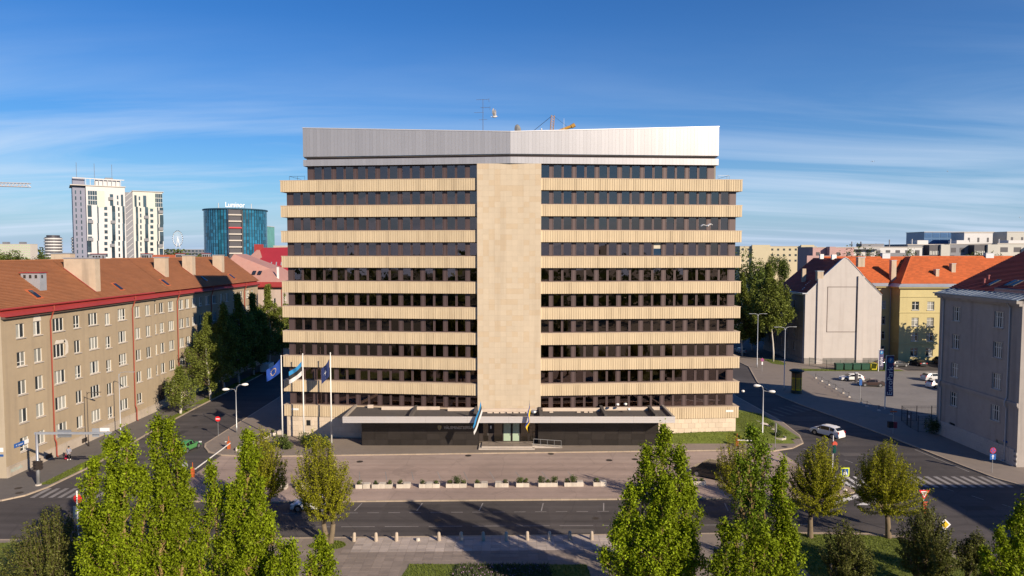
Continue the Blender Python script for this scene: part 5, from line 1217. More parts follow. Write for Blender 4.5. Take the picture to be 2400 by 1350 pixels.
for x in (-9.5, 8.5): mb.tube([(CXl + x, CYl - 14, 52), (CXl + x, CYl - 14, 55.5)], .25, 6); mb.tube([(CXl + x, CYl - 14, 52.4), (CXl + x + 1.6, CYl - 14, 52.4)], .3, 6)
mb.build('sign_support', m_steel, lt, kind='stuff')
# striped round towers
for i, (x, l) in enumerate(((-474, 'left one of two round apartment towers striped white and dark, standing free before the sky'), (-446, 'round apartment tower striped white and dark, half hidden behind the tall white tower'))):
    t = thing('round_tower', l, 'building', (x, 700, 0))
    mb = MB(); mb.lathe([(7.4, 0), (7.4, 42)], 24, (x, 707, 0)); mb.build('glazing', m_dpan, t)
    for f in range(13):
        mb = MB(); z = 3 + f * 3.05; mb.lathe([(7.5, z), (8.2, z + .05), (8.2, z + 1.5), (7.5, z + 1.55)], 24, (x, 707, 0)); mb.build('balcony_ring', m_wpan, t)
    mb = MB(); mb.lathe([(6, 42), (6, 44), (0, 44.1)], 16, (x, 707, 0)); mb.build('plant_room', m_dpan, t)
# ferris wheel
t = thing('ferris_wheel', 'distant white ferris wheel between the white tower and the glass tower', 'ferris wheel', (-635, 1300, 37))
mb = MB()
for k in range(40):
    t0, t1 = 2 * math.pi * k / 40, 2 * math.pi * (k + 1) / 40; mb.tube([(9 * math.cos(t0), 0, 14 * math.sin(t0) + 15), (9 * math.cos(t1), 0, 14 * math.sin(t1) + 15)], .32, 4, False)
for k in range(20): t0 = 2 * math.pi * k / 20; mb.tube([(0, 0, 15), (9 * math.cos(t0), 0, 14 * math.sin(t0) + 15)], .10, 3, False)
mb.build('rim', m_white, t, world=False)
mb = MB()
for s in (-1, 1): mb.tube([(s * 4, 0, -2), (0, 0, 15)], .5, 4)
mb.build('support', m_white, t, world=False)
for k in range(22): t0 = 2 * math.pi * k / 22; mb = MB(); mb.box(-.55, .55, -.5, .5, -.7, .7); q = mb.build('cabin', m_dpan, t, world=False); q.location = (9.7 * math.cos(t0), 0, 14.9 * math.sin(t0) + 15)

def slab_block(label, x0, x1, y, d, z0, zt, m, nx, nz, ww=.55, hh=.5, wm_=None, name='apartment_block', floors_from=None):
    t = thing(name, label, 'building', ((x0 + x1) / 2, y, 0)); mb = MB(); mb.box(x0, x1, y, y + d, 0, zt); mb.build('wall', m, t)
    me_ = MB(); me_.box(-.5, .5, -.08, .05, 0, 1); me_ = me_.mesh('window', wm_ or m_tglass)
    dx = (x1 - x0) / nx; zf = floors_from if floors_from is not None else z0; dz = (zt - zf) / nz
    for i in range(nx):
        for j in range(nz): inst('window', me_, t, Matrix.Translation((x0 + (i + .5) * dx, y, zf + (j + .28) * dz)) @ Matrix.Diagonal((dx * ww, 1, dz * hh, 1)))
    mb = MB(); mb.box(x0 - .2, x1 + .2, y - .2, y + d + .2, zt + .01, zt + .3); mb.build('roof', m_conc, t)
    return t
t = slab_block('long pale apartment block with green balconies at the far left horizon', -690, -634, 900, 14, 18, 37, m_conc, 18, 6, .7, .45, mat('green_balcony', (.40, .50, .33), .7))
mb = MB(); mb.box(-672, -666, 902, 908, 37.3, 40); mb.box(-650, -644, 902, 908, 37.3, 40); mb.build('plant_room', m_gpan, t)
t = slab_block('teal glazed block beside the old brick chimney', -181.5, -170, 470, 20, 24, 44.5, mat('teal_glass', (.10, .30, .26), .2, var=.3, scale=.3, coords='World'), 5, 5, .8, .6)
t = slab_block('beige plastered building under the teal block', -183.5, -170, 468, 1.5, 16, 35, m_conc, 3, 3, .4, .35)
t = thing('brick_chimney', 'tall tapering brick factory chimney beside the blue glass tower', 'chimney', (-164.6, 450, 0)); mb = MB(); mb.lathe([(1.5, 0), (1.35, 22), (.95, 43.6), (1.05, 43.7), (1.05, 44.2)], 14); mb.build('shaft', mat('ochre_brick', (.42, .22, .07), .9, var=.2, scale=1.5, coords='World'), t, world=False); mb = MB(); mb.box(-2.2, 2.2, -2.2, 2.2, 0, 25.5); mb.build('base', m_crim, t, world=False)
slab_block('sandy flat roofed block against the left end of the office building', -150, -136, 430, 18, 22, 30.6, m_conc, 7, 2, .3, .3)
slab_block('low terminal building under the ferris wheel', -640, -560, 1250, 30, 14, 31, m_gpan, 12, 3, .6, .5)
slab_block('long white building behind the trees on the left horizon', -770, -655, 850, 20, 8, 24.5, m_wpan, 14, 3, .5, .4)
for i, (x0, x1, y, zt, m, l) in enumerate(((-180, -163, 330, 23.8, m_beige, 'cream low house with orange roof trim, left of the blue glass tower'), (-152, -136, 250, 23.0, m_conc, 'pale low house below the blue glass tower'))):
    t = slab_block(l, x0, x1, y, 12, 15, zt, m, 4, 3, .3, .35, name='house')
    mb = MB(); mb.add([(x0 - .4, y - .4, zt + .31), (x1 + .4, y - .4, zt + .31), (x1 + .4, y + 12, zt + .31), (x0 - .4, y + 12, zt + .31), (x0 + 2, y + 6, zt + 1.7), (x1 - 2, y + 6, zt + 1.7)], [(0, 1, 5, 4), (1, 2, 5), (2, 3, 4, 5), (3, 0, 4)]); mb.build('roof_tiles', m_orange if i == 0 else m_tile, t)
# right horizon
t = slab_block('long low beige apartment block on the horizon right of the office building', 140, 187, 420, 14, 20, 30.2, m_beige, 13, 3, .35, .36, mat('dark_window', (.05, .06, .07), .2))
for x0, x1 in ((147, 158), (177, 185)): mb = MB(); mb.box(x0, x1, 418.5, 420, 0, 31.2); mb.build('projecting_bay', m_beige, t)
m_pk2 = mat('pink_render', (.40, .26, .25), .85, var=.07, scale=.3, coords='World')
t = slab_block('pink flat roofed house behind the red roof of the gable house', 132, 150, 300, 16, 18, 28.8, m_pk2, 4, 2, .35, .35, m_dpan); mb = MB(); mb.box(128, 152, 296.5, 299.9, 0, 25.3); mb.box(138, 140.5, 297, 299.9, 25.31, 29.2); mb.build('terrace', m_pk2, t)
t = slab_block('white rooftop flats with dark railings left of the grey panelled flats', 152.5, 183, 305, 16, 18, 28.9, m_wpan, 7, 2, .45, .5, m_dpan); mb = MB(); mb.box(150, 163, 303, 304.8, 28.0, 28.4); mb.box(166, 175, 300, 304.9, 0, 26.5); mb.build('terrace', m_gpan, t)
mb = MB()
for x in (154, 158, 165, 171): mb.tube([(x, 310, 29), (x, 310, 29.8 + (x % 4) * .9)], .25, 6)
mb.box(158, 168, 309, 314, 29.2, 30.6); mb.build('roof_plant', m_gpan, t)
for i, (x0, x1, l) in enumerate(((184, 201, 'leftmost wing of the grey and dark panelled modern flats on the right horizon'), (201.5, 221, 'middle wing of the grey and dark panelled modern flats on the right horizon'), (221.5, 252, 'large light wing of the modern flats near the right edge'))):
    t = slab_block(l, x0, x1, 318 - i * 3, 20, 15, 30.2 + i * .2, m_gpan if i < 2 else m_lpan, 5, 3, .55, .42, m_dpan)
    w = x1 - x0; mb = MB(); mb.box(x0 + w * .45, x0 + w * .72, 314 - i * 3, 317.9 - i * 3, 0, 30.1); mb.build('dark_bay', m_dpan, t)
    mb = MB()
    for k in range(6): mb.box(x0 + w * .46 + k * w * .043, x0 + w * .485 + k * w * .043, 313.9 - i * 3, 313.99 - i * 3, 25.6, 27.4)
    mb.build('slit_window', m_cpan, t)
    mb = MB(); mb.box(x0 + w * .73, x0 + w * .97, 313 - i * 3, 317.9 - i * 3, 0, 30.3); mb.build('light_bay', m_lpan, t)
    mb = MB(); mb.box(x0 - .5, x0 + w * .44, 313.5 - i * 3, 317.8 - i * 3, 23.5, 25.3); mb.build('balcony', m_conc if i == 2 else m_gpan, t)
    mb = MB(); mb.tube([(x0 + w * .25, 322, 30), (x0 + w * .25, 322, 33)], .25, 6); mb.box(x0 + w * .4, x0 + w * .7, 322, 328, 30.2, 32.4); mb.build('roof_plant', m_wpan, t)
slab_block('blue glazed office block behind the modern flats', 212, 248, 352, 16, 26, 37.0, mat('blue_glass_wall', (.10, .18, .32), .15, var=.1, scale=.3, coords='World'), 9, 3, .85, .75, mat('blue_pane', (.07, .14, .28), .08, spec=.9))
for x0, x1, zt, l in ((222, 236, 36.2, 'white rooftop storey rising in the middle of the modern flats'), (243, 258, 36.6, 'pale rooftop storey with dark corner, right of the white one'), (258.5, 275, 34.2, 'white rooftop storey nearest the right edge')):
    slab_block(l, x0, x1, 336, 10, 30, zt, m_lpan if x0 > 240 else m_wpan, 3, 1, .2, .35, m_dpan, name='rooftop_storey')
t = slab_block('low house with a flat pale gable end, left of the right birch', 128, 147, 250, 10, 15, 23.8, m_conc, 3, 2, .1, .1); mb = MB(); mb.add([(115, 246, 17), (128, 246, 17), (128, 252, 23), (119, 252, 23)], [(0, 1, 2, 3)]); mb.build('roof_tiles', m_redt, t)
for i in range(5): mb = MB(); x = 118.5 + i * 1.1; mb.add([(x, 247.4, 18.5), (x + .5, 247.4, 18.5), (x + 1.1, 249.6, 20.8), (x + .6, 249.6, 20.8)], [(0, 1, 2, 3)]); mb.build('skylight', m_white, t)
t = thing('house', 'low house with a dull brown roof behind the birch on the right', 'building', (150, 240, 0)); mb = MB(); mb.box(120, 152, 230, 246, 0, 18); mb.build('wall', m_pwal, t); mb = MB(); mb.add([(119, 229, 18), (153, 229, 18), (153, 247, 18), (119, 247, 18), (122, 238, 22.4), (150, 238, 22.4)], [(0, 1, 5, 4), (1, 2, 5), (2, 3, 4, 5), (3, 0, 4)]); mb.build('roof', mat('brown_metal', (.15, .07, .05), .7, var=.1), t)
# ------------------------------------------------------------------ trees
m_oak = mat('oak_leaves', (0.170, 0.225, 0.008), 0.6, objvar=.10, var=0.32, scale=0.9, coords='World', islvar=0.45, trans=0.2, spec=0.12)
m_oakd = mat('oak_leaves_deep', (0.115, 0.170, 0.010), 0.6, objvar=.10, var=0.3, scale=0.9, coords='World', islvar=0.45, trans=0.2, spec=0.12)
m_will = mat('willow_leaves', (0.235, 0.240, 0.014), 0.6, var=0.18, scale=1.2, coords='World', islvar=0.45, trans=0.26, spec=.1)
m_willd = mat('shaded_willow_shrub_leaves', (0.095, 0.105, 0.018), 0.6, var=0.18, scale=1.2, coords='World', islvar=0.45, trans=0.25, spec=.3)  # darker copy of the willow leaves, the corner willow's shade put into colour
m_birch = mat('birch_leaves', (0.150, 0.182, 0.030), 0.6, var=0.2, scale=0.5, coords='World', islvar=0.45, trans=0.28, spec=.3)
m_linden = mat('far_leaves', (0.080, 0.110, 0.020), 0.7, var=0.25, scale=0.15, coords='World', islvar=0.5, trans=0.2, spec=.2)
m_bush = mat('bush_leaves', (0.055, 0.085, 0.022), 0.6, var=0.2, scale=1.5, coords='World', islvar=0.5, trans=0.2, spec=.3)
m_bark = mat('oak_bark', (0.24, 0.165, 0.065), 0.95, var=0.3, scale=4, bump=.6, bscale=14)
m_barkw = mat('willow_bark', (0.15, 0.115, 0.075), 0.95, var=0.3, scale=4, bump=.6, bscale=14, stain=.3)
m_twig = mat('twigs', (0.085, 0.062, 0.035), 0.9, var=0.2, scale=3)
m_bbark = mat('birch_bark', (0.55, 0.51, 0.47), 0.85, var=0.25, scale=2, streak=.3, streak_col=(.05, .04, .04))

def leaf_arrays(C, size, rng, tilt=None, aspect=.62):
    n = len(C); nrm = rng.normal(0, 1, (n, 3)); nrm[:, 2] = np.abs(nrm[:, 2]) + .25
    nrm /= np.linalg.norm(nrm, axis=1)[:, None]
    a = rng.normal(0, 1, (n, 3))
    if tilt is not None: a += tilt
    t = a - nrm * (a * nrm).sum(1)[:, None]; t /= np.linalg.norm(t, axis=1)[:, None] + 1e-9
    b = np.cross(nrm, t); s = (size * rng.uniform(.5, 1.45, n))[:, None]
    fold = nrm * s * .12
    V = np.stack([C - t * s * .5, C + b * s * aspect * .5 + fold, C + t * s * .5, C - b * s * aspect * .5 + fold], 1).reshape(-1, 3)
    return V, np.arange(4 * n).reshape(-1, 4)
def crown(parent, C, size, m, rng, tilt=None, name='crown', aspect=.62):
    V, F = leaf_arrays(C, size, rng, tilt, aspect)
    o = bpy.data.objects.new(name, fast_mesh(name, V, F, m)); COL.objects.link(o); o.parent = parent; o['kind'] = 'stuff'; return o

def columnar(label, x, y, leaders, size=.17, seed=0, m=m_oak, dens=1.0, name='columnar_oak', group='columnar oaks in the foreground', z0=.1):
    """upright tree: several steep leaders from one trunk, leaf clumps at the ends of short rising twigs. leaders: (dx, dy, top, radius, zlow)"""
    rng = np.random.default_rng(100 + seed); t = thing(name, label, 'tree', (x, y, z0), 0, group)
    tb = MB(); tw_ = MB(); Cs = []
    tb.tube([(0, 0, -.2), (0, 0, .4), (.05, .03, 1.6), (0, 0, 2.6)], [.42, .33, .29, .27], 9)
    for li, (dx, dy, top, rad, zl) in enumerate(leaders):
        top -= .75
        ph = rng.uniform(0, 6.28); wob = rng.uniform(.1, .22)
        def axis(z):
            u = min(1, max(0, (z - 1.8) / (max(zl, 4) - 1.8 + 1.5))); s_ = u * u * (3 - 2 * u)
            return np.array([dx * s_ + wob * math.sin(z * .7 + ph), dy * s_ + wob * math.cos(z * .6 + ph), z])
        zs = np.linspace(1.8, top - .25, 12)
        tb.tube([tuple(axis(z)) for z in zs], list(np.linspace(.17, .015, 12)), 6)
        rad *= 1.42; zl = max(1.2, zl - 1); H = top - zl; K = int(H * rad * 17.5 * dens)
        f1, f2 = rng.uniform(0, 6.28, 2)
        for k in range(K):
            u = rng.uniform(0, 1) ** .85; z = zl + u * H; ang = rng.uniform(0, 6.28)
            r = rad * min(1, (u / .12 + .15) ** .5) * (max(0, 1 - u) ** .62) + .10
            r *= 1 + .22 * math.sin(z * 1.9 + ang * 2 + f1) + .14 * math.sin(z * 3.7 - ang * 3 + f2)
            if math.sin(z * 1.35 + ang * 1.5 + f2) + math.sin(z * 2.6 - ang * 2 + f1) < -.6: continue
            rr = r * math.sqrt(rng.uniform(.12, 1)) ; c = axis(z) + np.array([math.cos(ang) * rr, math.sin(ang) * rr, 0])
            nl = int(rng.integers(28, 54)); sg = (.145, .145, .23)
            pts = c + rng.normal(0, 1, (nl, 3)) * sg; pts[:, :2] += (pts[:, 2:] - c[2]) * np.array([math.cos(ang), math.sin(ang)]) * .15
            Cs.append(pts)
            if rng.uniform() < .5:
                q = axis(max(1.8, z - rr * 1.3 - .3)); tw_.tube([tuple(q), tuple((q + c) / 2 + np.array([0, 0, -.06])), tuple(c + np.array([0, 0, .15]))], [.030, .02, .007], 3, False)
        # spiky top shoot
        tp = axis(top - .3); Cs.append(tp + rng.normal(0, 1, (40, 3)) * (.07, .07, .30))
    tb.build('trunk', m_bark, t, world=False, smooth=True); o = tw_.build('branches', m_bark, t, world=False); o['kind'] = 'stuff'
    crown(t, np.concatenate(Cs), size, m, rng, tilt=np.array([0, 0, .9])); return t

def willow(label, x, y, H, rad, seed=0, m=m_will, shoots=240, size=.15, zfork=2.3, name='pollard_willow', group='round headed willows along the road', stems=2, per=95, z0=.1, flat=1.0):
    """pollard head: a short stout trunk and a dome of fine upright shoots carrying small leaves"""
    rng = np.random.default_rng(300 + seed); t = thing(name, label, 'tree', (x, y, z0), 0, group)
    tb = MB(); tw_ = MB(); Cs = []; tips = []
    for s in range(stems):
        ox = (s - (stems - 1) / 2) * .5; lean = ox * .9 + rng.uniform(-.1, .1)
        tb.tube([(ox * .5, 0, -.2), (ox * .7, 0, .35), (ox + lean * .5, .05, zfork * .6), (ox + lean, .1, zfork)], [.36, .28, .24, .22], 8)
        for k in range(5):
            a = rng.uniform(0, 6.28); e = np.array([ox + lean + math.cos(a) * rad * .36, .1 + math.sin(a) * rad * .36, zfork + (H - zfork) * rng.uniform(.22, .42)])
            tb.tube([(ox + lean, .1, zfork - .1), tuple((np.array([ox + lean, .1, zfork]) + e) / 2 + rng.normal(0, .08, 3)), tuple(e)], [.13, .09, .05], 5); tips.append(e)
    lx, ly = rng.normal(0, .09, 2); ex = rng.uniform(.6, .95)
    for k in range(shoots):
        a = rng.uniform(0, 6.28); zr_ = rng.uniform(.10, 1) ** .8
        egg = (math.sin(min(1, (zr_ * .93 + .07)) ** ex * math.pi) ** .7) * rng.uniform(.45, 1.06) ** .6 if zr_ < .985 else .1
        e = np.array([math.cos(a) * rad * egg, math.sin(a) * rad * egg, zfork + (H - zfork) * zr_ * rng.uniform(.88, 1.08)]); e[:2] += np.array([lx, ly]) * (e[2] - zfork)
        b = min(tips, key=lambda q: np.linalg.norm(q[:2] - e[:2] * .35) + rng.uniform(0, .6)) * np.array([.7, .7, 1]) + rng.normal(0, .12, 3); b[2] = min(b[2], zfork + (e[2] - zfork) * .5)
        mid = b * .5 + e * .5 + np.array([e[0] * .22, e[1] * .22, -.15 * (H - zfork) * .3]); st = np.linspace(0, 1, 6)[:, None]
        curve = (1 - st) ** 2 * b + 2 * st * (1 - st) * mid + st ** 2 * e
        tw_.tube([tuple(p) for p in curve], [.024, .02, .016, .012, .009, .005], 3, False)
        u = rng.uniform(.18, 1.05, per)[:, None]; C = (1 - u) ** 2 * b + 2 * u * (1 - u) * mid + u ** 2 * e
        Cs.append(C + rng.normal(0, 1, (per, 3)) * (.085, .085, .10))
    tb.build('trunk', m_barkw, t, world=False, smooth=True); o = tw_.build('branches', m_twig, t, world=False); o['kind'] = 'stuff'
    crown(t, np.concatenate(Cs), size, m, rng, tilt=np.array([0, 0, 1.2]), aspect=.5); return t

def birch(label, x, y, H, rad, seed=0, m=m_birch, zl=4, size=.26, n=140, name='birch_tree', group=None, droop=1.0, lean=0.0, z0=.12, per=46):
    """slender pale trunk, thin limbs, hanging strands of small leaves"""
    rng = np.random.default_rng(500 + seed); t = thing(name, label, 'tree', (x, y, z0), 0, group); tb = MB(); Cs = []; tw_ = MB()
    ax = lambda z: np.array([lean * (max(z, 0) / H) ** 1.5 + .25 * math.sin(z * .35 + seed), .2 * math.cos(z * .3 + seed), z])
    tb.tube([tuple(ax(z)) for z in np.linspace(-.2, H * .92, 10)], list(np.linspace(.24, .03, 10)), 8)
    for k in range(n):
        u = rng.uniform(0, 1); z = zl + (H - zl) * u; a = rng.uniform(0, 6.28); r = rad * (math.sin(min(1, u * 1.15 + .12) * math.pi) ** .6) * math.sqrt(rng.uniform(.05, 1))
        r *= 1 + .25 * math.sin(z * 1.1 + a * 2 + seed)
        c = ax(z) + np.array([math.cos(a) * r, math.sin(a) * r, 0]); L_ = rng.uniform(.6, 2.0) * droop
        d = rng.uniform(0, 1, (per, 1)); C = c + np.column_stack([rng.normal(0, .28, per), rng.normal(0, .28, per), -d[:, 0] * L_ + rng.normal(0, .12, per)]); Cs.append(C)
        if k % 2 == 0:
            q = ax(max(zl * .7, z - r * .9)); tw_.tube([tuple(q), tuple((q + c) / 2 + (0, 0, .2)), tuple(c)], [.05, .03, .012], 4, False)
    tb.build('trunk', m_bbark, t, world=False, smooth=True); o = tw_.build('branches', m_twig, t, world=False); o['kind'] = 'stuff'
    crown(t, np.concatenate(Cs), size, m, rng, tilt=np.array([0, 0, -1.0])); return t

def round_tree(label, x, y, zc, rx, rz, n=2600, size=.7, seed=0, m=m_linden, name='broadleaf_tree', group=None):
    """far tree: trunk and a lumpy crown of leaf clumps"""
    rng = np.random.default_rng(700 + seed); t = thing(name, label, 'tree', (x, y, 0), 0, group)
    top = zc + rz; zc = top * .58; rz = top * .42; n = int(n * 1.5)
    tb = MB(); tb.tube([(0, 0, -.1), (0, 0, zc * .5), (.3, 0, zc)], [.5, .4, .1], 6); tb.build('trunk', m_bark, t, world=False)
    lobes = [(rng.normal(0, .45, 3) * (rx, rx * .8, rz * .8), rng.uniform(.38, .62)) for _ in range(11)]
    C = []
    for i in range(n):
        l, s = lobes[int(rng.integers(0, 11))]; v = rng.normal(0, 1, 3); v /= np.linalg.norm(v) + 1e-9
        C.append(l + v * np.array([rx, rx, rz]) * s * rng.uniform(.55, 1) + (0, 0, zc))
    crown(t, np.array(C), size, m, rng); return t

# foreground columnar oaks (their feet stand below the frame)
columnar('big multi stemmed columnar oak, leftmost tall tree of the foreground', -26.6, 45.5, [(-.7, .3, 15.0, .95, 2.5), (.5, -.2, 15.7, .85, 4), (-1.6, -.3, 13.6, .9, 2), (.0, -.8, 12.5, 1.1, 2), (-2.1, .2, 10.2, 1.0, 2), (1.2, .4, 12.8, .9, 3)], seed=1)
columnar('tallest columnar oak of the left foreground, with twin pointed tops', -23.8, 46.5, [(-.5, .2, 16.3, .85, 4), (.45, -.1, 16.0, .8, 5), (-.2, -.7, 12.8, 1.1, 2), (1.0, .2, 12.5, .85, 3), (.9, -.5, 10.0, 1.0, 2)], seed=2)
columnar('thin open columnar oak with a bare yellow trunk, between the taller left oaks', -20.9, 47.0, [(.0, 0, 12.9, .62, 7.2), (-.5, .3, 12.3, .5, 8), (.75, 0, 11.2, .6, 7.5), (.6, -.4, 7.6, .9, 2), (-.8, -.5, 8.0, .9, 2)], seed=3, dens=.8)
columnar('dense columnar oak with one pointed top, left of the front willow', -18.2, 46.5, [(-.3, .2, 15.2, 1.0, 3), (.7, -.1, 11.8, 1.0, 2.5), (-1.1, -.2, 11.6, .9, 3), (.3, -.8, 9.2, 1.2, 2), (1.3, .1, 9.4, .9, 2)], seed=4)
columnar('low oak top at the bottom edge, left one of a pair below the front willow', -14.7, 44.0, [(-.4, .2, 8.3, .75, 2), (.35, 0, 8.5, .6, 2), (-1.0, 0, 7.3, .6, 2)], seed=5)
columnar('low oak top at the bottom edge, right one of a pair below the front willow', -12.8, 44.5, [(0, .2, 8.6, .8, 2), (.5, 0, 7.9, .6, 2), (-.4, -.3, 7.6, .6, 2)], seed=6)
columnar('broad conical oak, the largest tree of the right foreground', 10.2, 47.5, [(.5, .2, 15.1, 1.1, 4), (-.8, .1, 13.8, 1.15, 3), (1.5, -.1, 13.9, 1.2, 4), (-1.9, -.2, 11.0, 1.2, 2), (2.2, .2, 11.4, 1.25, 2), (.2, -1.0, 11.8, 1.6, 2), (-2.4, .0, 8.6, 1.3, 2), (-.6, -1.2, 9.0, 1.5, 1.5), (1.8, -.8, 8.8, 1.6, 1.5), (-3.6, -.2, 6.6, .9, 1.5)], seed=7, dens=.95)
columnar('slender open oak with dark bare limbs, right of the conical oak', 16.9, 47.5, [(.1, 0, 15.4, .62, 9.6), (.9, .2, 14.6, .6, 10), (-.8, 0, 13.4, .5, 9.5), (-.1, -.2, 13.3, .75, 7.5), (1.0, 0, 10.6, .5, 7), (.2, -.2, 9.0, .7, 5)], seed=8, dens=.75, m=m_oakd)
columnar('narrow yellow green oak on the right side of the slender open oak', 19.1, 47.5, [(.1, 0, 13.0, .62, 5), (-.3, .2, 11.6, .6, 4), (.6, 0, 10.2, .7, 3), (.0, -.4, 9.0, .9, 2), (.9, -.2, 7.6, .8, 2)], seed=9)
columnar('low leafy oak in the bottom foreground between the conical and the narrow oak', 15.2, 44.5, [(-.8, .2, 9.6, .8, 2), (-.1, 0, 9.4, .75, 2), (.8, -.2, 8.6, .9, 2), (1.5, 0, 9.3, .8, 2), (-1.6, -.1, 7.3, .8, 1.5), (2.1, 0, 8.2, .7, 2)], seed=10)
columnar('oak cut by the right edge at the bottom corner', 34.6, 46.5, [(.5, 0, 9.7, .85, 3), (-.6, 0, 8.4, .9, 2), (1.4, .2, 10.8, .8, 3), (-1.5, 0, 7.0, .8, 2), (.2, -.5, 7.5, 1.1, 1.5)], seed=11)

# pollard willows by the road
willow('front willow with a forked trunk standing in a grass patch beside the bollards', -16.9, 61.7, 10.4, 2.75, zfork=1.8, seed=1, shoots=300)
willow('willow half hidden behind the left columnar oaks', -24.5, 66.0, 9.6, 2.5, seed=2)
willow('round willow on the right lawn, left of the yield sign', 35.4, 62.9, 8.9, 3.8, seed=3, stems=1, shoots=360, zfork=2.0)
willow('willow between the slender oak and the crossing sign', 28.1, 63.0, 9.4, 3.1, seed=4, stems=1, zfork=2.0, shoots=280)
willow('sparse willow beside the black van, behind the slender oak', 22.6, 66.5, 9.0, 2.5, seed=5, shoots=170, per=60)
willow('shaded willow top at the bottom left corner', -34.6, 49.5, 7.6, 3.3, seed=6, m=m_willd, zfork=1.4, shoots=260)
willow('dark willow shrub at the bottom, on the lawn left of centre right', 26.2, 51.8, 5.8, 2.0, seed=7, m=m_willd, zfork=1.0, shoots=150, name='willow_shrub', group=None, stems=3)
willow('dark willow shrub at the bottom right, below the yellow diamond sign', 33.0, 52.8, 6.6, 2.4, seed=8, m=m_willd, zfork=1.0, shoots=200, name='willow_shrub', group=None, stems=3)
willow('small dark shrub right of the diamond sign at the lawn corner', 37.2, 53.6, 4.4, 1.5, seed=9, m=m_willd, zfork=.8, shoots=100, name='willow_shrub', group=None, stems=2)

# birches of the shaded left street
BG = 'birches along the left street'
for i, (x, y, H, rad, zl, l) in enumerate(((-55.1, 112, 8.2, 2.3, 2.4, 'small sunlit birch at the near end of the row in the left street'), (-55.2, 123, 16.0, 3.0, 3.2, 'slim half lit birch, second from the near end of the left street'), (-55.9, 131, 17.2, 3.2, 4, 'shaded birch in the left street, behind the half lit one'),
        (-56.0, 139, 18.6, 3.4, 4, 'tallest dark birch in the middle of the left street row'), (-56.2, 148, 18.0, 3.3, 4, 'dark birch in the left street before the white parked trailer'), (-56.4, 158, 19.3, 3.4, 4, 'dark birch with a sunlit tip near the far end of the left street'), (-56.6, 168, 17.5, 3.2, 4, 'farthest dark birch in the left street row'), (-50.5, 178, 17.0, 3.4, 3, 'birch closing the far end of the left street beside the office building'))):
    birch(l, x, y, H, rad * (1.35 if i else 1.1), seed=i, zl=zl, group=BG, n=300 if i else 110, per=60, size=.26 if i < 2 else .34)
for i, (x, y, H, rad, zl, l) in enumerate(((63.9, 166.3, 24.2, 5.3, 9.5, 'big sunlit birch with a bare white trunk right of the office building'), (59.5, 176, 21.5, 4.6, 6, 'tree behind the big birch, close to the right wing'), (58.2, 190, 20, 4.5, 4, 'dark tree farther down the right side street'), (66.0, 186, 19, 4.0, 4, 'dark tree in front of the weathered side wall of the gable house'))):
    birch(l, x, y, H, rad, seed=20 + i, zl=zl, n=460 if i == 0 else 300, per=60, size=.40, droop=1.5, lean=-1.6 if i == 0 else 0)
# trees that throw dappled shade on the yellow house
for i, (x, y, zc, rx, rz, l) in enumerate(((91, 254, 21.5, 9, 5, 'green tree between the birch and the dull brown roof'), (118, 268, 19.5, 9, 5.5, 'leafy tree crown behind the dull brown roof'), (142, 285, 22.5, 15, 5.2, 'broad green tree crown left of the pink house'), (172, 296, 23.5, 6, 3.5, 'small tree crown above the orange roof, before the white flats'), (197, 290, 23.4, 10, 3.3, 'tree crown above the orange roof, before the grey flats'),
        (150, 400, 24.5, 5, 3, 'small tree before the beige block, left one'), (159, 405, 24.2, 5, 3, 'small tree before the beige block, right one'), (109, 150, 14, 5.0, 5.5, 'tree in the yard right of the car park, mostly behind the grey tenement'))):
    round_tree(l, x, y, zc, rx, rz, seed=i, n=2600, size=.75)
for i, (x, y, zc, rx, rz, l) in enumerate(((-246, 420, 20, 9, 7, 'tree crown left of the white tower, nearest to it'), (-330, 520, 22, 14, 6.5, 'tree crown between the two round towers'), (-400, 560, 22.5, 16, 6, 'tree crown in front of the left round tower'), (-455, 600, 23, 18, 6.5, 'tree crown left of the left round tower'), (-505, 660, 24, 20, 7, 'tree crown before the long block at the far left'), (-540, 680, 24, 20, 6.5, 'leftmost tree crown on the horizon'), (-234, 560, 25, 14, 9, 'tree crown under the ferris wheel'), (-212, 540, 22, 14, 6, 'tree crown left of the glass tower'))):
    round_tree(l, x, y, zc, rx, rz, seed=40 + i, n=2200, size=1.3)
# far-off woods on the horizon, one mass
def woods(name, x0, x1, y, zc, n, hmax, seed):
    rng = np.random.default_rng(seed); x = rng.uniform(x0, x1, n); C = np.column_stack([x, y + rng.uniform(0, 60, n), np.abs(rng.normal(0, 1, n)).clip(0, 1.6) / 1.6 * hmax * (.65 + .35 * np.sin(x * .045) * np.sin(x * .013 + 1)) + zc])
    V, F = leaf_arrays(C, 4.0, rng); o = bpy.data.objects.new(name, fast_mesh(name, V, F, m_linden)); COL.objects.link(o); o['kind'] = 'stuff'
woods('far_woods', -1100, -380, 1000, 8, 7000, 27, 1); woods('far_woods', -560, -330, 1500, 8, 2500, 27, 2); woods('far_woods', 330, 1100, 900, 10, 6000, 20, 3); woods('far_woods', 180, 420, 600, 8, 4000, 18, 4); woods('far_woods', -120, 330, 760, 4, 4000, 14, 5)
# the park behind the viewpoint, which the bronze windows mirror
rngp = np.random.default_rng(77); n = 16000; px_ = rngp.uniform(-260, 260, n)
C = np.column_stack([px_, rngp.uniform(-190, -60, n), np.abs(rngp.normal(0, 1, n)).clip(0, 2) / 2 * (15 + 4.5 * np.sin(px_ * .07) + 3 * np.sin(px_ * .19 + 1)) + 2])
V, F = leaf_arrays(C, 3.2, rngp); o = bpy.data.objects.new('park_trees', fast_mesh('park_trees', V, F, m_linden)); COL.objects.link(o); o['kind'] = 'stuff'

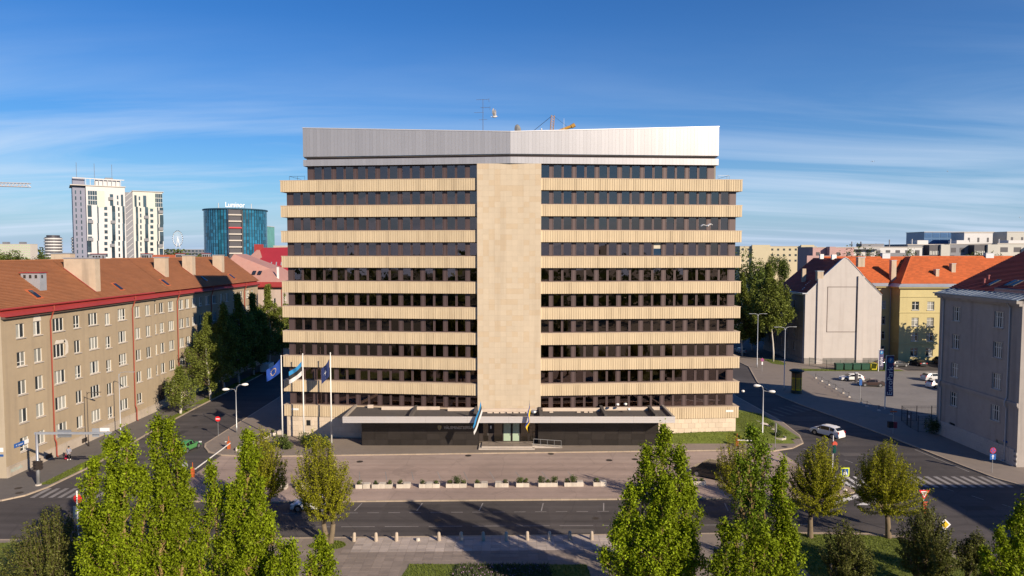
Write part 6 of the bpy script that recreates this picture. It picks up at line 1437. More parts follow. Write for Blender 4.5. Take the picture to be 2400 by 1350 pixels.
# ornamental bushes before the left base wall and in the planters
def bush(label, x, y, r, h, seed=0, n=900, size=.13, z0=.12, name='bush', group=None, cat='bush', m=m_bush):
    rng = np.random.default_rng(900 + seed); t = thing(name, label, cat, (x, y, z0), 0, group); C = []
    lob = [(np.array([rng.uniform(-.55, .55) * r, rng.uniform(-.5, .5) * r, rng.uniform(.3, .7) * h]), rng.uniform(.35, .6)) for _ in range(7)]
    v = rng.normal(0, 1, (n, 3)); v /= np.linalg.norm(v, axis=1)[:, None]; k = rng.integers(0, 7, n)
    P = np.array([l[0] for l in lob])[k] + v * np.array([r, r, h * .75]) * np.array([l[1] for l in lob])[k][:, None] * rng.uniform(.5, 1.05, n)[:, None]
    P[:, 2] = np.maximum(P[:, 2], .02)
    crown(t, P, size, m, rng, name='foliage'); mb = MB()
    for i in range(4): a = i * 1.57; mb.tube([(0, 0, -.05), (math.cos(a) * r * .4, math.sin(a) * r * .4, h * .5)], [.04, .015], 4)
    mb.build('stems', m_twig, t, world=False); return t
m_pine = mat('bush_leaves_bright', (0.085, 0.12, 0.025), 0.6, var=0.2, scale=1.5, coords='World', islvar=0.5, trans=0.2, spec=.3)
for i, (x, y, r, h, l) in enumerate(((-31.6, 92.6, 1.25, 2.1, 'tall round evergreen bush, left one before the base wall'), (-32.9, 91.6, .9, 1.0, 'low bush at the left foot of the round evergreen bush'), (-30.6, 91.8, .8, 1.2, 'low bush between the two large evergreen bushes'), (-28.6, 92.8, 1.1, 2.3, 'large dark evergreen bush between the two right flagpoles, left half'), (-27.3, 92.4, 1.1, 2.1, 'large evergreen bush at the foot of the flagpole nearest the canopy'), (-25.8, 92.4, .9, 1.5, 'bush behind the top of the front willow'))):
    bush(l, x, y, r, h, seed=i, n=1300, size=.17, m=m_pine if i in (0, 2) else m_bush)
bush('dark bush in the corner behind the black mesh fence', 62.2, 99.8, 1.3, 2.4, seed=31, n=1100, size=.2)
# ------------------------------------------------------------------ concrete planters, seats and bollards
m_con = mat('cast_concrete', (0.50, 0.45, 0.39), 0.9, var=0.16, scale=2.5, streak=.35, streak_col=(.16, .13, .10), objvar=.12, stain=.3, bump=.3, bscale=25)
pl = MB(); w, d, h, th = .38, .38, .46, .06
pl.box(-w, w, -d, -d + th, 0, h); pl.box(-w, w, d - th, d, 0, h); pl.box(-w, -w + th, -d + th, d - th, 0, h); pl.box(w - th, w, -d + th, d - th, 0, h); pl.box(-w + th, w - th, -d + th, d - th, 0, h - .08)
plm = pl.mesh('planter', m_con); so = MB(); so.box(-w + th + .004, w - th - .004, -d + th + .004, d - th - .004, h - .075, h - .05); som = so.mesh('soil', m_soil)
bl = MB(); bl.box(-.38, .38, -.38, .38, 0, .40); bl.box(-.35, .35, -.35, .35, .401, .52); blm = bl.mesh('seat_block', m_con)
np_ = [0, 0]
def planter(x, y, label, rz=0, z=.12, shrub=None):
    t = bpy.data.objects.new('planter', plm); COL.objects.link(t); t.location = (x, y, z); t.rotation_euler = (0, 0, rz + rnd.uniform(-.03, .03)); tag(t, label, 'planter', 'concrete planters around the forecourt')
    s = bpy.data.objects.new('soil', som); COL.objects.link(s); s.parent = t
    if shrub: bush(shrub[0], x, y, shrub[1], shrub[2], seed=60 + np_[0], n=int(380 * (shrub[1] / .4) ** 2), size=.085, z0=z + .41, name='planter_shrub', group='shrubs growing in the planters', cat='shrub', m=m_pine if np_[0] % 3 else m_bush)
    np_[0] += 1
def seat(x, y, label, z=.12):
    t = bpy.data.objects.new('concrete_block', blm); COL.objects.link(t); t.location = (x, y, z); t.rotation_euler = (0, 0, rnd.uniform(-.03, .03)); tag(t, label, 'block', 'concrete blocks between the planters')
ROW = [(651, 'b'), (666, 'p', .3, .3), (702, 'p', .42, .6), (717, 'b'), (842, 'p', .36, .45), (859, 'b'), (880, 'p', .36, .42), (895, 'b'), (911, 'p', .34, .5), (937, 'p', .36, .5), (953, 'b'), (990, 'p', .34, .45), (1006, 'b'), (1022, 'p', .32, .42), (1053, 'p', .36, .45), (1069, 'p', .62, .95), (1085, 'p', .36, .5), (1119, 'p', .33, .42), (1135, 'b'), (1168, 'b'), (1184, 'p', .32, .42), (1218, 'p', .52, .75), (1233, 'p', .4, .5), (1270, 'p', .55, .9), (1285, 'p', .36, .42), (1300, 'p', .52, .75), (1331, 'p', .36, .45), (1346, 'p', .58, .95), (1361, 'b'), (1400, 'p', .36, .5), (1416, 'b'), (1637, 'p', .3, .25), (1652, 'p', .34, .35)]
ip = ib = 0
def nth(i): return ORD[i] if i < 20 else ('twenty ' + ORD[i - 20])
for r in ROW:
    x = (r[0] - 1200) * .0486; y = 76.35 + (x + 26) * .028
    if r[1] == 'b': seat(x, y, f'weathered concrete block, {nth(ib)} block from the left in the planter row', .12); ib += 1
    else:
        big = 'tall bushy' if r[2] > .5 else ('small round' if r[2] < .45 else 'medium')
        planter(x, y, f'square concrete planter, {nth(ip)} planter from the left in the row before the forecourt', shrub=(f'{big} shrub in the {nth(ip)} planter from the left of the row', r[2], r[3])); ip += 1
for i, (x, y, rz, s, l) in enumerate(((-36.5, 92.4, .35, .45, 'nearest'), (-36.0, 94.4, .35, .6, 'second'), (-35.4, 97.0, .35, .55, 'third'), (-35.0, 98.8, .35, .35, 'farthest shaded'))):
    planter(x, y, f'concrete planter left of the flagpoles, {l} from the viewer of four', rz, shrub=(f'shrub in the {l} planter left of the flagpoles', s, s * 1.3))
for x, y, l in ((-34.2, 99.6, 'shaded concrete block left of the leftmost flagpole'), (-36.9, 91.2, 'concrete block beside the barrier, left of the bushes')): seat(x, y, l)
planter(39.1, 101.5, 'concrete planter at the tip of the sloping lawn, behind the sign', .2, .13, ('upright shrub in the planter at the lawn tip', .5, 1.0))
t = thing('planter_bowl', 'wide low concrete planter on the right pavement beside the sign pole', 'planter', (38.2, 96.3, .12)); mb = MB()
mb.lathe([(.7, 0), (.95, .1), (1.0, .5), (.86, .5), (.84, .38)], 8); mb.build('bowl', m_con, t, world=False)
bush('low shrub in the wide planter bowl on the right pavement', 38.2, 96.3, .8, 1.1, seed=90, n=1000, size=.13, z0=.5)
# boulders along the lawn edge
rngb = np.random.default_rng(5)
for i, (x, y, r, l) in enumerate(((37.9, 106.6, .5, 'farthest boulder on the lawn edge, half in shade'), (38.2, 104.9, .55, 'second farthest boulder on the lawn edge'), (38.5, 103.2, .68, 'pale sunlit boulder, largest of those on the lawn edge'), (38.9, 102.2, .55, 'grey boulder beside the largest pale one'), (38.7, 100.1, .5, 'boulder under the white street lamp on the lawn'), (38.4, 98.6, .5, 'nearest boulder of the lawn edge, beside the planter bowl'))):
    bm = bmesh.new(); bmesh.ops.create_icosphere(bm, subdivisions=3, radius=r)
    for v in bm.verts: n_ = v.co.normalized(); k = 1 + .12 * math.sin(n_.x * 4 + i) * math.cos(n_.y * 3 + i * 2) + .05 * math.sin(n_.z * 9 + n_.x * 7); v.co = Vector((v.co.x * k * 1.15, v.co.y * k, v.co.z * k * .8))
    me = bpy.data.meshes.new('boulder'); bm.to_mesh(me); bm.free(); me.materials.append(mat('granite_boulder', (.42, .37, .34), .9, var=.25, scale=4, objvar=.2, bump=.4)); me.polygons.foreach_set('use_smooth', [True] * len(me.polygons))
    o = bpy.data.objects.new('boulder', me); COL.objects.link(o); o.location = (x, y, .35); tag(o, l, 'boulder', 'boulders along the lawn edge')
# stone bollards
bb = MB(); bb.lathe([(.17, -.03), (.185, .02), (.18, .25), (.155, .68), (.13, .78), (.07, .82), (.0, .83)], 12); bbm = bb.mesh('bollard', mat('granite_bollard', (.42, .35, .28), .9, var=.2, scale=5, objvar=.15, stain=.3, bump=.4), True)
BX = [-14.7, -12.65, -10.76, -8.77, -6.79, -4.72, -2.66, -.52, 1.43, 3.49, 5.41, 7.45]
for i, x in enumerate(BX):
    l = f'upright stone bollard, {ORD[i]} from the left in the row along the road'
    if i == 3:
        bs = MB(); bs.lathe([(.2, -.03), (.21, .05), (.19, .22), (.12, .27), (0, .28)], 9); o = bpy.data.objects.new('bollard', bs.mesh('bollard', m_con, False)); l = 'short broken bollard stump in the row of stone bollards'
    else: o = bpy.data.objects.new('bollard', bbm)
    COL.objects.link(o); o.location = (x, 62.15 + (x + 14) * .015, .13); o.rotation_euler = (rnd.uniform(-.05, .05), rnd.uniform(-.05, .05), rnd.uniform(0, 6)); tag(o, l, 'bollard', 'stone bollards along the road')

# ------------------------------------------------------------------ street lamps
def lamp(label, x, y, h, arms, z0=.12, head='cobra', m=m_steel, group='street lamps', r=.085, rz=0):
    t = thing('street_lamp', label, 'street lamp', (x, y, z0), rz, group)
    mb = MB(); mb.tube([(0, 0, -.05), (0, 0, .9), (0, 0, .95), (0, 0, h)], [r * 1.4, r * 1.35, r, r * .7], 8); mb.build('pole', m, t, world=False, smooth=True)
    for dx, dy, up in arms:
        mb = MB(); mb.tube([(0, 0, h - .35), (dx * .15, dy * .15, h + up * .6), (dx * .55, dy * .55, h + up), (dx, dy, h + up)], [.05, .045, .04, .035], 6); mb.build('arm', m, t, world=False)
        n_ = Vector((dx, dy, 0)).normalized(); mb = MB()
        if head == 'cobra':
            c = Vector((dx, dy, h + up)); mb.tube([tuple(c - n_ * .1), tuple(c + n_ * .15), tuple(c + n_ * .45), tuple(c + n_ * .75), tuple(c + n_ * .9)], [.07, .17, .22, .18, .05], 8)
        else: c = Vector((dx, dy, h + up)) + n_ * .3; mb.obox(tuple(c), n_, .75, .07, .24)
        mb.build('lamp_head', m_white if head == 'cobra' else m, t, world=False, smooth=head == 'cobra')
    return t
lamp('white double headed street lamp beside the no entry sign', -41.0, 100.4, 6.3, [(-.95, -.25, .25), (.85, .2, .85)], r=.09)
lamp('double headed street lamp with white heads on the lawn edge right of the office building', 35.9, 96.6, 7.2, [(-.45, .1, .55), (.7, -.2, -.2)], r=.09)
lamp('tall slim street lamp with two flat arms beside the no stopping sign', 57.0, 157.6, 12.3, [(-1.4, 0, .25), (1.4, 0, .25)], head='flat', m=m_zinc)
lamp('tall slim street lamp with two flat arms beside the advertising column', 53.0, 131.8, 12.0, [(-1.5, 0, .3), (1.5, 0, .35)], head='flat', m=m_zinc)
lamp('thin grey street lamp before the brown tenement wall', -57.6, 99.2, 9.0, [(1.6, 0, .3)], head='flat', m=m_zinc, r=.07)
lamp('bent thin street lamp before the brown tenement, left of the other one', -58.6, 93.2, 7.6, [(.9, .5, -.2)], head='flat', m=m_iron, r=.06)

# ------------------------------------------------------------------ signs and signals
def post(t, h, r=.035, m=m_steel):
    mb = MB(); mb.tube([(0, 0, -.05), (0, 0, h)], r, 6); return mb.build('post', m, t, world=False)
def disc_face(t, nm, m, r, z, y=-.05, d=.015, x=0, n=24):
    mb = MB(); mb.disc((x, y, z), r, 'y', d, n); return mb.build(nm, m, t, world=False)
t = thing('no_entry_sign', 'round red no entry sign with a white bar, before the left street', 'road sign', (-42.8, 98.2, .12)); post(t, 2.95); disc_face(t, 'sign_face', m_sgnr, .38, 2.6); mb = MB(); mb.box(-.27, .27, -.075, -.059, 2.54, 2.67); mb.build('white_bar', m_sgnw, t, world=False)
def nostop(label, x, y, arrow=False, rz=0):
    t = thing('no_stopping_sign', label, 'road sign', (x, y, .12), rz); post(t, 3.1 if not arrow else 2.9)
    z = 2.6 if not arrow else 2.75
    disc_face(t, 'sign_face', m_sgnr, .36, z); disc_face(t, 'blue_disc', m_sgnb, .30, z, -.062, .01)
    mb = MB(); mb.T = Matrix.Translation((0, -.072, z)) @ Matrix.Rotation(R(45), 4, 'Y'); mb.box(-.3, .3, -.004, .004, -.035, .035)
    mb.T = Matrix.Translation((0, -.073, z)) @ Matrix.Rotation(R(-45), 4, 'Y'); mb.box(-.3, .3, -.004, .004, -.035, .035); mb.T = None; mb.build('red_cross', m_sgnr, t, world=False)
    mb = MB()
    if arrow:
        mb.box(-.36, .36, -.06, -.045, 1.62, 2.32); mb.build('arrow_plate', m_sgnb, t, world=False); mb = MB(); mb.box(-.05, .05, -.07, -.061, 1.72, 2.05); mb.add([(-.17, -.066, 2.02), (.17, -.066, 2.02), (0, -.066, 2.24)], [(0, 1, 2)]); mb.build('white_arrow', m_sgnw, t, world=False)
    else: mb.box(-.15, .15, -.06, -.045, 1.5, 2.15); mb.build('plate', m_sgnw, t, world=False)
nostop('blue no stopping sign with a white plate, near the big birch on the right', 56.3, 152.5)
nostop('blue no stopping sign above a white arrow plate before the dark grey tenement', 58.5, 81.9, True)
t = thing('pedestrian_sign', 'blue pedestrian crossing sign in a bright yellow square on the traffic island', 'road sign', (37.6, 75.9, .12)); post(t, 2.55, .045)
mb = MB(); mb.box(-.48, .48, -.06, -.045, 1.55, 2.55); mb.build('yellow_backing', mat('sign_fluo', (.62, .72, .02), .5, var=.02), t, world=False); mb = MB(); mb.box(-.36, .36, -.075, -.061, 1.67, 2.43); mb.build('sign_face', m_sgnb, t, world=False)
mb = MB(); mb.add([(-.29, -.084, 1.75), (.29, -.084, 1.75), (0, -.084, 2.34)], [(0, 1, 2)]); mb.build('white_triangle', m_sgnw, t, world=False)
mb = MB()
for a in (((0, 2.08), (-.01, 1.95)), ((-.01, 1.95), (-.07, 1.8)), ((-.01, 1.95), (.07, 1.8)), ((0, 2.05), (.08, 1.97)), ((0, 2.05), (-.08, 1.95))): mb.tube([(a[0][0], -.09, a[0][1]), (a[1][0], -.09, a[1][1])], .018, 4)
mb.disc((.0, -.09, 2.13), .035, 'y', .01, 8); mb.build('walking_figure', mat('sign_black', (.01, .01, .012), .6), t, world=False)
mb = MB(); mb.lathe([(.32, 0), (.3, .08), (.08, .16)], 8); mb.build('base', m_con, t, world=False)
m_tlg = mat('signal_green', (.012, .10, .085), .5, var=.1); m_tlr = mat('signal_red_edge', (.5, .07, .04), .5)
def signal(t, x, z, rz=0, y=-.12, m=m_dark, n=3):
    mb = MB(Matrix.Rotation(rz, 4, 'Z') @ Matrix.Translation((x, y, 0))); mb.box(-.16, .16, -.12, .1, z, z + .34 * n); o = mb.build('signal_head', m, t, world=False)
    mb = MB(Matrix.Rotation(rz, 4, 'Z') @ Matrix.Translation((x, y, 0)))
    for i in range(n): mb.disc((0, -.13, z + .17 + i * .34), .11, 'y', .03, 10); mb.box(-.12, .12, -.3, -.12, z + .28 + i * .34, z + .30 + i * .34)
    q = mb.build('lens_hood', m, None); q.parent = o
t = thing('traffic_light', 'traffic light on a white pole below a red bordered yield sign', 'traffic light', (38.6, 62.9, .12)); post(t, 4.6, .06, m_white)
mb = MB(); mb.add([(-.5, -.1, 4.6), (.5, -.1, 4.6), (0, -.1, 3.7), (-.5, -.08, 4.6), (.5, -.08, 4.6), (0, -.08, 3.7)], [(0, 2, 1), (3, 4, 5), (0, 1, 4, 3), (1, 2, 5, 4), (2, 0, 3, 5)]); mb.build('yield_border', m_sgnr, t, world=False)
mb = MB(); mb.add([(-.34, -.112, 4.5), (.34, -.112, 4.5), (0, -.112, 3.9)], [(0, 2, 1)]); mb.build('yield_face', m_sgnw, t, world=False)
mb = MB()
for s in (-1, 1): mb.tube([(s * .12, -.118, 4.42), (-s * .06, -.118, 4.12)], .02, 4)
mb.build('red_cross', m_sgnr, t, world=False)
for x, rz in ((-.05, .4), (.22, -.5), (0.1, 1.6), (-.2, 3.0)): signal(t, x, 2.5 + .1 * abs(x), rz, m=m_tlg)
mb = MB(); mb.box(-.2, .2, -.36, -.33, 2.45, 3.6); mb.build('back_plate', m_tlr, t, world=False)
t = thing('traffic_light', 'traffic light on a white pole in front of the white car at the crossing', 'traffic light', (39.05, 81.9, .0)); post(t, 4.7, .06, m_white); signal(t, .15, 2.6, -.4, m=m_tlg, n=3); signal(t, -.05, 2.6, .9, m=m_tlg)
mb = MB(); mb.tube([(0.12, -.25, 3.72), (.12, .1, 3.72)], .3, 10); mb.build('signal_cap', m_tlr, t, world=False)
t = thing('priority_sign', 'yellow and white priority diamond sign among the shrubs on the right lawn', 'road sign', (38.6, 59.7, .12)); post(t, 2.9, .04, m_white)
mb = MB(Matrix.Translation((0, -.06, 2.6)) @ Matrix.Rotation(R(45), 4, 'Y')); mb.box(-.36, .36, -.008, .008, -.36, .36); mb.build('sign_face', m_sgnw, t, world=False)
mb = MB(Matrix.Translation((0, -.075, 2.6)) @ Matrix.Rotation(R(45), 4, 'Y')); mb.box(-.25, .25, -.006, .006, -.25, .25); mb.build('yellow_diamond', m_fy, t, world=False)
# gantry with lane signs on the left
t = thing('traffic_gantry', 'grey gantry pole with a long horizontal arm and traffic lights at the left crossing', 'gantry', (-54.6, 77.4, .12)); mb = MB(); mb.tube([(0, 0, 0), (0, 0, 2.9), (0, 0, 2.95), (0, 0, 6.1)], [.21, .20, .15, .14], 10); mb.build('post', m_steel, t, world=False, smooth=True)
mb = MB(); mb.lathe([(.34, -.02), (.34, .1), (.22, .14)], 10); mb.build('base', m_con, t, world=False)
mb = MB(); mb.box(-.2, 8.6, -.11, .11, 5.95, 6.2); mb.build('arm', m_zinc, t, world=False)
for x0, x1, z0, z1, m in ((2.3, 3.9, 5.55, 6.45, m_steel), (6.3, 7.1, 5.6, 6.6, m_zinc), (7.2, 8.3, 6.25, 6.65, m_sgnw)):
    mb = MB(); mb.box(x0, x1, .13, .17, z0, z1); mb.build('sign_back', m, t, world=False)
for rz, z in ((0, 1.9), (1.5, 1.8), (3.1, 2.0), (4.6, 1.85)): signal(t, .1, z, rz, -.28)
# big sign post near the left oaks, disc sign, small signs
t = thing('sign_post', 'thick pale post with a red sign edge and grey panel, left of the oaks', 'road sign', (-41.0, 63.2, .12)); post(t, 4.4, .07, m_white)
disc_face(t, 'sign_edge', m_sgnr, .4, 3.6, .1, .02); mb = MB(); mb.box(-.45, .4, .06, .09, 1.7, 2.9); mb.build('sign_panel', m_zinc, t, world=False)
t = thing('round_sign', 'round sign seen from its grey back at the left end of the planter pavement', 'road sign', (-37.2, 76.5, .12)); post(t, 3.0); disc_face(t, 'sign_back', m_zinc, .36, 2.6); mb = MB(); mb.box(-.3, -.05, .05, .07, 1.3, 2.1); mb.build('plate_back', m_zinc, t, world=False)
t = thing('sign_post', 'slim grey post with a narrow sign edge on, on the right pavement corner', 'road sign', (35.9, 91.8, .12)); post(t, 3.6); mb = MB(); mb.box(-.03, .03, -.3, .3, 2.4, 3.6); mb.build('sign_back', m_zinc, t, world=False)
t = thing('litter_bins', 'pole with a dark bin and a red sign, on the right pavement', 'bin', (56.4, 99.8, .12)); post(t, 3.6, .05); mb = MB(); mb.box(-.75, -.1, -.25, .25, .9, 1.8); mb.build('bin', m_dark, t, world=False); mb = MB(); mb.tube([(.3, 0, .85), (.3, 0, 1.75)], .27, 10); mb.build('red_bin', mat('bin_red', (.30, .03, .05), .5, var=.1), t, world=False); mb = MB(); mb.box(-.5, .5, -.05, -.02, 3.2, 3.4); mb.build('orange_plate', m_orange, t, world=False)
# barriers
m_bor = mat('barrier_orange', (.45, .10, .025), .5, var=.05)
def barrier(label, x, y, L_, rz, tilt=0):
    t = thing('boom_barrier', label, 'barrier', (x, y, .1), rz); mb = MB(); mb.box(-.17, .17, -.17, .17, 0, 1.05); mb.build('housing', m_bor, t, world=False)
    mb = MB(Matrix.Translation((0, 0, .9)) @ Matrix.Rotation(-tilt, 4, 'Y'))
    mb.box(0, L_, -.3, -.22, -.05, .07); mb.build('boom', m_white, t, world=False)
    mb = MB(); mb.tube([(0, 0, 1.05), (0, 0, 1.75)], .04, 5); mb.build('beacon_post', m_bor, t, world=False)
barrier('orange barrier with a long white boom closing the left entry of the forecourt', -38.2, 80.4, 11.2, R(92))
barrier('orange barrier housing where the left boom rests', -38.7, 92.0, .6, R(180))
barrier('orange barrier at the right corner of the sloping lawn', 31.2, 93.4, 2.6, R(-8))
# advertising column
t = thing('advertising_column', 'dark green advertising column with yellow posters on the right pavement', 'advertising column', (54.2, 128.9, .12)); mb = MB(); mb.lathe([(1.0, 0), (1.0, .5), (.92, .52), (.92, 3.9), (1.0, 3.95), (1.05, 4.1)], 20); mb.build('drum', mat('column_green', (.015, .035, .03), .5, var=.1), t, world=False)
mb = MB(); mb.lathe([(1.05, 4.1), (1.35, 4.2), (1.38, 4.35), (.9, 4.55), (.0, 4.62)], 20); mb.build('cap', mat('column_green', (.015, .035, .03)), t, world=False)
for k, a in enumerate((-150, -95, -40)):
    for z0, z1, m in ((.62, .95, m_fy), (.97, 2.75, mat('poster_ochre', (.42, .27, .03), .7, var=.5, scale=3.2)), (2.77, 3.05, m_fy), (3.07, 3.85, mat('poster_brown', (.20, .09, .02), .7, var=.4, scale=5))):
        mb = MB(); n = 5
        for i in range(n):
            t0, t1 = R(a - 22 + 44 * i / n), R(a - 22 + 44 * (i + 1) / n); mb.quad((.95 * math.cos(t0), .95 * math.sin(t0), z0), (.95 * math.cos(t1), .95 * math.sin(t1), z0), (.95 * math.cos(t1), .95 * math.sin(t1), z1), (.95 * math.cos(t0), .95 * math.sin(t0), z1))
        mb.build('poster', m, t, world=False)
# car park banner with its lettering
m_ban = mat('banner_purple', (.055, .045, .14), .7, var=.1, trans=.1)
def banner(label, x, y, h, w, z1, size, logo):
    t = thing('banner', label, 'banner', (x, y, .12)); mb = MB(); mb.tube([(0, 0, 0), (0, 0, h)], [.09, .07], 8); mb.tube([(0, 0, h - .05), (w + .1, 0, h - .05)], .03, 5); mb.build('pole', m_white, t, world=False)
    mb = MB(); nz = 16; P = lambda i, j, o: (.1 + w * j, .07 * math.sin(i * .7) * j + o, h - .15 - (h - z1) * i / nz)
    for o_ in (-.006, .006):
        for i in range(nz): mb.quad(P(i, 0, o_), P(i, 1, o_), P(i + 1, 1, o_), P(i + 1, 0, o_))
    c = mb.build('cloth', m_ban, t, world=False)
    disc_face(t, 'logo_disc', m_fcb, w * .40, h - .35 - w * .4, -.09, .01, .1 + w / 2)
    for body, zc, s, rot in (('P', h - .35 - w * .4, w * .6, 0), (logo, (h - .7 - w + z1) / 2 + .0, size, 1)):
        tm = text_mesh(body, s, m_sgnw, .004); o = bpy.data.objects.new('lettering', tm); COL.objects.link(o); o.parent = t
        o.matrix_local = Matrix.Translation((.1 + w / 2, -.11, zc)) @ (Matrix.Rotation(R(-90), 4, 'Y') if rot else Matrix.Identity(4)) @ RX90
        if rot:
            ln = max(v.co.x for v in tm.vertices) - min(v.co.x for v in tm.vertices); o.scale = ((h - z1 - 1.1 - w * .75) / ln, 1, 1)
    return t
banner('tall purple banner lettered in white on a white pole by the car park', 63.7, 115.4, 9.3, 1.25, 2.4, 1.25, 'EuroPark')
banner('smaller purple banner behind the tall one, before the parked red car', 82.5, 152.6, 5.0, 1.0, 1.2, .9, 'EuroPark')
t = thing('parking_sign', 'small blue parking sign on a post inside the car park, near the yellow house', 'road sign', (96.3, 150, .12)); post(t, 3.4, .05); mb = MB(); mb.box(-.3, .3, -.06, -.04, 2.2, 3.3); f = mb.build('sign_face', m_sgnb, t, world=False); tm = text_mesh('P', .6, m_sgnw, .003); o = bpy.data.objects.new('lettering', tm); COL.objects.link(o); o.parent = t; o.matrix_local = Matrix.Translation((0, -.07, 2.85)) @ RX90
t = thing('parking_sign', 'blue sign edge on a post in front of the dark parked car', 'road sign', (63.2, 122.7, .12)); post(t, 3.9, .05); mb = MB(); mb.box(-.25, .25, -.06, -.04, 2.7, 3.8); mb.build('sign_face', m_sgnb, t, world=False)
t = thing('ticket_machine', 'slim dark ticket post beside the white parked car', 'ticket machine', (70.8, 139.2, .12)); mb = MB(); mb.box(-.25, .25, -.2, .2, 0, 1.9); mb.build('body', m_dpan, t, world=False); mb = MB(); mb.box(-.3, .3, -.25, .25, 1.901, 2.1); mb.build('cap', m_zinc, t, world=False)
# chain posts round the car park
pts = [(64.6, 144), (64.3, 140.5), (63.9, 136.5), (63.4, 132.5), (62.9, 128.5), (62.3, 125), (61.9, 119.8), (61.7, 117.4), (62.1, 114.3), (62.6, 111.5)]
for i, (x, y) in enumerate(pts):
    t = thing('chain_post', f'dark chain post on a concrete foot, {ORD[i]} from the far end of its row', 'post', (x, y, .12), 0, 'chain posts along the car park'); mb = MB(); mb.tube([(0, 0, 0), (0, 0, 1.0)], .045, 6); mb.build('post', m_iron, t, world=False); mb = MB(); mb.lathe([(.3, 0), (.25, .15), (.1, .25)], 8); mb.build('foot', m_con, t, world=False)
    if i + 1 < len(pts) and i not in (5,):
        q = Vector((pts[i + 1][0] - x, pts[i + 1][1] - y, 0)); mb = MB(); mb.tube([(0, 0, .9), tuple(q * .5 + Vector((0, 0, .62))), tuple(q + Vector((0, 0, .9)))], .022, 4); mb.build('chain', m_iron, t, world=False)
# fences
m_fg = mat('fence_green', (.03, .07, .05), .6); m_fbk = mat('fence_black', (.012, .013, .015), .5)
def mesh_fence(label, pts, h, m, step=2.4, bars=.22, z0=.12):
    a0 = Vector((*pts[0], 0)); t = thing('mesh_fence', label, 'fence', (pts[0][0], pts[0][1], z0))
    for a, b in zip(pts[:-1], pts[1:]):
        A, B = Vector((*a, 0)) - a0, Vector((*b, 0)) - a0; d = B - A; n = max(1, round(d.length / step))
        for i in range(n + 1): p = A + d * (i / n); mb = MB(); mb.tube([tuple(p), tuple(p + Vector((0, 0, h)))], .05, 5); mb.build('post', m, t, world=False)
        mb = MB()
        for z in (.1, h * .5, h - .35, h - .08): mb.tube([tuple(A + Vector((0, 0, z))), tuple(B + Vector((0, 0, z)))], .022, 4, False)
        k = int(d.length / bars)
        for i in range(k): p = A + d * (i / k); mb.tube([tuple(p + Vector((0, 0, .05))), tuple(p + Vector((0, 0, h - .05)))], .008, 3, False)
        q = mb.build('mesh_panel', m, t, world=False); q['kind'] = 'stuff'
    return t
mesh_fence('black mesh fence with a gate between the car park and the grey tenement', [(69, 107.2), (61.9, 107.2), (61.2, 104.5)], 2.5, m_fbk)
mesh_fence('near stretch of black mesh fence running to the corner of the grey tenement', [(60.9, 103.0), (60.6, 100.6), (62.9, 99.9)], 2.5, m_fbk)
t = thing('mesh_gate', 'black mesh gate with a small white notice', 'gate', (61.2, 104.4, .12), R(-100)); mb = MB(); mb.tube([(0, 0, 0), (0, 0, 2.3), (1.3, 0, 2.3), (1.3, 0, 0), (0, 0, .05)], .05, 5)
for i in range(8): mb.tube([(.15 * i + .1, 0, 0), (.15 * i + .1, 0, 2.3)], .01, 3)
mb.build('gate_leaf', m_fbk, t, world=False); mb = MB(); mb.box(.5, .9, -.07, -.05, 1.4, 1.8); mb.build('notice', m_sgnw, t, world=False)
mesh_fence('green mesh fence before the blank gable wall', [(70.3, 160.2), (72.6, 156.4), (85, 155.6)], 2.0, m_fg, 3)
# containers behind the car park
def container(label, x0, x1, y, m):
    t = thing('waste_container', label, 'container', ((x0 + x1) / 2, y, .13), 0, 'waste containers behind the car park'); w = (x1 - x0) / 2 - .04
    mb = MB(); mb.add([(-w * .92, -.5, .15), (w * .92, -.5, .15), (w * .92, .5, .15), (-w * .92, .5, .15), (-w, -.6, 1.35), (w, -.6, 1.35), (w, .6, 1.35), (-w, .6, 1.35)], [(0, 3, 2, 1), (0, 1, 5, 4), (1, 2, 6, 5), (2, 3, 7, 6), (3, 0, 4, 7), (4, 5, 6, 7)]); mb.build('bin_body', m, t, world=False)
    mb = MB(); mb.add([(-w - .03, -.66, 1.36), (w + .03, -.66, 1.36), (w + .03, .64, 1.36), (-w - .03, .64, 1.36), (-w, -.5, 1.5), (w, -.5, 1.5), (w, .5, 1.62), (-w, .5, 1.62)], [(0, 1, 5, 4), (1, 2, 6, 5), (2, 3, 7, 6), (3, 0, 4, 7), (4, 5, 6, 7)]); mb.build('lid', m, t, world=False)
    for sx in (-1, 1):
        for sy in (-.4, .4): mb = MB(); mb.disc((sx * w * .8, sy, .08), .08, 'x', .06, 8); mb.build('wheel', m_dark, t, world=False)
m_cg = mat('container_green', (.012, .06, .035), .5, var=.12); m_cy2 = mat('container_yellow', (.50, .42, .02), .5, var=.08)
for i, (a, b, m, l) in enumerate(((73.5, 75.2, m_cg, 'leftmost green waste container'), (75.4, 77.2, m_cg, 'second green waste container from the left'), (77.4, 79.2, m_cg, 'third green waste container from the left'), (79.3, 81.2, m_cg, 'green waste container left of the yellow one'), (81.3, 82.9, m_cy2, 'bright yellow waste container'), (83.0, 84.3, m_dpan, 'black waste container right of the yellow one'), (84.5, 85.9, m_cg, 'rightmost dark green waste container'))): container(l + ' behind the car park', a, b, 154.2, m)

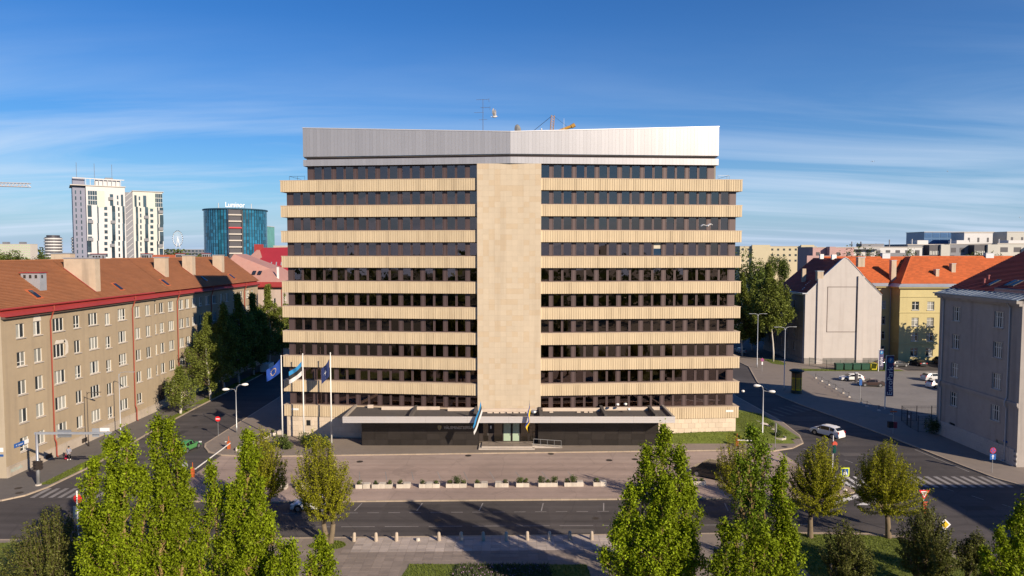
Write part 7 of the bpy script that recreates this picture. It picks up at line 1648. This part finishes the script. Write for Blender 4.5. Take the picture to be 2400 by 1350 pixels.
# ------------------------------------------------------------------ vehicles
m_tyre = mat('tyre', (.018, .018, .019), .85, var=.1); m_rim = mat('alloy_rim', (.42, .42, .44), .35, metal=.8); m_cglass = mat('car_glass', (.010, .011, .013), .12, var=0, spec=.4)
m_tail = mat('tail_light', (.45, .01, .012), .2, var=.05); m_head = mat('head_light', (.65, .66, .68), .12, var=.05, spec=.8); m_trim = mat('car_trim', (.02, .02, .022), .6); m_plate = m_sgnw
def paint(nm, c): return mat('paint_' + nm, c, .32, var=.03, coat=.8)
def car(label, x, y, rz, p, kind='suv', L_=4.5, W=1.8, H=1.65, z0=0.0, name='parked_car', cat='car', group=None):
    """body lofted from cross-sections along its length (front at +x)"""
    t = thing(name, label, cat, (x, y, z0), rz, group); h = W / 2
    # stations: x fraction, belt z, roof z, roof half width
    S = {'suv': [(-.5, .62, .70, .74), (-.49, .90, .98, .74), (-.46, 1.0, 1.10, .74), (-.35, 1.02, H - .10, .64), (-.20, 1.02, H, .66), (.02, 1.0, H, .67), (.12, .99, H - .07, .66), (.29, .98, 1.07, .72), (.40, .93, 1.0, .70), (.47, .80, .86, .66), (.5, .55, .60, .62)],
         'hatch': [(-.5, .55, .62, .70), (-.49, .85, .92, .70), (-.46, .93, 1.02, .70), (-.36, .94, H - .08, .62), (-.22, .94, H, .63), (.0, .92, H - .01, .63), (.10, .91, H - .10, .62), (.27, .90, .98, .70), (.40, .82, .88, .68), (.47, .68, .74, .64), (.5, .48, .52, .60)],
         'sedan': [(-.5, .60, .66, .70), (-.49, .90, .95, .70), (-.36, .95, 1.0, .70), (-.20, .95, H - .06, .60), (-.10, .94, H, .61), (.03, .93, H - .01, .61), (.10, .92, H - .09, .60), (.24, .91, .98, .68), (.40, .84, .88, .68), (.47, .70, .74, .64), (.5, .5, .54, .58)],
         'van': [(-.5, .75, .85, .80), (-.495, 1.05, 1.15, .80), (-.485, 1.12, H - .25, .76), (-.46, 1.12, H - .04, .72), (-.3, 1.12, H, .73), (.1, 1.10, H, .73), (.18, 1.09, H - .10, .72), (.33, 1.06, 1.18, .78), (.43, .98, 1.05, .76), (.485, .75, .82, .72), (.5, .55, .6, .66)],
         'beetle': [(-.5, .45, .52, .50), (-.47, .70, .80, .56), (-.40, .82, 1.0, .56), (-.28, .86, 1.28, .54), (-.12, .86, H - .03, .55), (.0, .86, H, .56), (.10, .86, H - .1, .54), (.18, .86, 1.0, .58), (.33, .78, .88, .56), (.45, .58, .66, .52), (.5, .42, .46, .44)]}[kind]
    mb = MB(); ring = []
    for f, zb, zr_, rw in S:
        X = f * L_; e = 1 - .10 * max(0, abs(f) - .36) / .14; w_ = h * e; r_ = rw * W / 1.0 * .5 / .74 * .86 if False else h * rw / .80 * e
        r_ = min(r_, w_ * .97); ring.append([(X, -w_ * .94, .24), (X, -w_, .42), (X, -w_, zb * .72), (X, -w_ * .985, zb), (X, -r_, zr_ - (.05 if zr_ > zb + .2 else .012)), (X, -r_ * .62, zr_), (X, r_ * .62, zr_), (X, r_, zr_ - (.05 if zr_ > zb + .2 else .012)), (X, w_ * .985, zb), (X, w_, zb * .72), (X, w_, .42), (X, w_ * .94, .24)])
    n = 12; vs = [q for r_ in ring for q in r_]; fs = []
    for i in range(len(ring) - 1):
        for k in range(n - 1): fs.append((i * n + k, (i + 1) * n + k, (i + 1) * n + k + 1, i * n + k + 1))
        fs.append((i * n + n - 1, (i + 1) * n + n - 1, (i + 1) * n, i * n))
    fs.append(tuple(reversed(range(n)))[::-1]); fs.append(tuple(reversed(range((len(ring) - 1) * n, len(ring) * n))))
    mb.add(vs, fs); b = mb.build('body', p, t, world=False, smooth=False)
    mod = b.modifiers.new('bevel', 'BEVEL'); mod.width = .035; mod.segments = 2; mod.limit_method = 'ANGLE'; mod.angle_limit = R(25)
    # glass: side windows between belt and roof edge, windscreen, rear window
    def lerp(a, b_, u): return tuple(a[i] + (b_[i] - a[i]) * u for i in range(3))
    idx = [i for i in range(len(S) - 1) if S[i][2] > S[i][1] + .3 and S[i + 1][2] > S[i + 1][1] + .3]
    for s, (kb, kr) in ((-1, (3, 4)), (1, (8, 7))):
        a, z_ = idx[0], idx[-1] + 1
        spans = [(a, (a + z_) // 2), ((a + z_) // 2, z_)] if kind != 'van' else [((a + z_) // 2, z_), (a, (a + z_) // 2)]
        for i0, i1 in spans:
            mb = MB()
            for i in range(i0, i1):
                A, B, C, D = lerp(ring[i][kb], ring[i][kr], .10), lerp(ring[i + 1][kb], ring[i + 1][kr], .10), lerp(ring[i + 1][kb], ring[i + 1][kr], .88), lerp(ring[i][kb], ring[i][kr], .88)
                if i == i0: A, D = lerp(A, B, .08), lerp(D, C, .08)
                if i == i1 - 1: B, C = lerp(B, A, .08), lerp(C, D, .08)
                o_ = s * .012; mb.quad(*[(q[0], q[1] + o_, q[2] + .006) for q in (A, B, C, D)])
            mb.build('side_window', m_cglass, t, world=False)
        # triangular quarter toward the windscreen
        i = idx[-1] + 1
        mb = MB(); A, D = lerp(ring[i][kb], ring[i][kr], .10), lerp(ring[i][kb], ring[i][kr], .85); B = lerp(ring[i + 1][kb], ring[i][kb], .18); mb.add([(q[0], q[1] + s * .014, q[2] + .006) for q in (A, (B[0], B[1], B[2] + .05), D)], [(0, 1, 2)]); mb.build('quarter_window', m_cglass, t, world=False)
    i = idx[-1] + 1
    def across(i, j, u0, u1, nm, off):
        mb = MB(); Lq, Rq = ring[i][4], ring[i][7]; L2, R2 = ring[j][4], ring[j][7]
        A, B, C, D = lerp(Lq, L2, u0), lerp(Rq, R2, u0), lerp(Rq, R2, u1), lerp(Lq, L2, u1)
        q = [lerp(A, B, .06), lerp(A, B, .94), lerp(D, C, .94), lerp(D, C, .06)]
        zz = [max(ring[i][5][2], ring[i][4][2]), max(ring[j][5][2], ring[j][4][2])]
        mb.quad(*[(v[0] + off, v[1], v[2] + .08) for v in q]); mb.build(nm, m_cglass, t, world=False)
    across(i, i + 1, .08, .92, 'windscreen', .02); across(idx[0], idx[0] - 1, .10, .90, 'rear_window', -.02)
    # wheels in dark arches
    R_ = .34 if kind != 'van' else .36
    for fx in (-.29, .31):
        for s in (-1, 1):
            wx, wy = fx * L_, s * (h - .02)
            mb = MB(); mb.disc((wx, s * (h - .01), R_ + .02), R_ + .09, 'y', .05, 18); mb.build('wheel_arch', m_trim, t, world=False)
            wl_ = MB(); wl_.disc((wx, wy - s * .06, R_), R_, 'y', .20, 18); q = wl_.build('wheel', m_tyre, t, world=False); wr = MB(); wr.disc((wx, wy + s * .045, R_), R_ * .64, 'y', .03, 14)
            rr = wr.build('rim', m_rim, None); rr.parent = q
    zb = S[1][1]
    for s in (-1, 1):
        mb = MB()
        if kind in ('suv', 'van'): mb.box(-L_ * .497, -L_ * .44, min(s * h * .74, s * h * .90), max(s * h * .74, s * h * .90), .80, 1.12)
        else: mb.box(-L_ * .505, -L_ * .47, min(s * h * .62, s * h * .97), max(s * h * .62, s * h * .97), zb - .18, zb + .0)
        mb.build('tail_light', m_tail, t, world=False)
        mb = MB(); mb.box(L_ * .455, L_ * .492, min(s * h * .55, s * h * .93), max(s * h * .55, s * h * .93), .62, .78); mb.build('head_light', m_head, t, world=False)
        mb = MB(); mb.obox((L_ * .17, s * (h + .08), 1.02), (1, 0, 0), .14, .14, .2); mb.build('wing_mirror', p, t, world=False)
    mb = MB(); mb.box(-L_ * .507, -L_ * .495, -.26, .26, .80, .92); mb.box(L_ * .498, L_ * .506, -.26, .26, .42, .53); mb.build('number_plate', m_plate, t, world=False)
    mb = MB(); mb.box(-L_ * .51, -L_ * .47, -h * .88, h * .88, .30, .46); mb.box(L_ * .47, L_ * .508, -h * .80, h * .80, .26, .40); mb.build('bumper', p if kind != 'van' else m_trim, t, world=False)
    mb = MB()
    for s in (-1, 1): mb.box(-L_ * .42, L_ * .42, min(s * h * .96, s * h * 1.005), max(s * h * .96, s * h * 1.005), .22, .34)
    mb.build('sill_trim', m_trim, t, world=False)
    return t
car('white crossover driving away into the right side street', 46.3, 99.0, R(122), paint('white', (.72, .72, .72)), 'suv', 4.6, 1.84, 1.68, name='moving_car')
car('white car waiting on the front road, half hidden behind the front willow', -20.9, 70.4, R(180), paint('white', (.72, .72, .72)), 'hatch', 4.3, 1.78, 1.48, name='moving_car')
car('black van parked on the forecourt behind the foreground oaks', 24.0, 80.6, R(143), paint('black', (.010, .010, .011)), 'van', 5.0, 1.95, 1.95, z0=.01, cat='van', name='parked_van')
car('green rounded small car in the left street, partly behind the oaks', -44.2, 91.6, R(80), paint('green', (.06, .22, .07)), 'beetle', 4.1, 1.72, 1.5, name='moving_car')
car('white estate car in the car park behind the dark brown one', 70.9, 141.4, R(176), paint('white', (.72, .72, .72)), 'hatch', 4.6, 1.8, 1.5, z0=.13)
car('dark brown saloon in the car park', 72.0, 135.6, R(172), paint('brown', (.045, .025, .022)), 'sedan', 4.8, 1.84, 1.46, z0=.13)
car('farthest white car beside the grey tenement corner', 88.0, 141.5, R(8), paint('silver', (.48, .48, .49)), 'suv', 4.6, 1.8, 1.65, z0=.13)
car('white car beside the silver estate at the grey tenement corner', 84.5, 134.2, R(12), paint('white', (.72, .72, .72)), 'suv', 4.5, 1.8, 1.6, z0=.13)
car('silver estate car nearest the grey tenement corner', 85.4, 130.9, R(4), paint('silver_grey', (.30, .31, .34)), 'hatch', 4.7, 1.8, 1.5, z0=.13)
car('dark car peeking out behind the grey tenement corner', 87.4, 127.6, R(4), paint('black', (.010, .010, .011)), 'hatch', 4.3, 1.75, 1.48, z0=.13)
car('red car parked before the yellow house beside the small banner', 85.6, 156.6, R(5), paint('red', (.35, .02, .02)), 'hatch', 4.2, 1.75, 1.48, z0=.14)
car('dark red car parked deeper in the yard of the yellow house', 89.0, 161.5, R(90), paint('wine', (.10, .015, .02)), 'hatch', 4.2, 1.75, 1.48, z0=.14)
car('black car in the shade before the yellow house, right of the red cars', 96.2, 160.5, R(90), paint('black', (.010, .010, .011)), 'sedan', 4.5, 1.78, 1.45, z0=.14)
car('dark grey car under the right windows of the yellow house', 101.0, 157.0, R(92), paint('dark_grey', (.04, .04, .045)), 'suv', 4.5, 1.8, 1.6, z0=.14)
car('brown van roof standing before the yellow house', 102.6, 162.0, R(88), paint('bronze', (.16, .08, .04)), 'van', 4.8, 1.9, 1.9, z0=.14, cat='van', name='parked_van')
car('dark car beside the gable wall corner, behind the containers', 90.6, 158.8, R(12), paint('dark_grey', (.04, .04, .045)), 'hatch', 4.2, 1.75, 1.48, z0=.14)
car('grey car far down the shaded right side street', 61.0, 181.5, R(95), paint('silver_grey', (.30, .31, .34)), 'hatch', 4.2, 1.75, 1.48)
t = thing('cargo_trailer', 'white covered trailer parked in the shade under the left street birches', 'trailer', (-54.4, 150.5, 0), R(90)); mb = MB(); mb.box(-1.6, 1.6, -.95, .95, .6, 2.3); mb.build('cover', m_white, t, world=False); mb = MB(); mb.box(-1.65, 1.65, -1, 1, .45, .599); mb.box(1.65, 2.9, -.06, .06, .45, .55); mb.build('chassis', m_trim, t, world=False)
for s in (-1, 1): mb = MB(); mb.disc((0, s * 1.0, .33), .33, 'y', .2, 14); mb.build('wheel', m_tyre, t, world=False)

# ------------------------------------------------------------------ the person on the left pavement
def skin_obj(name, joints, edges, m, parent, lv=2):
    me = bpy.data.meshes.new(name); bm = bmesh.new(); lay = bm.verts.layers.skin.verify(); V = []
    for i, (p, r) in enumerate(joints):
        v = bm.verts.new(p); s = v[lay]; s.radius = r if hasattr(r, '__len__') else (r, r); s.use_root = i == 0; V.append(v)
    for a, b in edges: bm.edges.new((V[a], V[b]))
    bm.to_mesh(me); bm.free(); me.materials.append(m); o = bpy.data.objects.new(name, me); COL.objects.link(o); o.parent = parent
    k = o.modifiers.new('skin', 'SKIN'); k.use_smooth_shade = True; s = o.modifiers.new('subdiv', 'SUBSURF'); s.levels = lv; s.render_levels = lv; return o
m_skin = mat('skin', (.42, .25, .18), .6, var=.05); m_hair = mat('dark_hair', (.012, .010, .009), .6, var=.2); m_trou = mat('black_trousers', (.012, .012, .014), .9)
def plaid():
    m = mat('plaid_jacket', (.04, .055, .11), .9, var=.1, scale=6); t_ = m.node_tree; n = t_.nodes; l = t_.links; p = n['Principled BSDF']; base = p.inputs['Base Color'].links[0].from_socket
    tcn = n.new('ShaderNodeTexCoord'); prev = base
    for ax in ('X', 'Z'):
        w_ = n.new('ShaderNodeTexWave'); w_.bands_direction = ax; w_.inputs['Scale'].default_value = 2.6; l.new(tcn.outputs['Object'], w_.inputs[0]); g_ = n.new('ShaderNodeMath'); g_.operation = 'GREATER_THAN'; g_.inputs[1].default_value = .62; l.new(w_.outputs['Fac'], g_.inputs[0])
        mx = n.new('ShaderNodeMix'); mx.data_type = 'RGBA'; mx.inputs['B'].default_value = (.45, .45, .5, 1); mm = n.new('ShaderNodeMath'); mm.operation = 'MULTIPLY'; mm.inputs[1].default_value = .65; l.new(g_.outputs[0], mm.inputs[0]); l.new(mm.outputs[0], mx.inputs['Factor']); l.new(prev, mx.inputs['A']); prev = mx.outputs['Result']
    l.new(prev, p.inputs['Base Color']); return m
per = thing('person', 'person in a plaid jacket and black trousers walking on the left pavement', 'person', (-57.3, 87.0, .12), R(10))
J = [((0, 0, .95), (.15, .11)), ((0, .01, 1.15), (.14, .10)), ((0, .02, 1.38), (.17, .11)), ((0, .01, 1.50), (.07, .07)), ((0, -.01, 1.58), (.075, .085)), ((0, -.01, 1.70), (.08, .095)), ((-.1, 0, .86), (.095, .1)), ((-.11, -.06, .48), (.065, .068)), ((-.12, .04, .09), (.045, .05)), ((-.13, -.12, .05), (.04, .035)),
     ((.1, 0, .86), (.095, .1)), ((.12, .05, .48), (.065, .068)), ((.14, .16, .10), (.045, .05)), ((.15, .01, .05), (.04, .035)), ((-.21, .02, 1.40), (.06, .06)), ((-.27, .03, 1.14), (.045, .045)), ((-.28, -.08, .90), (.035, .035)), ((-.28, -.10, .82), (.035, .022)),
     ((.21, .02, 1.40), (.06, .06)), ((.27, .0, 1.14), (.045, .045)), ((.22, -.16, 1.0), (.035, .035)), ((.20, -.22, .98), (.035, .022))]
Ed = [(0, 1), (1, 2), (2, 3), (3, 4), (4, 5), (0, 6), (6, 7), (7, 8), (8, 9), (0, 10), (10, 11), (11, 12), (12, 13), (2, 14), (14, 15), (15, 16), (16, 17), (2, 18), (18, 19), (19, 20), (20, 21)]
for hand, d in ((17, -1), (21, 1)):
    hx, hy, hz = J[hand][0]
    for f in range(4): J += [((hx - .024 + f * .016, hy - .012, hz - .05), .009), ((hx - .024 + f * .016, hy - .02, hz - .085 - .008 * (f in (1, 2))), .008)]; k = len(J); Ed += [(hand, k - 2), (k - 2, k - 1)]
    J.append(((hx - d * .045, hy - .03, hz - .03), .010)); Ed.append((hand, len(J) - 1))
skin_obj('body', J, Ed, m_skin, per)
s = lambda k, f: tuple(x * f for x in J[k][1])
skin_obj('jacket', [(J[0][0], (.20, .15)), (J[1][0], (.19, .14)), (J[2][0], (.20, .135)), ((0, .01, 1.47), (.10, .09)), (J[14][0], (.085, .085)), (J[15][0], (.075, .075)), ((-.28, -.06, .95), (.06, .06)), (J[18][0], (.085, .085)), (J[19][0], (.075, .075)), ((.225, -.13, 1.02), (.06, .06)), ((0, 0, .80), (.20, .15))], [(0, 1), (1, 2), (2, 3), (2, 4), (4, 5), (5, 6), (2, 7), (7, 8), (8, 9), (0, 10)], plaid(), per)
skin_obj('trousers', [((0, 0, .92), (.165, .125)), ((-.1, 0, .80), (.115, .12)), (J[7][0], (.085, .09)), ((-.12, .035, .14), (.07, .075)), ((.1, 0, .80), (.115, .12)), (J[11][0], (.085, .09)), ((.138, .145, .15), (.07, .075))], [(0, 1), (1, 2), (2, 3), (0, 4), (4, 5), (5, 6)], m_trou, per)
for c in ((-.12, -.04), (.145, .09)): mb = MB(); mb.tube([(c[0], c[1] + .09, .05), (c[0], c[1], .06), (c[0], c[1] - .10, .05), (c[0], c[1] - .16, .04)], [.05, .065, .055, .025], 8); mb.build('shoe', m_white, per, world=False, smooth=True)
mb = MB(); mb.lathe([(.06, -.12), (.11, -.08), (.118, .02), (.09, .09), (.04, .125), (0, .13)], 12, (0, .02, 1.70)); mb.build('hair', m_hair, per, world=False, smooth=True)
mb = MB()
for s_ in (-1, 1): mb.tube([(s_ * .032, -.100, 1.70), (s_ * .032, -.108, 1.70)], .012, 6)
mb.build('eyes', m_hair, per, world=False); mb = MB(); mb.tube([(0, -.095, 1.69), (0, -.125, 1.655), (0, -.10, 1.645)], [.01, .016, .01], 5); mb.build('nose', m_skin, per, world=False); mb = MB(); mb.tube([(-.025, -.098, 1.615), (0, -.104, 1.612), (.025, -.098, 1.615)], .007, 4); mb.build('mouth', mat('lips', (.30, .10, .09), .5), per, world=False)
t = thing('shopping_bag', 'red bag hanging from the hand of the person in the plaid jacket', 'bag', (-57.6, 86.85, .12)); mb = MB(); mb.tube([(0, 0, .14), (0, 0, .2), (0, 0, .45), (0, .0, .62), (0, 0, .68)], [.10, .17, .15, .10, .03], 8); o = mb.build('bag_body', mat('bag_red', (.55, .02, .06), .6, var=.1), t, world=False, smooth=True); mb = MB(); mb.tube([(-.05, 0, .65), (-.03, 0, .78), (.03, 0, .78), (.05, 0, .65)], .01, 4); mb.build('handle', m_sgnr, t, world=False)
